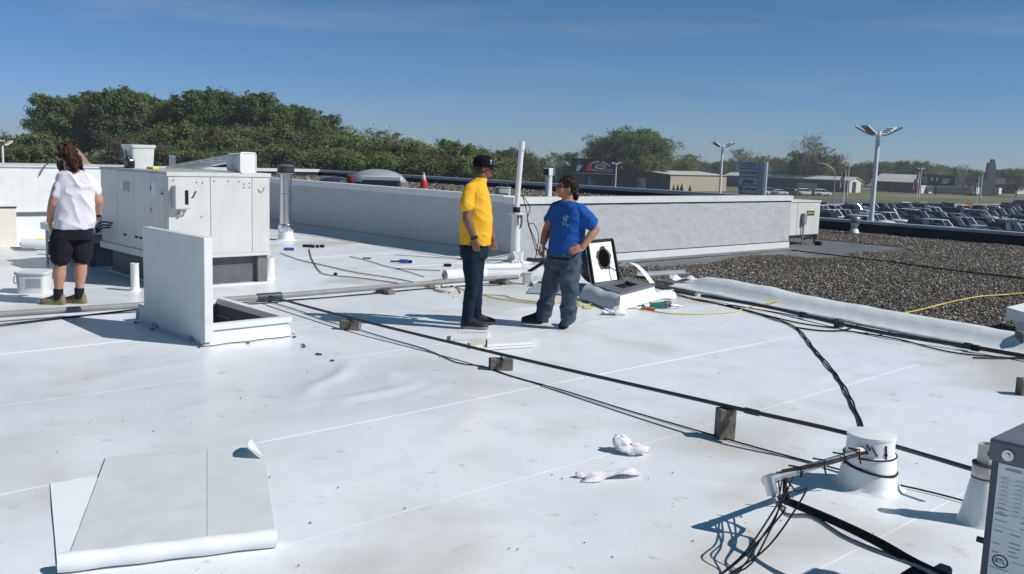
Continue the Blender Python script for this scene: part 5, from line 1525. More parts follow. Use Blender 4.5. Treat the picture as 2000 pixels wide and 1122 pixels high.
for t in np.linspace(-1, 1, 13):
    a = t*1.05
    base = hc+F1*-.008+UZ*.030+(F1*math.cos(a)*.100+L1*math.sin(a)*.083)
    tip = base+F1*(.070*math.cos(t*1.45))+UZ*(-.018*math.cos(t*1.3))
    rg.append([base, base.lerp(tip, .5)+UZ*.006, tip, tip-UZ*.006, base-UZ*.008])
bm_.loft(rg); bm_.build('brim', M['cap_cloth'], co_, 60)
lg = MB(); fpos = hc+F1*.070+L1*-.062+UZ*.078
lg.ell(fpos, (.010, .012, .014), Mr, 8, 6); lg.build('emblem', M['white'], co_)
MB().rbox(hc+F1*.066+L1*-.068+UZ*.052, (.012, .045, .010), Mr @ Matrix.Rotation(R(35), 3, 'Z'), .003, 1).build('emblem_text', M['white'], co_)
shades(hc, F1, y1)
hr = MB(); hr.ell(hc+F1*-.022+UZ*-.005, (.088, .0795, .075), Mr, 16, 10); hr.build('hair', M['beard'], y1, 60)
bd = MB(); bd.ell(hc+F1*.068+UZ*-.092, (.026, .034, .026), Mr, 12, 8); bd.tube([hc+F1*.086+L1*-.03+UZ*-.05, hc+F1*.100+UZ*-.046, hc+F1*.086+L1*.03+UZ*-.05], .007, 6); bd.build('beard', M['beard'], y1, 60)
wd = (wr_n-el_n).normalized(); wp = el_n.lerp(wr_n, .93)
MB().tube([wp-wd*.014, wp+wd*.014], .040, 14).build('watch_band', M['black'], y1, 50)
MB().rbox(wp+V3((-.005, -.038, 0)), (.034, .012, .036), None, .004, 1).build('watch', M['blackgloss'], y1)

# ---------------------------------------------------------------- man in the blue t-shirt (hand on hip)
F2 = V3((-.77, -.64, 0)).normalized(); L2 = V3((.64, -.77, 0)).normalized()  # L2: his left
b_ = empty('person', gp(1085, 640), 'man in blue t-shirt and worn jeans with one hand on his hip', 'person')
YB = 10.18
body = MB()
hF = V3((-.95, -.30, .12)).normalized()
hc = at(1106, 368, YB)
upv = (UZ - hF*UZ.dot(hF)).normalized()
head_parts(body, hc, hF, 1.0, upv)
chain(body, [at(1109, 398, YB), at(1109, 376, YB)], [.066, .060])
shR, shL = at(1084, 405, YB+.13), at(1137, 407, YB-.13)
elR, wrR = at(1067, 452, YB+.15), at(1060, 478, YB+.05)
elL, wrL = at(1163, 449, YB-.10), at(1138, 483, YB-.22)
chain(body, [at(1109, 405, YB), at(1107, 440, YB), at(1099, 495, YB)], [.11, .13, .13])
for s_, e_, w_ in ((shR, elR, wrR), (shL, elL, wrL)):
    chain(body, [s_.lerp(e_, .30), e_], [.050, .048]); chain(body, [e_, e_.lerp(w_, .35), w_], [.047, .049, .031])
hand(body, wrR, at(1056, 500, YB+.02)-wrR, V3((.5, .8, 0)), 1, .75, .06)
hand(body, wrL, at(1114, 492, YB-.27)-wrL, V3((-.1, .8, -.4)), -1, .25, .16)
hpR, knR, anR = at(1088, 508, YB+.10), at(1073, 566, YB+.14), at(1061, 615, YB+.17)
hpL, knL, anL = at(1114, 510, YB-.08), at(1113, 573, YB-.13), at(1108, 624, YB-.12)
for a, b, c_ in ((hpR, knR, anR), (hpL, knL, anL)): chain(body, [a, b, c_], [.08, .06, .045])
put(fused(body, .0058, 3), 'body', M['skin_tan'], b_)
secs = []
for (x, y, hd_, hw) in ((1109, 392, .058, .065), (1109, 396, .09, .13), (1109.5, 402, .115, .185), (1109.5, 414, .135, .215), (1109, 436, .155, .205), (1107.5, 462, .172, .192), (1104, 484, .172, .186), (1101.5, 497, .166, .182)):
    secs.append((at(x, y, YB), F2*hd_, L2*hw))
tee(b_, secs, [([at(1098, 407, YB+.06), shR+V3((.015, -.02, -.012)), at(1073, 430, YB+.16)], [.070, .070, .072]), ([at(1122, 408, YB-.06), shL+V3((-.015, .02, -.014)), at(1148, 424, YB-.125), at(1154, 436, YB-.12)], [.072, .074, .078, .076])], M['tee_blue'], seed=6, wr=.016)
# faded chest print
lc = at(1105, 432, YB-.185)
pr_ = MB()
xv = V3((.92, -.05, 0)).normalized(); 
for (cx, cz, rx, rz, a0, a1, th) in ((.0, .03, .028, .024, .2, 5.6, .006), (-.012, -.028, .018, .02, 1.0, 4.4, .006), (.022, -.03, .02, .018, 2.2, 5.8, .006), (.0, .028, .010, .010, 0, 6.2, .006)):
    pr_.tube([lc+xv*(cx+rx*math.cos(t))+UZ*(cz+rz*math.sin(t))+V3((0, -.006, 0)) for t in np.linspace(a0, a1, 12)], th*.5, 5)
M['chest_print'] = mat('chest_print', (.22, .32, .46), .9, var=.3, scale=60)
pr_.build('chest_print', M['chest_print'], b_)
jb = MB()
jb.loft([section(at(x, y, YB), F2*a_, L2*b2_) for x, y, a_, b2_ in ((1102, 486, .150, .180), (1101, 500, .158, .192), (1101, 520, .150, .195))])
for a, b, c_ in ((hpR, knR, anR), (hpL, knL, anL)):
    chain(jb, [a, a.lerp(b, .5), b, b.lerp(c_, .55), c_], [.122, .110, .094, .082, .078])
    for k, t in enumerate((.55, .72, .9)):                       # bunched denim above the boots
        q = b.lerp(c_, t); capsule(jb, q+V3((-.012, 0, .006*k)), q+V3((.012, 0, 0)), .084+.005*(k % 2), .084, 12)
put(fused(jb, .009, 4, .016, 12, (8, 8, 30)), 'jeans', M['jeans_worn'], b_)
g1 = gp(1066, 630); g2 = gp(1107, 640)
shoe(b_, V3((g1.x+.02, g1.y+.02, 0)), V3((-1, -.18, 0)), M['shoe_dark'], M['shoe_brown'], .30, .108, .12, 'boot')
shoe(b_, V3((g2.x, g2.y+.20, 0)), V3((-.18, -1, 0)), M['shoe_brown'], M['shoe_dark'], .29, .112, .12, 'boot')
hr = MB(); Lh = upv.cross(hF).normalized()
rndp = random.Random(5)
hr.ell(hc+hF*-.024+upv*.034, (.096, .084, .092), Matrix(((hF.x, Lh.x, upv.x), (hF.y, Lh.y, upv.y), (hF.z, Lh.z, upv.z))), 16, 10)
for k in range(70):
    a = rndp.uniform(0, 6.28); zz_ = rndp.uniform(-.75, 1)
    rr_ = math.sqrt(max(0, 1-zz_*zz_))
    f_, l_, u_ = math.cos(a)*rr_, math.sin(a)*rr_, zz_
    if f_ > .25 and u_ < .35: continue
    if u_ < -.2 and f_ > -.15: continue
    q = hc+hF*(f_*.098-.022)+Lh*(l_*.082)+upv*(u_*.100+.022)
    hr.ell(q, (.026, .026, .022), None, 8, 6)
for k in range(16):
    t = rndp.uniform(-1, 1)
    q = hc+hF*(-.085-.02*rndp.random())+Lh*(t*.06)+upv*(-.03-.02*rndp.random())
    hr.tube([q, q+hF*-.015+upv*-.035, q+hF*(-.03*rndp.random())+upv*-.075], [.024, .020, .010], 7)
put(fused(hr, .0075, 2, .010, 4, (40, 40, 60)), 'hair', M['hair_dark'], b_)
shades(hc, hF, b_, 1.0, upv)
MB().loft([section(at(1101.5, y, YB), F2*.170, L2*.198, 28) for y in (500.5, 505)], True, False).build('belt', M['black'], b_, 50)
tl_ = empty('seam_probe', at(1057, 497, YB+.02), 'small hand tool held in the blue shirted man\'s lowered hand', 'hand tool')
q = at(1058, 488, YB+.0)
MB().tube([q+V3((-.005, 0, .06)), q+V3((0, 0, -.02))], .012, 8).build('handle', M['pvc'], tl_)
MB().tube([q+V3((0, 0, -.02)), q+V3((.01, 0, -.06)), q+V3((.03, .01, -.15))], [.010, .007, .004], 6).build('blade', M['dark'], tl_)

# ---------------------------------------------------------------- long haired man in shorts (seen from behind)
F3 = V3((-.45, .89, 0)).normalized(); L3 = V3((-.89, -.45, 0)).normalized()   # L3: his left
p3_ = empty('person', gp(130, 594), 'long haired bearded man in white t-shirt and black shorts seen from behind', 'person')
YL = 10.62
body = MB()
hF = V3((-.97, .22, -.02)).normalized()
hc = at(128, 303, YL)
head_parts(body, hc, hF, 1.02)
chain(body, [at(140, 340, YL), at(134, 312, YL)], [.07, .062])
shL_, shR_ = at(119, 350, YL-.10), at(179, 352, YL+.10)
elL_, wrL_ = at(105, 398, YL-.12), at(97, 432, YL-.06)
elR_, wrR_ = at(191, 392, YL+.10), at(189, 425, YL+.22)
chain(body, [at(148, 350, YL), at(146, 390, YL), at(142, 450, YL)], [.12, .14, .14])
for s_, e_, w_ in ((shL_, elL_, wrL_), (shR_, elR_, wrR_)):
    chain(body, [s_.lerp(e_, .30), e_], [.062, .060]); chain(body, [e_, e_.lerp(w_, .35), w_], [.058, .056, .034])
hand(body, wrL_, at(99, 458, YL-.05)-wrL_, V3((.6, .6, 0)), -1, .35, .10)
hand(body, wrR_, at(185, 448, YL+.30)-wrR_, V3((-.8, -.3, 0)), 1, .45, .10)
hpL_, knL_, anL_ = at(122, 462, YL-.08), at(117, 517, YL-.08), at(114, 572, YL-.07)
hpR_, knR_, anR_ = at(160, 462, YL+.07), at(158, 513, YL+.05), at(155, 570, YL+.04)
for a, b, c_ in ((hpL_, knL_, anL_), (hpR_, knR_, anR_)):
    chain(body, [a, b, b.lerp(c_, .33), b.lerp(c_, .8), c_+V3((0, 0, -.02))], [.09, .068, .072, .046, .044])
put(fused(body, .0058, 3), 'body', M['skin_pale'], p3_)
secs = []
for (x, y, hd_, hw) in ((141, 332, .06, .075), (143, 336, .095, .13), (146, 341, .115, .18), (147.5, 352, .13, .208), (147.5, 375, .145, .208), (146, 405, .155, .205), (145, 430, .158, .208), (144, 446, .158, .212)):
    secs.append((at(x, y, YL), F3*hd_, L3*hw))
tee(p3_, secs, [([at(134, 350, YL-.05), shL_+V3((.02, .02, -.014)), at(116, 366, YL-.10), at(113, 380, YL-.11)], [.070, .070, .074, .073]), ([at(164, 351, YL+.05), shR_+V3((-.02, -.02, -.014)), at(186, 372, YL+.10)], [.070, .068, .072])], M['tee_white'], seed=10, wr=.018)
sb2 = MB()
sb2.loft([section(at(x, y, YL), F3*a_, L3*b2_) for x, y, a_, b2_ in ((143, 432, .145, .190), (142, 448, .152, .205), (141, 468, .152, .212))])
chain(sb2, [hpL_, at(119, 492, YL-.08), at(118, 503, YL-.08)], [.118, .120, .112]); chain(sb2, [hpR_, at(160, 490, YL+.06), at(160, 500, YL+.06)], [.118, .118, .110])
put(fused(sb2, .009, 4, .011, 15), 'shorts', M['shorts'], p3_)
for a in (anL_, anR_):
    MB().tube([V3((a.x, a.y, .06)), V3((a.x, a.y, .185))], [.050, .053], 14).build('sock', M['black'], p3_, 50)
for a, d_ in ((anL_, V3((-1, .02, 0))), (anR_, V3((-1, .12, 0)))):
    shoe(p3_, V3((a.x+.065, a.y, 0)), d_, M['shoe_olive'], M['shoe_olive'], .28, .105, .115)
hr = MB(); Lh = UZ.cross(hF).normalized()
rndp = random.Random(8)
hr.ell(hc+hF*-.024+UZ*.034, (.098, .086, .094), Matrix(((hF.x, Lh.x, 0), (hF.y, Lh.y, 0), (hF.z, Lh.z, 1))), 16, 10)
for k in range(80):
    a = rndp.uniform(0, 6.28); zz_ = rndp.uniform(-.6, 1)
    rr_ = math.sqrt(max(0, 1-zz_*zz_)); f_, l_, u_ = math.cos(a)*rr_, math.sin(a)*rr_, zz_
    if f_ > .35 and u_ < .45: continue
    q = hc+hF*(f_*.098-.022)+Lh*(l_*.085)+UZ*(u_*.104+.022)
    hr.ell(q, (.026, .026, .024), None, 8, 6)
for k in range(46):                                             # wind blown lengths down to the shoulders
    t = rndp.uniform(-1, 1); u0 = rndp.uniform(-.05, .09)
    q = hc+hF*(-.05-.05*rndp.random())+Lh*(t*.075)+UZ*u0
    bl = rndp.uniform(.2, .95)
    q1_ = q+hF*(-.05*bl)+UZ*(-.06)+Lh*(t*.01); q2_ = q1_+hF*(-.05*bl)+UZ*(-.06)+Lh*rndp.uniform(-.02, .02); q3_ = q2_+hF*rndp.uniform(-.05, .03)+UZ*(-.05)
    hr.tube([q, q1_, q2_, q3_], [.020, .018, .012, .005], 6)
put(fused(hr, .0065, 2, .012, 9, (45, 45, 50)), 'hair', M['hair_brown'], p3_)
bd = MB()
for (f_, u_, r_) in ((.06, -.085, .045), (.065, -.115, .042), (.06, -.15, .034), (.03, -.07, .055), (.085, -.065, .026)):
    bd.ell(hc+hF*f_+UZ*u_, (r_, r_*1.1, r_), None, 12, 9)
put(fused(bd, .0075, 2, .008, 2, (40, 40, 60)), 'beard', M['beard'], p3_)
shades(hc, hF, p3_, 1.02)
wd = (wrR_-elR_).normalized(); wp = elR_.lerp(wrR_, .80)
MB().tube([wp-wd*.02, wp+wd*.02], .044, 14).build('watch', M['black'], p3_, 50)

# ================================================================== the surroundings
GZ0 = -5.2
M['grass'] = mat('grass', (.115, .115, .048), .95, var=.35, scale=.05, stain=[((.20, .165, .095), .02, .48, .66, .8), ((.075, .105, .03), .035, .5, .7, .7)])
M['asphalt'] = mat('asphalt', (.085, .085, .085), .9, var=.2, scale=.4)
M['concrete'] = mat('concrete', (.34, .325, .30), .9, var=.1, scale=.2)
M['dirt'] = mat('dirt', (.28, .215, .145), .95, var=.3, scale=.3, bump=.3, bscale=.8)
M['metal_dark_shaded'] = mat('metal_siding_dark_shaded', (.085, .085, .085), .6, var=.08, scale=.4)  # paints shade onto walls turned from the sun; also dark roofs, a door
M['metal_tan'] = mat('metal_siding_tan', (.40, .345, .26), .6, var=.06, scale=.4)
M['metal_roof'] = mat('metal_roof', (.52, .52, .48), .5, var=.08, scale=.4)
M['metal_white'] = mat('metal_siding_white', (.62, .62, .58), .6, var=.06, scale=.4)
M['bark'] = mat('bark', (.14, .12, .10), .9, var=.3, scale=3)
M['bark_pale'] = mat('bark_pale', (.30, .28, .25), .9, var=.3, scale=3)
M['white_steel'] = mat('white_steel', (.74, .75, .76), .4, var=.04, scale=3)
g = MB().add([V3((-900, -300, GZ0)), V3((900, -300, GZ0)), V3((900, 1100, GZ0)), V3((-900, 1100, GZ0))], [(0, 1, 2, 3)])
tag(g.build('ground', M['grass']), 'grass and dirt ground reaching the horizon', None, None, 'structure')
def strip(name, px, z, m, label):
    pts = [gp(x, y, z) for x, y in px]
    o = MB().add(pts, [tuple(range(len(pts)))]).build(name, m)
    if o.data.polygons[0].normal.z < 0: o.data.flip_normals()
    tag(o, label, None, None, 'structure')
def onray_s(x, s):
    d = ray(x, 320); k = s/(d.x*E2.x+d.y*E2.y); return d.x*k*E1.x+d.y*k*E1.y
def onray_n(x, n):
    d = ray(x, 320); k = n/(d.x*E1.x+d.y*E1.y); return d.x*k*E2.x+d.y*k*E2.y
lot = MB().add([P(34, -60, GZ0+.004), P(205, -20, GZ0+.004), P(205, 110, GZ0+.004), P(34, 110, GZ0+.004)], [(0, 1, 2, 3)])
tag(lot.build('car_lot', M['asphalt']), 'asphalt car dealer lot below the roof', None, None, 'structure')
rd_ = [(1400, 392), (2100, 403), (2100, 409.5), (1400, 398.5)]
strip('road', [(1300, 397.5), (2150, 399.5), (2150, 408.5), (1300, 405.5)], GZ0+.010, M['concrete'], 'pale concrete road beyond the car lot')

# ---- far buildings
def warehouse(label, xc, xl, xr, Y, yt, mL, mR, mRoof, rise=.9, doors=(), name='warehouse', ridge_along='e1', zbase=GZ0):
    c0 = at(xc, yt, Y)
    sc_, nc_ = sn(c0); ze = c0.z
    nl = onray_s(xl, sc_); sr = onray_n(xr, nc_)
    o = empty(name, P((sc_+sr)/2, (nc_+nl)/2, zbase), label, 'building')
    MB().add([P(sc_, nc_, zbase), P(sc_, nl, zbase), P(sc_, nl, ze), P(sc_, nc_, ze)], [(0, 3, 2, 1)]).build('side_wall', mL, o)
    b = MB()
    if ridge_along == 'e1':
        sm = (sc_+sr)/2
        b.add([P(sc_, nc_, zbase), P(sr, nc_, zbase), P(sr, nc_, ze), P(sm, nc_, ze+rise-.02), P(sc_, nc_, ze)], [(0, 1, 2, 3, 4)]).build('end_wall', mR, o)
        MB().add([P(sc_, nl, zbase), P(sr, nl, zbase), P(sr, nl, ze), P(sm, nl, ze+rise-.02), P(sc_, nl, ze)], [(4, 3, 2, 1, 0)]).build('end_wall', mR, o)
        rf = MB()
        e = .35
        rf.add([P(sc_-e, nc_-e, ze-.05), P(sc_-e, nl+e, ze-.05), P(sm, nl+e, ze+rise), P(sm, nc_-e, ze+rise), P(sr+e, nc_-e, ze-.05), P(sr+e, nl+e, ze-.05),
                P(sc_-e, nc_-e, ze-.25), P(sc_-e, nl+e, ze-.25), P(sr+e, nc_-e, ze-.25), P(sm, nc_-e, ze+rise-.2)],
               [(0, 3, 2, 1), (3, 4, 5, 2), (0, 1, 7, 6), (0, 6, 9, 3), (3, 9, 8, 4)])
        rf.build('roof', mRoof, o)
    else:
        nm = (nc_+nl)/2
        b.add([P(sc_, nc_, zbase), P(sr, nc_, zbase), P(sr, nc_, ze), P(sc_, nc_, ze)], [(0, 1, 2, 3)]).build('end_wall', mR, o)
        e = .35
        MB().add([P(sc_-e, nc_-e, ze-.05), P(sr+e, nc_-e, ze-.05), P(sr+e, nm, ze+rise), P(sc_-e, nm, ze+rise), P(sr+e, nl+e, ze-.05), P(sc_-e, nl+e, ze-.05)], [(0, 1, 2, 3), (3, 2, 4, 5)]).build('roof', mRoof, o)
        MB().add([P(sc_, nc_, ze), P(sc_, nm, ze+rise-.02), P(sc_, nl, ze)], [(0, 1, 2)]).build('gable', mL, o)
    for k in range(1, 40):                              # siding ribs on the near faces
        n_ = nc_+(nl-nc_)*k/40
        if k % 4 == 0: MB().bsn(sc_-.06, sc_-.005, n_, n_+.12, zbase, ze-.3).build('siding_rib', mL, o)
    for (face, a, b_, z0, z1, m, nm_) in doors:
        if face == 'L':
            n0, n1 = sorted((onray_s(a, sc_), onray_s(b_, sc_)))
            MB().bsn(sc_-.10, sc_+.05, n0, n1, zbase+z0, zbase+z1).build(nm_, m, o)
        else:
            s0, s1 = sorted((onray_n(a, nc_), onray_n(b_, nc_)))
            MB().bsn(s0, s1, nc_-.10, nc_+.05, zbase+z0, zbase+z1).build(nm_, m, o)
    return o
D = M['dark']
warehouse('tan metal warehouse with dark open bay behind the yellow shirted man', 892, 838, 1036, 190, 336, M['metal_dark_shaded'], M['metal_tan'], M['metal_roof'], .7, [('R', 903, 928, 0, 3.2, D, 'bay_door'), ('R', 985, 997, 0, 2.4, D, 'door'), ('L', 850, 884, 0, 3.4, D, 'bay_door')], ridge_along='e2')
warehouse('dark brown warehouse behind the billboard and blue shirted man', 1196, 1036, 1240, 262, 333, M['metal_dark_shaded'], M['metal_tan'], M['metal_dark_shaded'], .5, [('L', 1070, 1078, 0, 2.6, D, 'door'), ('L', 1100, 1112, 0, 3, D, 'bay_door'), ('L', 1150, 1160, 0, 2.4, M['metal_white'], 'door')])
warehouse('tan warehouse with shade darkened side and pale roof right of the billboard', 1310, 1202, 1421, 238, 341, M['metal_dark_shaded'], M['metal_tan'], M['metal_roof'], .8, [('L', 1246, 1264, 0, 3.0, M['metal_white'], 'bay_door'), ('L', 1214, 1226, 0, 1.9, D, 'bay_door'), ('L', 1201.5, 1207, 0, 2.0, D, 'door')], ridge_along='e2')
warehouse('long low dark building with pale eave behind the dealer sign', 1660, 1418, 1685, 285, 352.5, M['metal_dark_shaded'], M['metal_white'], M['metal_roof'], 1.0, [('R', 1668, 1675, 0, 3.2, D, 'bay_door'), ('L', 1560, 1600, 0, 2.2, M['metal_roof'], 'bay_door')])
warehouse('grey building with wide pale roof beyond the tall lamp', 1800, 1706, 1840, 305, 357, M['metal_dark_shaded'], M['metal_white'], M['metal_roof'], 2.4, [('L', 1728, 1742, 0, 3, D, 'bay_door'), ('L', 1712, 1716, 0, 2.4, D, 'door')])
warehouse('grey gabled building beside the concrete tower', 1985, 1934, 2010, 345, 361, M['metal_dark_shaded'], M['metal_roof'], M['metal_dark_shaded'], 2.2, [('L', 1945, 1965, 0, 2.2, D, 'bay_door')])
warehouse('white warehouse half hidden by bushes behind the long white unit', -80, -150, 112, 128, 294, M['metal_dark_shaded'], M['metal_white'], M['metal_roof'], .5, [('R', 60, 76, 0, 4, M['metal_dark_shaded'], 'bay_door')], ridge_along='e2')
# dirt pile
c_ = at(148, 318, 95)
dp = MB(); rg = []
for i in range(13):
    t = i/12
    rr_ = 4.9*(1-t)**.9+.05
    rg.append([V3((c_.x+rr_*math.cos(a)*(1+.12*math.sin(3*a+i)), c_.y+rr_*math.sin(a)*(1+.1*math.cos(4*a+i)), GZ0+(c_.z+1.55-GZ0)*t+.15*math.sin(a*5+i)*(1-t))) for a in np.linspace(0, 2*math.pi, 26, endpoint=False)])
dp.loft(rg)
tag(dp.build('dirt_pile', M['dirt'], None, 60), 'tall tan dirt pile beyond the man in shorts', 'dirt pile')

# ---- four-headed lot lamps
def lamp(label, px, py, Y, span, yaw=.4, heads=4, group=None):
    top = at(px, py, Y)
    o = empty('lot_lamp', (top.x, top.y, GZ0), label, 'lamp post', group)
    ax = V3((top.x, top.y, 0))
    r_ = span*.042
    MB().tube([ax+UZ*GZ0, ax+UZ*(top.z-span*.17)], [r_*1.35, r_], 14).build('pole', M['white_steel'], o, 50)
    MB().lathe([(r_*2.5, 0), (r_*2.5, .4), (r_*1.5, .5)], ax+UZ*GZ0, 14).build('base', M['concrete'], o, 50)
    MB().tube([ax+UZ*(top.z-span*.20), ax+UZ*(top.z-span*.10)], r_*1.6, 12).build('collar', M['white_steel'], o, 50)
    for k in range(heads):
        a = (yaw, -yaw, math.pi-yaw, math.pi+yaw)[k]+.12
        d = V3((math.cos(a), math.sin(a), 0)); sd = V3((-math.sin(a), math.cos(a), 0))
        p0_ = ax+UZ*(top.z-span*.17)+d*r_
        p1_ = p0_+d*span*.12+UZ*span*.0
        MB().tube([p0_, p1_], r_*.7, 8).build('arm', M['white_steel'], o)
        dd = (d*.88+UZ*.47).normalized(); nn = dd.cross(sd).normalized()
        Mx = Matrix(((dd.x, sd.x, nn.x), (dd.y, sd.y, nn.y), (dd.z, sd.z, nn.z)))
        hcen = p1_+dd*span*.17
        ho = MB().rbox(hcen, (span*.36, span*.19, span*.035), Mx, span*.008, 1).build('lamp_head', M['white_steel'], o)
        MB().box(hcen+nn*(span*.021 if nn.z < 0 else -span*.021), (span*.28, span*.15, span*.006), Mx).build('led_panel', M['greymetal'], ho)
        for q in (-.3, 0, .3): MB().box(hcen+dd*span*.36*q*.8-nn*(span*.024 if nn.z < 0 else -span*.024), (span*.02, span*.16, span*.014), Mx).build('cooling_fin', M['coping'], ho)
lamp('tall white four headed lot lamp rising above the parked cars', 1717, 247, 55, 2.75, .45)
lamp('white four headed lot lamp in front of the tan warehouse', 1412, 278, 100, 2.75, .45)
lamp('white lot lamp behind the domed skylight', 787, 304, 150, 2.5, .6)
lamp('small white lot lamp beside the black billboard', 1204, 318, 165, 2.0, .9)
lamp('far lot lamp beyond the long dark building', 1659, 322, 235, 2.4, .7)
lamp('far lot lamp behind the middle flag', 1800, 328, 245, 2.4, .7)
lamp('far lot lamp behind the flag beside the trailers', 1920, 333, 255, 2.4, .7)
lamp('lot lamp head peeking over the long white unit', 4, 275, 70, 1.9, 1.2)

# ---- dealer sign with four panels
sy = 150
c0 = at(1441, 380, sy); c1s, c1n = sn(c0)
nr = onray_s(1484, c1s)
sg = empty('dealer_sign', P(c1s+.6, (c1n+nr)/2, GZ0), 'tall blue grey dealer pylon sign with four brand panels', 'sign')
zt = at(1450, 316, sy).z
MB().bsn(c1s, c1s+.9, nr-.95, nr, GZ0, zt+.05).build('side_column', M['coping'], sg)
MB().bsn(c1s+.1, c1s+.8, nr+.02, c1n, GZ0, zt-.1).build('core', M['charcoal'], sg)
MB().tube([P(c1s+.3, nr-1.1, GZ0), P(c1s+.3, nr-1.1, zt+.05)], .10, 8).build('edge_post', M['white_steel'], sg)
M['signpanel'] = mat('sign_panel', (.46, .50, .56), .4, var=.03, scale=.5)
hts = [316, 330.5, 346, 361.5, 378]
hts = [316, 330, 345.5, 361.5, 377.5]
nmid = (nr+c1n)/2
for k in range(4):
    z1 = at(1462, hts[k]+1, sy).z; z0 = at(1462, hts[k+1]-.6, sy).z
    pn = MB().bsn(c1s-.08, c1s+.09, nr+.06, c1n-.04, z0, z1).build('panel', M['signpanel'], sg)
    fr = frame(P(c1s-.085, nmid, (z0+z1)/2), -E1, UZ)
    hgt = z1-z0; wid = c1n-nr
    if k == 0:
        t_ = text_mb('CHRYSLER', hgt*.36, fr @ Matrix.Translation((0, hgt*.22, 0)), .01, None, 1.5, .02)
        for sgn in (-1, 1):
            t_.add([fr @ V3(q) for q in ((0, -hgt*.12, .01), (sgn*wid*.40, -hgt*.06, .01), (sgn*wid*.36, -hgt*.14, .01), (0, -hgt*.26, .01))], [(0, 1, 2, 3) if sgn < 0 else (3, 2, 1, 0)])
        t_.build('lettering', M['blackprint'], pn)
    elif k == 1: text_mb('DODGE', hgt*.46, fr, .01, None, 1.7, .035).build('lettering', M['blackprint'], pn)
    elif k == 2: text_mb('Jeep', hgt*.80, fr, .015, None, 1.15, .03).build('lettering', M['blackprint'], pn)
    else:
        text_mb('RAM', hgt*.46, fr @ Matrix.Translation((wid*.14, 0, 0)), .015, None, 1.8, .04).build('lettering', M['blackprint'], pn)
        em_ = MB().add([fr @ V3((-wid*.34+x_*wid*.085, y_*hgt*.32, .012)) for x_, y_ in ((-1, 1), (1, 1), (1, -.3), (0, -1), (-1, -.3))], [(4, 3, 2, 1, 0)])
        eo = em_.build('emblem', M['blackprint'], pn)
        MB().add([fr @ V3((-wid*.34+x_*wid*.045, y_*hgt*.2+.02, .02)) for x_, y_ in ((-1, .6), (1, .6), (.5, -.4), (0, -1), (-.5, -.4))], [(4, 3, 2, 1, 0)]).build('emblem', M['signpanel'], pn)

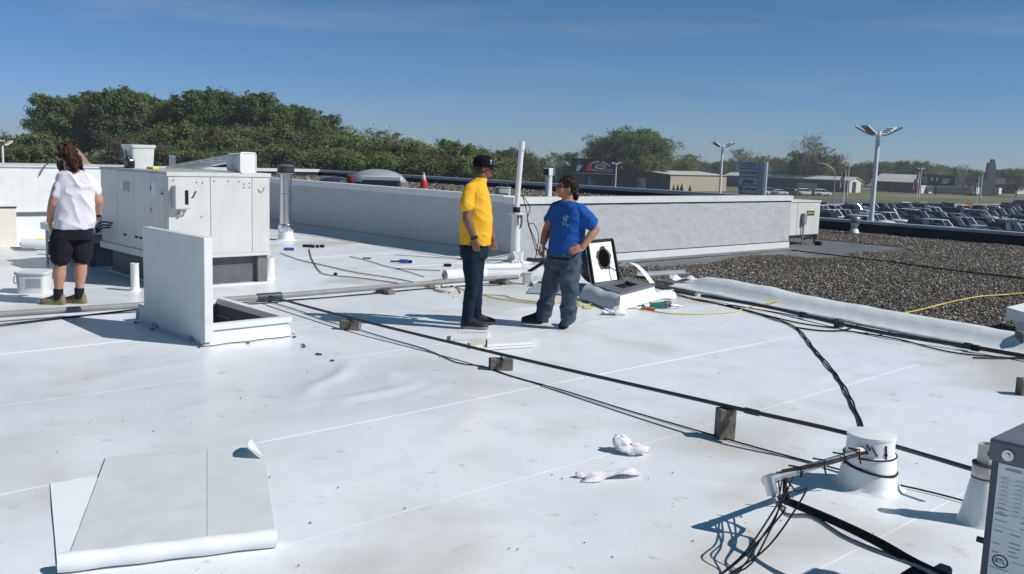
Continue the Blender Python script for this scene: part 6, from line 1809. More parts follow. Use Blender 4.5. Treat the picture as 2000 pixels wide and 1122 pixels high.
# ---- billboards
def billboard(label, xa, xb, ya, yb, Y, kind):
    a, b = at(xa, yb, Y), at(xb, yb+.0328*(xb-xa)*.3, Y)
    zt = at(xa, ya, Y).z; zb = at(xa, yb, Y).z
    a = V3((a.x, a.y, 0)); b = V3((b.x, b.y+1.0, 0)); d = (b-a).normalized(); nn = V3((d.y, -d.x, 0))
    if nn.y > 0: nn = -nn
    c = (a+b)/2
    o = empty('billboard', (c.x, c.y, GZ0), label, 'billboard')
    W_ = (b-a).length; H_ = zt-zb
    Mx = Matrix(((d.x, -nn.x, 0), (d.y, -nn.y, 0), (0, 0, 1)))
    MB().rbox(c+UZ*(zb+H_/2), (W_, .5, H_), Mx, .04, 1).build('panel', M['cap_cloth'], o)
    MB().tube([c+UZ*GZ0-nn*.35, c+UZ*(zt-.2)-nn*.35], .38, 10).build('post', M['dark'], o)
    MB().box(c+UZ*(zb-.25)+nn*.45, (W_*.98, .7, .08), Mx).build('catwalk', M['greymetal'], o)
    for q in (-.3, 0, .3): MB().tube([c+d*W_*q+UZ*(zb-.25)+nn*.4, c+d*W_*q+UZ*(zb-.1)+nn*1.5], .04, 5).build('flood_light', M['greymetal'], o)
    fr = Matrix(((d.x, 0, nn.x, c.x+nn.x*.26), (d.y, 0, nn.y, c.y+nn.y*.26), (0, 1, 0, zb+H_/2), (0, 0, 0, 1)))
    def patch(pts, m, nm):
        MB().add([fr @ V3((x_*W_/2, y_*H_/2, .012)) for x_, y_ in pts], [tuple(range(len(pts)))]).build(nm, m, o)
    M.setdefault('ad_red', mat('ad_red', (.22, .012, .03), .5, var=.2, scale=.5)); M.setdefault('ad_blue', mat('ad_blue', (.01, .02, .07), .5, var=.1, scale=.5)); M.setdefault('ad_grey', mat('ad_grey', (.24, .25, .30), .5, var=.2, scale=.7)); M.setdefault('ad_green', mat('ad_green', (.012, .07, .05), .5, var=.2, scale=.5))
    if kind == 0:
        patch([(-.85, -.85), (-.72, -.85), (-.55, .0), (-.78, .05)], M['ad_grey'], 'figure')
        patch([(-.78, .05), (-.66, .1), (-.6, .8), (-.8, .8)], M['ad_blue'], 'figure')
        patch([(-.40, -.75), (-.05, -.75), (-.16, .3), (-.3, .3)], M['ad_red'], 'red_shape')
        for k in range(11):                           # the curved line of lettering, too small to read
            if k == 5: continue
            t = (k-5)/5; x_ = .26+t*.42; y_ = .55-.42*t*t-.1*t
            patch([(x_-.030, y_-.10), (x_+.026, y_-.11), (x_+.028, y_+.17), (x_-.028, y_+.18)], M['ad_grey'], 'letter')
        rg = [fr @ V3(((.26+.25*math.cos(t))*W_/2, (-.12+.30*math.sin(t))*H_/2, .014)) for t in np.linspace(0, 2*math.pi, 24)]
        MB().tube(rg, .09, 5, False).build('oval', M['ad_grey'], o)
        MB().tube([fr @ V3(((.08+.36*t)*W_/2, (-.12+.10*math.sin(t*14))*H_/2, .014)) for t in np.linspace(0, 1, 14)], .08, 5).build('script', M['ad_grey'], o)
        for y_ in (-.55, -.80): patch([(-.1, y_), (.86, y_), (.86, y_+.07), (-.1, y_+.07)], M['ad_grey'], 'text_line')
    else:
        patch([(-.9, -.6), (-.55, -.6), (-.6, .7), (-.9, .7)], M['ad_green'], 'green_shape')
        for x_ in (-.30, -.02): patch([(x_-.05, -.1), (x_+.03, -.1), (x_+.04, .55), (x_-.04, .55)], M['ad_grey'], 'letter')
        for k in range(4):
            patch([(.30, .55-.3*k), (.30+.5-.06*k, .55-.3*k), (.30+.5-.06*k, .40-.3*k), (.30, .40-.3*k)], M['ad_grey'] if k else M['ad_blue'], 'text_line')
            for o_ in o.children:
                if o_.name.startswith('text_line') and o_.data.polygons[0].normal.y > 0: o_.data.flip_normals()
billboard('wide black billboard with red shape and pale oval emblem', 1118, 1204, 309, 336, 225, 0)
billboard('dark billboard with green patch above the parked trailers', 1795, 1866, 341, 362, 292, 1)

# ---- semi trailers
M['trailer'] = mat('trailer_side_shaded', (.34, .35, .38), .45, var=.06, scale=.3)  # shade on the whitish trailer sides, put into a darker grey
def trailer(label, xr_, Y, L_, yb, yt, mside, cab=False):
    e = at(xr_, yb, Y); s_, n_ = sn(e)
    zt = at(xr_, yt, Y).z; zb = at(xr_, yb, Y).z
    o = empty('semi_trailer', P(s_+1.25, n_+L_/2, zb-1.1), label, 'trailer', None)
    MB().bsn(s_, s_+2.5, n_, n_+L_, zb, zt).build('box', mside, o)
    MB().bsn(s_+.05, s_+2.45, n_-.04, n_, zb+.05, zt-.05).build('rear_door', M['white_steel'], o)
    MB().bsn(s_+.3, s_+2.2, n_+.4, n_+L_*.9, zb-.35, zb).build('chassis', M['dark'], o)
    for q in (1.2, 2.4):
        for w_ in (.15, 2.1): MB().tube([P(s_+w_, n_+q, zb-.6), P(s_+w_+.25, n_+q, zb-.6)], .5, 14).build('wheel', M['black'], o, 50)
    for w_ in (.5, 1.9): MB().bsn(s_+w_, s_+w_+.12, n_+L_-3, n_+L_-2.85, zb-1.1, zb).build('landing_leg', M['dark'], o)
    return o
t1_ = trailer('long semi trailer with shade greyed side, white rear doors and small dark lettering', 1906, 296, 15.5, 379.5, 366.5, M['trailer'])
s_, n_ = sn(at(1906, 379.5, 296)); zb = at(1906, 379.5, 296).z
for k in range(3): MB().bsn(s_-.02, s_, n_+2.2+.7*k, n_+2.7+.7*k, zb+1.2, zb+1.7).build('lettering', M['charcoal'], t1_)
trailer('shorter shade greyed semi trailer parked beyond the lettered one', 1950, 318, 8.5, 379.5, 367.5, M['trailer'])
t2_ = trailer('shade greyed semi trailer with dark red cargo marking under the billboard', 1834, 312, 7.5, 378, 364, M['trailer'])
s_, n_ = sn(at(1834, 378, 312)); zb = at(1834, 378, 312).z
MB().bsn(s_-.02, s_, n_+.5, n_+3.4, zb+.2, zb+1.7).build('marking', M['ad_red'], t2_)
# ---- concrete tower
tp = at(1937, 312, 300); bs = V3((tp.x, tp.y, 0))
tw = empty('tower', (bs.x, bs.y, GZ0), 'slender grey concrete tower on the skyline', 'tower')
MB().loft([[bs+V3((x_*w_, y_*w_, z)) for x_, y_ in ((-1, -1), (1, -1), (1, 1), (-1, 1))] for z, w_ in ((GZ0, 1.35), (tp.z-3, 1.12), (tp.z-1.0, .95))]).build('shaft', M['charcoal'], tw)
MB().box(bs+V3((.25, 0, tp.z-.5)), (1.1, 1.1, 1.1)).build('head', M['charcoal'], tw)
MB().tube([bs+V3((.9, 0, tp.z-2)), bs+V3((.9, 0, tp.z-.2))], .25, 6).build('hoist', M['dark'], tw)
MB().box(bs+V3((-2.2, 0, GZ0+2.6)), (3.2, 3, 5.2)).build('annex', M['charcoal'], tw)
# ---- flags
M['flag_white'] = mat('flag_white', (.60, .58, .60), .8, var=.1, scale=2, transl=.3)
M['flag_red'] = mat('flag_red', (.33, .02, .035), .8, var=.1, scale=2, transl=.3)
M['flag_blue'] = mat('flag_blue', (.015, .02, .10), .8, var=.1, scale=2, transl=.2)
def flagpole(label, px, yt, Y, hang=1.0):
    t_ = at(px, yt, Y); a = V3((t_.x, t_.y, 0))
    o = empty('flagpole', (a.x, a.y, GZ0), label, 'flag', 'flags beside the road')
    MB().tube([a+UZ*GZ0, a+UZ*t_.z], [.10, .07], 10).build('pole', M['white_steel'], o, 50)
    MB().ell(a+UZ*(t_.z+.08), (.10, .10, .10), None, 10, 6).build('finial', M['yellowp'], o, 50)
    fo2 = None
    NW = 14; Wf, Hf = 2.6, 1.5
    for k in range(13):
        rg = []
        for i in range(NW+1):
            u_ = i/NW
            x_ = -.08-.62*u_*Wf*.5-.12*math.sin(u_*9); droop = 1.35*u_**1.1*hang
            y_ = .16*math.sin(u_*11+k*.12)
            zt_ = t_.z-.15-droop-Hf*k/13*(1+.35*u_); zb_ = t_.z-.15-droop-Hf*(k+1)/13*(1+.35*u_)
            rg.append([a+V3((x_, y_, zt_)), a+V3((x_, y_, zb_))])
        mm = M['flag_red'] if k % 2 == 0 else M['flag_white']
        if k < 7:
            MB().loft(rg[:6], False, False).build('canton_band', M['flag_blue'], o, 60)
            rg = rg[5:]
        MB().loft(rg, False, False).build('stripe', mm, o, 60)
flagpole('striped flag hanging on white pole before the long dark building', 1652, 335, 178)
flagpole('striped flag hanging on white pole left of the dark billboard', 1795, 340, 178)
flagpole('striped flag hanging on white pole before the lettered trailer', 1912, 348, 182)
# ---- curved street lamp, highway signs
t_ = at(1631, 345, 195); a = V3((t_.x, t_.y, 0))
o = empty('street_lamp', (a.x, a.y, GZ0), 'slim curved arm street lamp by the road', 'lamp post')
zt = t_.z
MB().tube(spline([a+UZ*GZ0, a+UZ*zt, a+V3((-.5, 0, zt+1.3)), a+V3((-1.6, 0, zt+2.2)), a+V3((-3.1, 0, zt+2.6))], .6), .10, 8).build('pole', M['greymetal'], o, 50)
MB().rbox(a+V3((-3.5, 0, zt+2.6)), (.9, .3, .15), None, .03, 1).build('lamp_head', M['greymetal'], o)
c_ = at(1692, 406, 172)
o = empty('road_sign', (c_.x, c_.y, GZ0), 'blue roadside sign with white lettering and arrow', 'sign')
M['signblue'] = mat('sign_blue', (.008, .045, .25), .4, var=.04, scale=2)
MB().rbox(c_, (1.6, .06, 1.55), None, .02, 1).build('panel', M['signblue'], o)
text_mb('REST', .52, frame(c_+V3((0, -.034, .42)), V3((1, 0, 0)), UZ), .004).build('lettering', M['white_steel'], o)
text_mb('AREA', .50, frame(c_+V3((0, -.034, -.08)), V3((1, 0, 0)), UZ), .004).build('lettering', M['white_steel'], o)
MB().add([c_+V3(q) for q in ((-.03, -.036, -.72), (.05, -.036, -.72), (.05, -.036, -.55), (.14, -.036, -.55), (.01, -.036, -.38), (-.12, -.036, -.55), (-.03, -.036, -.55))], [tuple(range(7))]).build('arrow', M['white_steel'], o)
for q in (-.5, .5): MB().tube([V3((c_.x+q, c_.y+.06, GZ0)), V3((c_.x+q, c_.y+.06, c_.z+.6))], .05, 6).build('post', M['galv'], o)
c_ = at(1893, 399, 186)
o = empty('road_sign', (c_.x, c_.y, GZ0), 'orange diamond roadwork sign beyond the parked cars', 'sign')
M['signorange'] = mat('sign_orange', (.62, .22, .02), .5, var=.05, scale=2)
MB().rbox(c_, (1.2, .05, 1.2), Matrix.Rotation(R(45), 3, 'Y'), .02, 1).build('panel', M['signorange'], o)
MB().tube([V3((c_.x, c_.y+.06, GZ0)), V3((c_.x, c_.y+.06, c_.z))], .05, 6).build('post', M['galv'], o)

# ================================================================== cars
CARCOL = {'black': (.012, .013, .017), 'navy': (.012, .022, .055), 'grey': (.085, .09, .10), 'silver': (.32, .335, .35), 'white': (.66, .67, .68), 'teal': (.012, .045, .055), 'maroon': (.075, .010, .012)}
CARM = {k: mat('paint_'+k, c, .38, var=.03, scale=1, spec=.4, coat=.15, metal=.0) for k, c in CARCOL.items()}
M['carglass'] = mat('car_glass', (.010, .012, .016), .14, var=.05, scale=1, spec=.5)
M['headlight'] = mat('headlight', (.7, .7, .7), .2, var=.05, scale=4)
M['taillight'] = mat('taillight', (.35, .01, .01), .3, var=.05, scale=4)
M['tyre'] = mat('tyre', (.018, .018, .018), .8, var=.1, scale=5)
def proto_car(kind):
    """built at the origin, nose towards +x; returns list of (name, mesh, material key, sub) """
    o = empty(kind, (0, 0, 0), 'x', 'car')
    L_, W_, belt, roofz, hood = {'sedan': (4.75, .91, .92, 1.43, .90), 'suv': (4.75, .95, 1.06, 1.74, 1.05), 'pickup': (5.8, 1.0, 1.14, 1.90, 1.14)}[kind]
    # lower body: (x fraction, z top, half width, z bottom)
    if kind == 'sedan': pf = [(-.5, .70, .70, .42), (-.485, .90, .82, .30), (-.40, .98, .90, .24), (-.2, .95, .91, .24), (.12, .93, .91, .24), (.22, .92, .91, .24), (.38, .84, .88, .24), (.465, .72, .80, .28), (.5, .55, .68, .36)]
    elif kind == 'suv': pf = [(-.5, .90, .80, .45), (-.485, 1.06, .90, .34), (-.40, 1.08, .95, .30), (0, 1.07, .95, .28), (.18, 1.06, .95, .28), (.26, 1.05, .94, .28), (.42, .98, .90, .30), (.475, .86, .84, .34), (.5, .66, .74, .42)]
    else: pf = [(-.5, 1.10, .94, .55), (-.49, 1.16, .97, .48), (-.2, 1.15, 1.0, .42), (.05, 1.15, 1.0, .42), (.2, 1.15, 1.0, .42), (.24, 1.15, 1.0, .42), (.45, 1.12, .96, .42), (.49, 1.0, .92, .46), (.5, .75, .86, .52)]
    rg = []
    for x_, zt_, hw, zb_ in pf:
        x_ *= L_
        h_ = zt_-zb_
        sec = [(-hw*.90, zb_), (-hw, zb_+h_*.25), (-hw*1.01, zb_+h_*.6), (-hw*.97, zb_+h_*.9), (-hw*.86, zt_), (0, zt_+.02), (hw*.86, zt_), (hw*.97, zb_+h_*.9), (hw*1.01, zb_+h_*.6), (hw, zb_+h_*.25), (hw*.90, zb_)]
        rg.append([V3((x_, y_, z_)) for y_, z_ in sec])
    MB().loft(rg).build('body', CARM['grey'], o, 40)
    # cabin: (x bottom front, x top front, x top rear, x bottom rear)
    xb, xt, yr, ybk = {'sedan': (1.05, .35, -1.05, -1.75), 'suv': (1.05, .45, -1.95, -2.25), 'pickup': (1.15, .55, -.85, -.98)}[kind]
    hw = W_*.88; ht = W_*.70
    B = [V3((xb, -hw, belt)), V3((xb, hw, belt)), V3((ybk, hw, belt)), V3((ybk, -hw, belt))]
    T = [V3((xt, -ht, roofz)), V3((xt, ht, roofz)), V3((yr, ht, roofz)), V3((yr, -ht, roofz))]
    rf = MB()
    rf.loft([[T[0]+V3((.02, -.02, -.05)), T[1]+V3((.02, .02, -.05)), T[2]+V3((-.02, .02, -.05)), T[3]+V3((-.02, -.02, -.05))], [T[0], T[1], T[2], T[3]], [T[0]*.93+V3((0, 0, roofz*.07+.04)), T[1]*.93+V3((0, 0, roofz*.07+.04)), T[2]*.93+V3((0, 0, roofz*.07+.04)), T[3]*.93+V3((0, 0, roofz*.07+.04))]])
    for i in range(4): rf.tube([B[i], T[i]], .04, 5)
    for sgn in (0, 1):
        m1 = B[sgn].lerp(B[3-sgn], .48); m2 = T[sgn].lerp(T[3-sgn], .45); rf.tube([m1, m2], .045, 5)
        if kind == 'suv': rf.tube([B[sgn].lerp(B[3-sgn], .78), T[sgn].lerp(T[3-sgn], .74)], .055, 5)
    rf.f = [f[::-1] if False else f for f in rf.f]
    rf.build('roof', CARM['grey'], o, 40)
    inn = V3((0, 0, 0))
    MB().add([B[1], B[0], T[0], T[1]], [(0, 1, 2, 3)]).build('windshield', M['carglass'], o)
    MB().add([B[3], B[2], T[2], T[3]], [(0, 1, 2, 3)]).build('rear_window', M['carglass'], o)
    MB().add([B[0], B[3], T[3], T[0]], [(0, 1, 2, 3)]).build('side_window', M['carglass'], o)
    MB().add([B[2], B[1], T[1], T[2]], [(0, 1, 2, 3)]).build('side_window', M['carglass'], o)
    wr_ = {'sedan': .33, 'suv': .37, 'pickup': .42}[kind]
    for x_ in (L_*.31, -L_*.30):
        for s_ in (-1, 1):
            wo = MB().tube([V3((x_, s_*(W_-.20), wr_)), V3((x_, s_*(W_+.015), wr_))], wr_, 16).build('wheel', M['tyre'], o, 50)
            MB().tube([V3((x_, s_*(W_-.1), wr_)), V3((x_, s_*(W_+.03), wr_))], wr_*.62, 12).build('rim', M['alu'], wo, 50)
    for s_ in (-1, 1):
        MB().rbox(V3((L_*.462, s_*W_*.66, {'sedan': .68, 'suv': .82, 'pickup': .98}[kind])), (.22, .34, .15), None, .03, 1).build('headlight', M['headlight'], o)
        MB().rbox(V3((-L_*.487, s_*W_*.72, {'sedan': .80, 'suv': .98, 'pickup': 1.0}[kind])), (.14, .26, .18 if kind == 'sedan' else .32), None, .02, 1).build('taillight', M['taillight'], o)
    MB().rbox(V3((L_*.492, 0, {'sedan': .55, 'suv': .66, 'pickup': .82}[kind])), (.08, W_*.9, .16 if kind != 'pickup' else .3), None, .02, 1).build('grille', M['dark'], o)
    if kind == 'pickup':
        MB().box(V3((-L_*.34, 0, 1.18)), (L_*.28, 1.6, .03)).build('bed', M['dark'], o)
    return o
protos = {k: proto_car(k) for k in ('sedan', 'suv', 'pickup')}
def project(p):
    d = p-CPOS; k = d.dot(_f); return 1000+FPX*d.dot(_r)/k, 561-FPX*d.dot(_u)/k
def place_car(kind, p, ang, colr, label, group):
    o = copy_tree(protos[kind])
    o.location = p; o.rotation_euler = (0, 0, ang)
    o.name = {'sedan': 'parked_car', 'suv': 'parked_suv', 'pickup': 'pickup_truck'}[kind]
    tag(o, label, {'sedan': 'car', 'suv': 'car', 'pickup': 'pickup truck'}[kind], group)
    for ch in o.children:
        if ch.name.split('.')[0] in ('body', 'roof'):
            ch.material_slots[0].link = 'OBJECT'; ch.material_slots[0].material = CARM[colr]
    return o
rc = random.Random(21)
ncar = 0
NROWS = [38, 43.8, 53, 58.8, 68, 73.8, 83]
face = math.atan2(-E1.y, -E1.x)
for ri, n_ in enumerate(NROWS):
    s_ = 98.0
    while s_ < 186:
        s_ += 2.95
        p = P(s_+rc.uniform(-.15, .15), n_+rc.uniform(-.25, .25), GZ0+.006)
        x_, y_ = project(p+V3((0, 0, 1.2)))
        if not (1575 < x_ < 2030 and 404 < y_ < 466): continue
        if rc.random() < .10: continue
        colr = rc.choices(['black', 'navy', 'grey', 'silver', 'white', 'teal', 'maroon'], [22, 17, 18, 16, 22, 6, 3])[0]
        kind = rc.choices(['sedan', 'suv', 'pickup'], [38, 40, 22])[0]
        place_car(kind, p, face+rc.choice([0, 0, 0, math.pi])+rc.uniform(-.07, .07), colr, '%s %s parked in the dealer lot' % ({'navy': 'dark navy', 'grey': 'dark grey', 'teal': 'dark teal', 'maroon': 'dark red'}.get(colr, colr), {'sedan': 'sedan', 'suv': 'tall hatchback suv', 'pickup': 'pickup truck'}[kind]), '%s %ss in the dealer lot' % (colr, kind))
        ncar += 1
# row along the road, side on
for k in range(15):
    x_ = 1600+28*k+rc.uniform(-4, 4); y_ = 418.5-.004*(x_-1600)
    p = gp(x_, y_, GZ0+.006)
    colr = rc.choices(['black', 'navy', 'grey', 'white', 'silver'], [30, 20, 20, 20, 10])[0]
    kind = rc.choice(['suv', 'pickup', 'suv', 'sedan'])
    place_car(kind, p, math.pi/2+rc.uniform(-.06, .06)-math.pi*(k % 2)*0, colr, '%s %s in the back row along the road' % (colr, {'sedan': 'sedan', 'suv': 'boxy suv', 'pickup': 'pickup truck'}[kind]), '%s %ss along the road' % (colr, kind))
for k, (x_, y_) in enumerate(((1484, 378.5), (1503, 379), (1520, 379.5), (1545, 380), (1556, 380), (1572, 380.5), (1588, 381), (1604, 381.5))):
    p = gp(x_, y_+2, GZ0+.006); colr = ['white', 'silver', 'white', 'grey', 'white', 'white', 'silver', 'white'][k]
    place_car(['sedan', 'suv'][k % 2], p, rc.uniform(-.3, .3), colr, '%s %s beside the long dark building' % (colr, ['sedan', 'suv'][k % 2]), 'cars beside the long building, %s' % colr)
p = gp(1988, 409, GZ0+.006)
place_car('pickup', p, R(170), 'teal', 'dark teal pickup truck driving on the pale road', None)
for k in protos.values():
    for ch in list(k.children):
        for g2_ in list(ch.children): bpy.data.objects.remove(g2_)
        bpy.data.objects.remove(ch)
    bpy.data.objects.remove(k)

# ================================================================== trees
def leafmat(name, ramp, tr=.38):
    return mat(name, ramp[0][1], .65, var=.2, scale=.4, island_ramp=ramp, transl=tr, spec=.25)
M['leaf_dark'] = leafmat('leaf_dark', [(0, (.054, .088, .024)), (.5, (.098, .150, .042)), (.85, (.140, .195, .058)), (1, (.20, .24, .09))])
M['leaf_mid'] = leafmat('leaf_mid', [(0, (.078, .110, .030)), (.5, (.135, .180, .046)), (1, (.21, .25, .08))])
M['leaf_spring'] = leafmat('leaf_spring', [(0, (0.098, 0.132, 0.040)), (.5, (0.149, 0.190, 0.063)), (1, (0.218, 0.253, 0.103))])
M['leaf_brown'] = leafmat('leaf_brown', [(0, (.070, .066, .038)), (.5, (.122, .112, .062)), (1, (.18, .165, .09))])
M['leaf_grey'] = leafmat('leaf_grey', [(0, (.05, .055, .035)), (.5, (.085, .09, .055)), (1, (.13, .14, .09))])
def tree_proto(seed, h, cr, z0, nl, per, lsz, lm, bark, spread=.75, droop=0.0, trunks=1, twig=False):
    """a tapered trunk with limbs and leaf clumps spread through the crown; unit: metres"""
    rs = np.random.RandomState(seed); rnd = random.Random(seed)
    tb = MB(); tips = []
    for tk in range(trunks):
        bx = V3((rnd.uniform(-.3, .3)*(trunks-1), rnd.uniform(-.3, .3)*(trunks-1), 0))
        lean = V3((rnd.uniform(-.06, .06), rnd.uniform(-.06, .06), 0))*(1 if trunks == 1 else 2.2)
        axis = [bx+lean*(h*t)+V3((.15*math.sin(t*5+seed), .15*math.cos(t*4+seed), h*t*.9)) for t in np.linspace(0, 1, 9)]
        axis[0].z = -.3
        tb.tube(axis, [h*.019*(1-t*.93)+.02 for t in np.linspace(0, 1, 9)], 7)
        for k in range(nl//trunks):
            t = z0+(1-z0)*(k+rnd.random())/(nl//trunks)
            i = min(7, int(t*8)); b0 = axis[i].lerp(axis[i+1], t*8-i)
            a = k*2.399+rnd.uniform(-.5, .5)
            env = math.sin(math.pi*min(1, max(.06, (t-z0)/(1-z0)*.86+.14)))**.6
            ln = cr*env*rnd.uniform(.50, 1.25)
            up = rnd.uniform(.35, .95)-droop
            d = V3((math.cos(a), math.sin(a), up)).normalized()
            e = b0+d*ln
            mid = b0.lerp(e, .5)+V3((0, 0, -.04*ln))
            tb.tube([b0, mid, e], [h*.006*(1.2-t*.7)+.012, h*.004*(1.2-t*.7)+.01, .012], 5)
            tips.append((e, ln)); tips.append((mid.lerp(e, .4), ln))
            for j in range(4):
                q = mid.lerp(e, rnd.random()); d2 = (d+V3((rnd.uniform(-1, 1), rnd.uniform(-1, 1), rnd.uniform(-.3, .9)))).normalized()
                e2 = q+d2*ln*rnd.uniform(.25, .55)
                tb.tube([q, e2], [h*.0022+.008, .008], 4)
                tips.append((e2, ln*.6))
                if twig:
                    for _ in range(3):
                        e3 = e2+V3((rnd.uniform(-1, 1), rnd.uniform(-1, 1), rnd.uniform(0, 1.2)))*ln*.22
                        tb.tube([q.lerp(e2, .6), e3], [.014, .006], 3)
    C_ = np.array([t[0] for t in tips]); n = len(C_)
    per_ = per
    P_ = np.repeat(C_, per_, 0)
    sig = np.repeat(np.array([max(.22, spread*.36*t[1]**.6*rnd.uniform(.6, 1.25)) for t in tips]), per_)[:, None]
    P_ = P_ + rs.randn(len(P_), 3)*sig*np.array([1, 1, .8])
    keep_ = P_[:, 2] > h*.06
    P_ = P_[keep_]
    m = len(P_)
    cen_ = np.repeat(C_, per_, 0)[keep_]
    out_n = (P_-cen_); out_n /= (np.linalg.norm(out_n, axis=1)[:, None]+1e-6)
    ax_ = P_*np.array([1, 1, 0]); ax_ /= (np.linalg.norm(ax_, axis=1)[:, None]+1e-6)
    nrm = out_n*.5+ax_*.45+np.array([0, 0, .55])+rs.randn(m, 3)*.55       # leaves face outwards and up, as foliage does
    nrm /= np.linalg.norm(nrm, axis=1)[:, None]
    a = np.cross(nrm, rs.randn(m, 3)); a /= np.linalg.norm(a, axis=1)[:, None]
    b = np.cross(nrm, a)
    sz = lsz*rs.uniform(.55, 1.3, m)[:, None]
    a *= sz; b *= sz*.62
    V = np.stack([P_-a*.5, P_+b*.5, P_+a*.5, P_-b*.5], 1).reshape(-1, 3)
    F = np.arange(m*4).reshape(-1, 4)
    tr = tb.mesh('trunk'); tr.polygons.foreach_set('use_smooth', [True]*len(tr.polygons)); tr.materials.append(bark)
    cw = np_mesh('crown', V, F); cw.materials.append(lm)
    return tr, cw, h
TP = {}
TP.update({
 'cotton1': tree_proto(1, 17, 3.6, .38, 46, 36, .40, M['leaf_dark'], M['bark_pale']),
 'cotton2': tree_proto(2, 17, 3.1, .42, 44, 34, .38, M['leaf_dark'], M['bark_pale']),
 'cotton3': tree_proto(3, 17, 3.7, .34, 46, 34, .40, M['leaf_mid'], M['bark_pale']),
 'bushy1': tree_proto(4, 9, 3.4, .10, 34, 36, .30, M['leaf_brown'], M['bark'], .8),
 'bushy2': tree_proto(5, 9, 3.6, .10, 34, 38, .32, M['leaf_mid'], M['bark'], .8),
 'bushy3': tree_proto(6, 9, 3.3, .12, 34, 36, .32, M['leaf_spring'], M['bark'], .8),
 'oak1': tree_proto(7, 13, 5.0, .18, 52, 42, .40, M['leaf_dark'], M['bark'], .85),
 'oak2': tree_proto(8, 13, 4.8, .18, 50, 40, .40, M['leaf_mid'], M['bark'], .85),
 'thin': tree_proto(9, 14, 4.2, .30, 34, 7, .40, M['leaf_spring'], M['bark_pale'], .6, 0, 2, True),
 'bare': tree_proto(10, 14, 5.0, .22, 46, 2, .30, M['leaf_grey'], M['bark_pale'], .5, -.3, 3, True),
 'spruce': None,
})
def spruce(seed):
    rnd = random.Random(seed); tb = MB(); tb.tube([V3((0, 0, -.2)), V3((0, 0, 4.2))], [.12, .02], 6)
    V = []; F = []
    for k in range(420):
        t = rnd.random()**.8; z = .3+4.1*t; r_ = 1.15*(1-t)+.08; a = rnd.uniform(0, 6.28)
        p0 = V3((0, 0, z)); p1 = V3((r_*math.cos(a), r_*math.sin(a), z-.25)); sd = V3((-math.sin(a), math.cos(a), 0))*.16
        i = len(V); V += [p0, p1-sd, p1+V3((0, 0, -.12)), p1+sd]; F.append((i, i+1, i+2, i+3))
    me = MB().add(V, F).mesh('crown'); me.materials.append(M['leaf_dark'])
    tr = tb.mesh('trunk'); tr.materials.append(M['bark'])
    return tr, me, 4.4
TP['spruce'] = spruce(3)
rt = random.Random(31)
def tree(kind, px, ytop, Y, label, group, wide=1.0, name='tree', zb=GZ0):
    t_ = at(px, ytop, Y)
    tr, cw, h_ = TP[kind]
    k = max(.2, (t_.z-zb)/(h_*1.02))
    o = empty(name, (t_.x, t_.y, zb), label, 'tree', group, rt.uniform(0, 6.28))
    o.scale = (k*wide, k*wide, k)
    link('trunk', tr, o); link('crown', cw, o)
    return o
for (x, y, Y, kd) in ((92, 172, 150, 'cotton1'), (122, 176, 160, 'cotton2'), (150, 172, 152, 'cotton3'), (182, 166, 158, 'cotton1'), (212, 160, 150, 'cotton2'), (240, 157, 160, 'cotton1'), (268, 166, 152, 'cotton3'),
        (296, 172, 162, 'cotton2'), (322, 186, 152, 'cotton1'), (350, 178, 160, 'cotton3'), (384, 163, 150, 'cotton1'), (412, 157, 158, 'cotton2'), (440, 166, 152, 'cotton1'), (468, 174, 160, 'cotton3'), (496, 165, 152, 'cotton1'),
        (524, 173, 160, 'cotton2'), (552, 190, 152, 'cotton3'), (582, 194, 158, 'cotton1'), (610, 197, 152, 'cotton2'), (634, 212, 160, 'cotton1'), (108, 190, 172, 'cotton3'), (168, 190, 174, 'cotton1'), (226, 185, 176, 'cotton3'),
        (284, 190, 174, 'cotton1'), (340, 196, 176, 'cotton2'), (400, 186, 174, 'cotton3'), (456, 190, 176, 'cotton2'), (512, 190, 174, 'cotton1'), (570, 208, 174, 'cotton2'), (622, 224, 172, 'cotton3')):
    tree(kd, x, y, Y, {'cotton1': 'tall dark green tree in the dense wood beyond the roof', 'cotton2': 'tall narrow dark tree in the dense wood beyond the roof', 'cotton3': 'tall lighter green tree in the dense wood beyond the roof'}[kd], {'cotton1': 'tall dark trees of the wood', 'cotton2': 'narrow dark trees of the wood', 'cotton3': 'lighter trees of the wood'}[kd], 1.08)
BW = {'bushy1': 'brownish bushes', 'bushy2': 'green bushes', 'bushy3': 'yellow green bushes', 'oak1': 'broad dark trees', 'oak2': 'broad green trees'}
lbl2 = {'bushy1': 'brownish budding bush in the brush before the wood', 'bushy2': 'green bush in the brush before the wood', 'bushy3': 'yellow green bush in the brush before the wood'}
seq = ['bushy1', 'bushy2', 'bushy1', 'bushy3', 'bushy1', 'bushy3', 'bushy2']
i = 0
for x in range(-30, 960, 26):
    top = np.interp(x, [-40, 40, 85, 100, 215, 250, 330, 450, 560, 650, 720, 800, 900, 960], [262, 256, 262, 304, 302, 268, 244, 252, 248, 256, 264, 272, 290, 296])
    kd = seq[i % 7]; i += 1
    tree(kd, x+rt.uniform(-8, 8), top+rt.uniform(-8, 10), 128+rt.uniform(-5, 8), lbl2[kd], BW[kd]+' in the brush before the wood', 1.15, 'bush_tree')
for x in range(250, 940, 34):
    top = np.interp(x, [250, 450, 650, 800, 940], [282, 286, 288, 294, 306])
    kd = seq[(i+3) % 7]; i += 1
    tree(kd, x+rt.uniform(-8, 8), top+rt.uniform(-6, 8), 116+rt.uniform(-3, 3), lbl2[kd].replace('the brush before', 'low growth before'), BW[kd]+' in the low growth before the wood', 1.3, 'bush_tree')
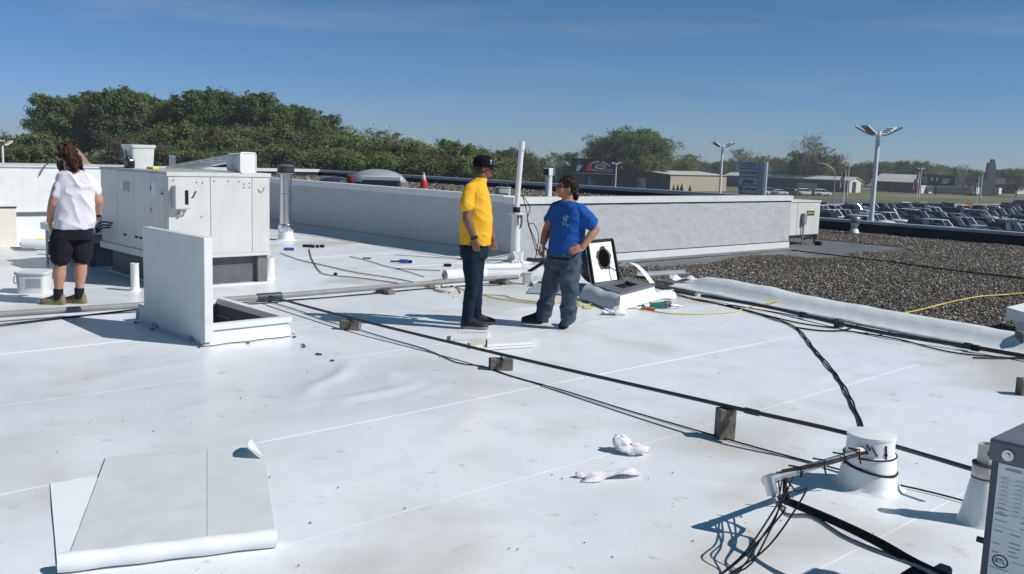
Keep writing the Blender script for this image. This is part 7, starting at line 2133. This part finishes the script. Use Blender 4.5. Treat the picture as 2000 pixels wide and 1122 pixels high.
for x in range(-20, 110, 22):
    tree('bushy2', x, 288+rt.uniform(-5, 6), 112, 'leafy bush standing before the white warehouse', 'bushes before the white warehouse', 1.0, 'bush_tree')
for (x, y, Y, kd, lb) in ((668, 246, 150, 'cotton3', 'green tree at the end of the tall wood'), (702, 256, 148, 'cotton2', 'dark tree past the end of the tall wood'), (660, 236, 165, 'thin', 'thin budding tree at the shoulder of the wood'),
        (762, 246, 152, 'thin', 'airy budding tree above the brush'), (795, 250, 156, 'thin', 'second airy budding tree above the brush'), (880, 264, 150, 'cotton1', 'slim dark green tree above the brush'),
        (848, 284, 150, 'bushy1', 'brown budding bush below the slim tree'), (905, 284, 160, 'bushy2', 'green bush right of the slim tree'), (935, 288, 200, 'cotton3', 'green tree behind the yellow shirted man\'s cap'), (965, 290, 205, 'thin', 'airy tree behind the yellow shirted man'), (990, 287, 200, 'bushy1', 'brown tree left of the standing pipe'), (1022, 292, 200, 'bushy1', 'brown tree right of the standing pipe'),
        (1048, 306, 205, 'bushy2', 'low green tree right of the standing pipe'), (1088, 294, 260, 'thin', 'pale airy tree left of the billboard'), (1112, 298, 262, 'bushy2', 'green tree left of the billboard'), (1142, 295, 280, 'bare', 'bare tree behind the billboard'),
        (1185, 266, 255, 'oak2', 'broad green tree rising behind the billboard'), (1222, 254, 250, 'oak1', 'large dark green tree behind the tan warehouse'), (1258, 250, 256, 'oak1', 'largest dark green tree behind the tan warehouse'), (1280, 262, 252, 'oak2', 'green tree at the edge of the large clump'), (1240, 282, 246, 'bushy2', 'green bush below the large dark trees'), (1275, 300, 246, 'bushy3', 'yellow green bush below the large dark trees'),
        (1168, 290, 262, 'bushy2', 'green bush left of the large clump'), (1302, 304, 300, 'bare', 'bare tree right of the large clump'), (1335, 297, 285, 'thin', 'young green tree behind the tan warehouse'), (1360, 298, 285, 'thin', 'young airy tree behind the tan warehouse'), (1342, 312, 270, 'bushy3', 'yellow green bush behind the tan warehouse'),
        (1440, 286, 330, 'thin', 'airy tree above the dealer sign'), (1462, 292, 330, 'bare', 'bare tree above the dealer sign'), (1482, 300, 330, 'thin', 'budding tree right above the dealer sign'), (1585, 260, 300, 'bare', 'tall bare tree behind the long dark building'), (1612, 272, 300, 'thin', 'tall half bare tree behind the long dark building'), (1565, 296, 305, 'bushy2', 'green tree below the tall bare tree'), (1600, 300, 300, 'bushy2', 'green bush below the tall bare tree'), (1630, 300, 305, 'bushy1', 'brown green tree right of the tall bare tree'),
        (1848, 318, 340, 'thin', 'airy tree behind the dark billboard'), (1878, 320, 340, 'bare', 'bare tree right of the dark billboard'), (1990, 330, 300, 'oak2', 'green tree near the gabled building')):
    tree(kd, x, y, Y, lb, None, 1.1)
j = 0
for x in range(1290, 2060, 17):
    top = np.interp(x, [1290, 1330, 1420, 1500, 1560, 1660, 1700, 1800, 1900, 2000, 2060], [318, 312, 316, 308, 312, 318, 316, 318, 336, 332, 334])
    kd = ['bushy2', 'oak2', 'bushy3', 'oak1', 'bushy1', 'bushy2'][j % 6]; j += 1
    tree(kd, x+rt.uniform(-6, 6), top+rt.uniform(-6, 6), 372+rt.uniform(-20, 30), {'bushy1': 'brownish tree in the far tree line', 'bushy2': 'rounded green tree in the far tree line', 'bushy3': 'yellow green tree in the far tree line', 'oak1': 'broad dark tree in the far tree line', 'oak2': 'broad green tree in the far tree line'}[kd], BW.get(kd, 'broad trees')+' in the far tree line', 1.25)
for x in (1316, 1324, 1332, 1348):
    tree('spruce', x, 358+rt.uniform(-2, 3), 232, 'small dark spruce before the tan warehouse wall', 'spruces at the tan warehouse', 1.0, 'spruce_tree')

# ================================================================== the air between: thin even haze
hz = MB()
hz.add([V3((x, y, z)) for z in (GZ0-1.0, 17.5) for x, y in ((-920, -320), (920, -320), (920, 1120), (-920, 1120))], [(3, 2, 1, 0), (4, 5, 6, 7), (0, 1, 5, 4), (1, 2, 6, 5), (2, 3, 7, 6), (3, 0, 4, 7)])
hm = bpy.data.materials.new('haze'); hm.use_nodes = True
hm.node_tree.nodes.clear()
ho_ = hm.node_tree.nodes.new('ShaderNodeOutputMaterial'); hv = hm.node_tree.nodes.new('ShaderNodeVolumePrincipled')
hv.inputs['Color'].default_value = (.84, .90, 1.0, 1)
hv.inputs['Density'].default_value = 0.00042
hv.inputs['Anisotropy'].default_value = 0.2
hm.node_tree.links.new(hv.outputs['Volume'], ho_.inputs['Volume'])
tag(hz.build('haze', hm), 'thin pale haze over the distant wood and car lot', 'haze', None, 'stuff')
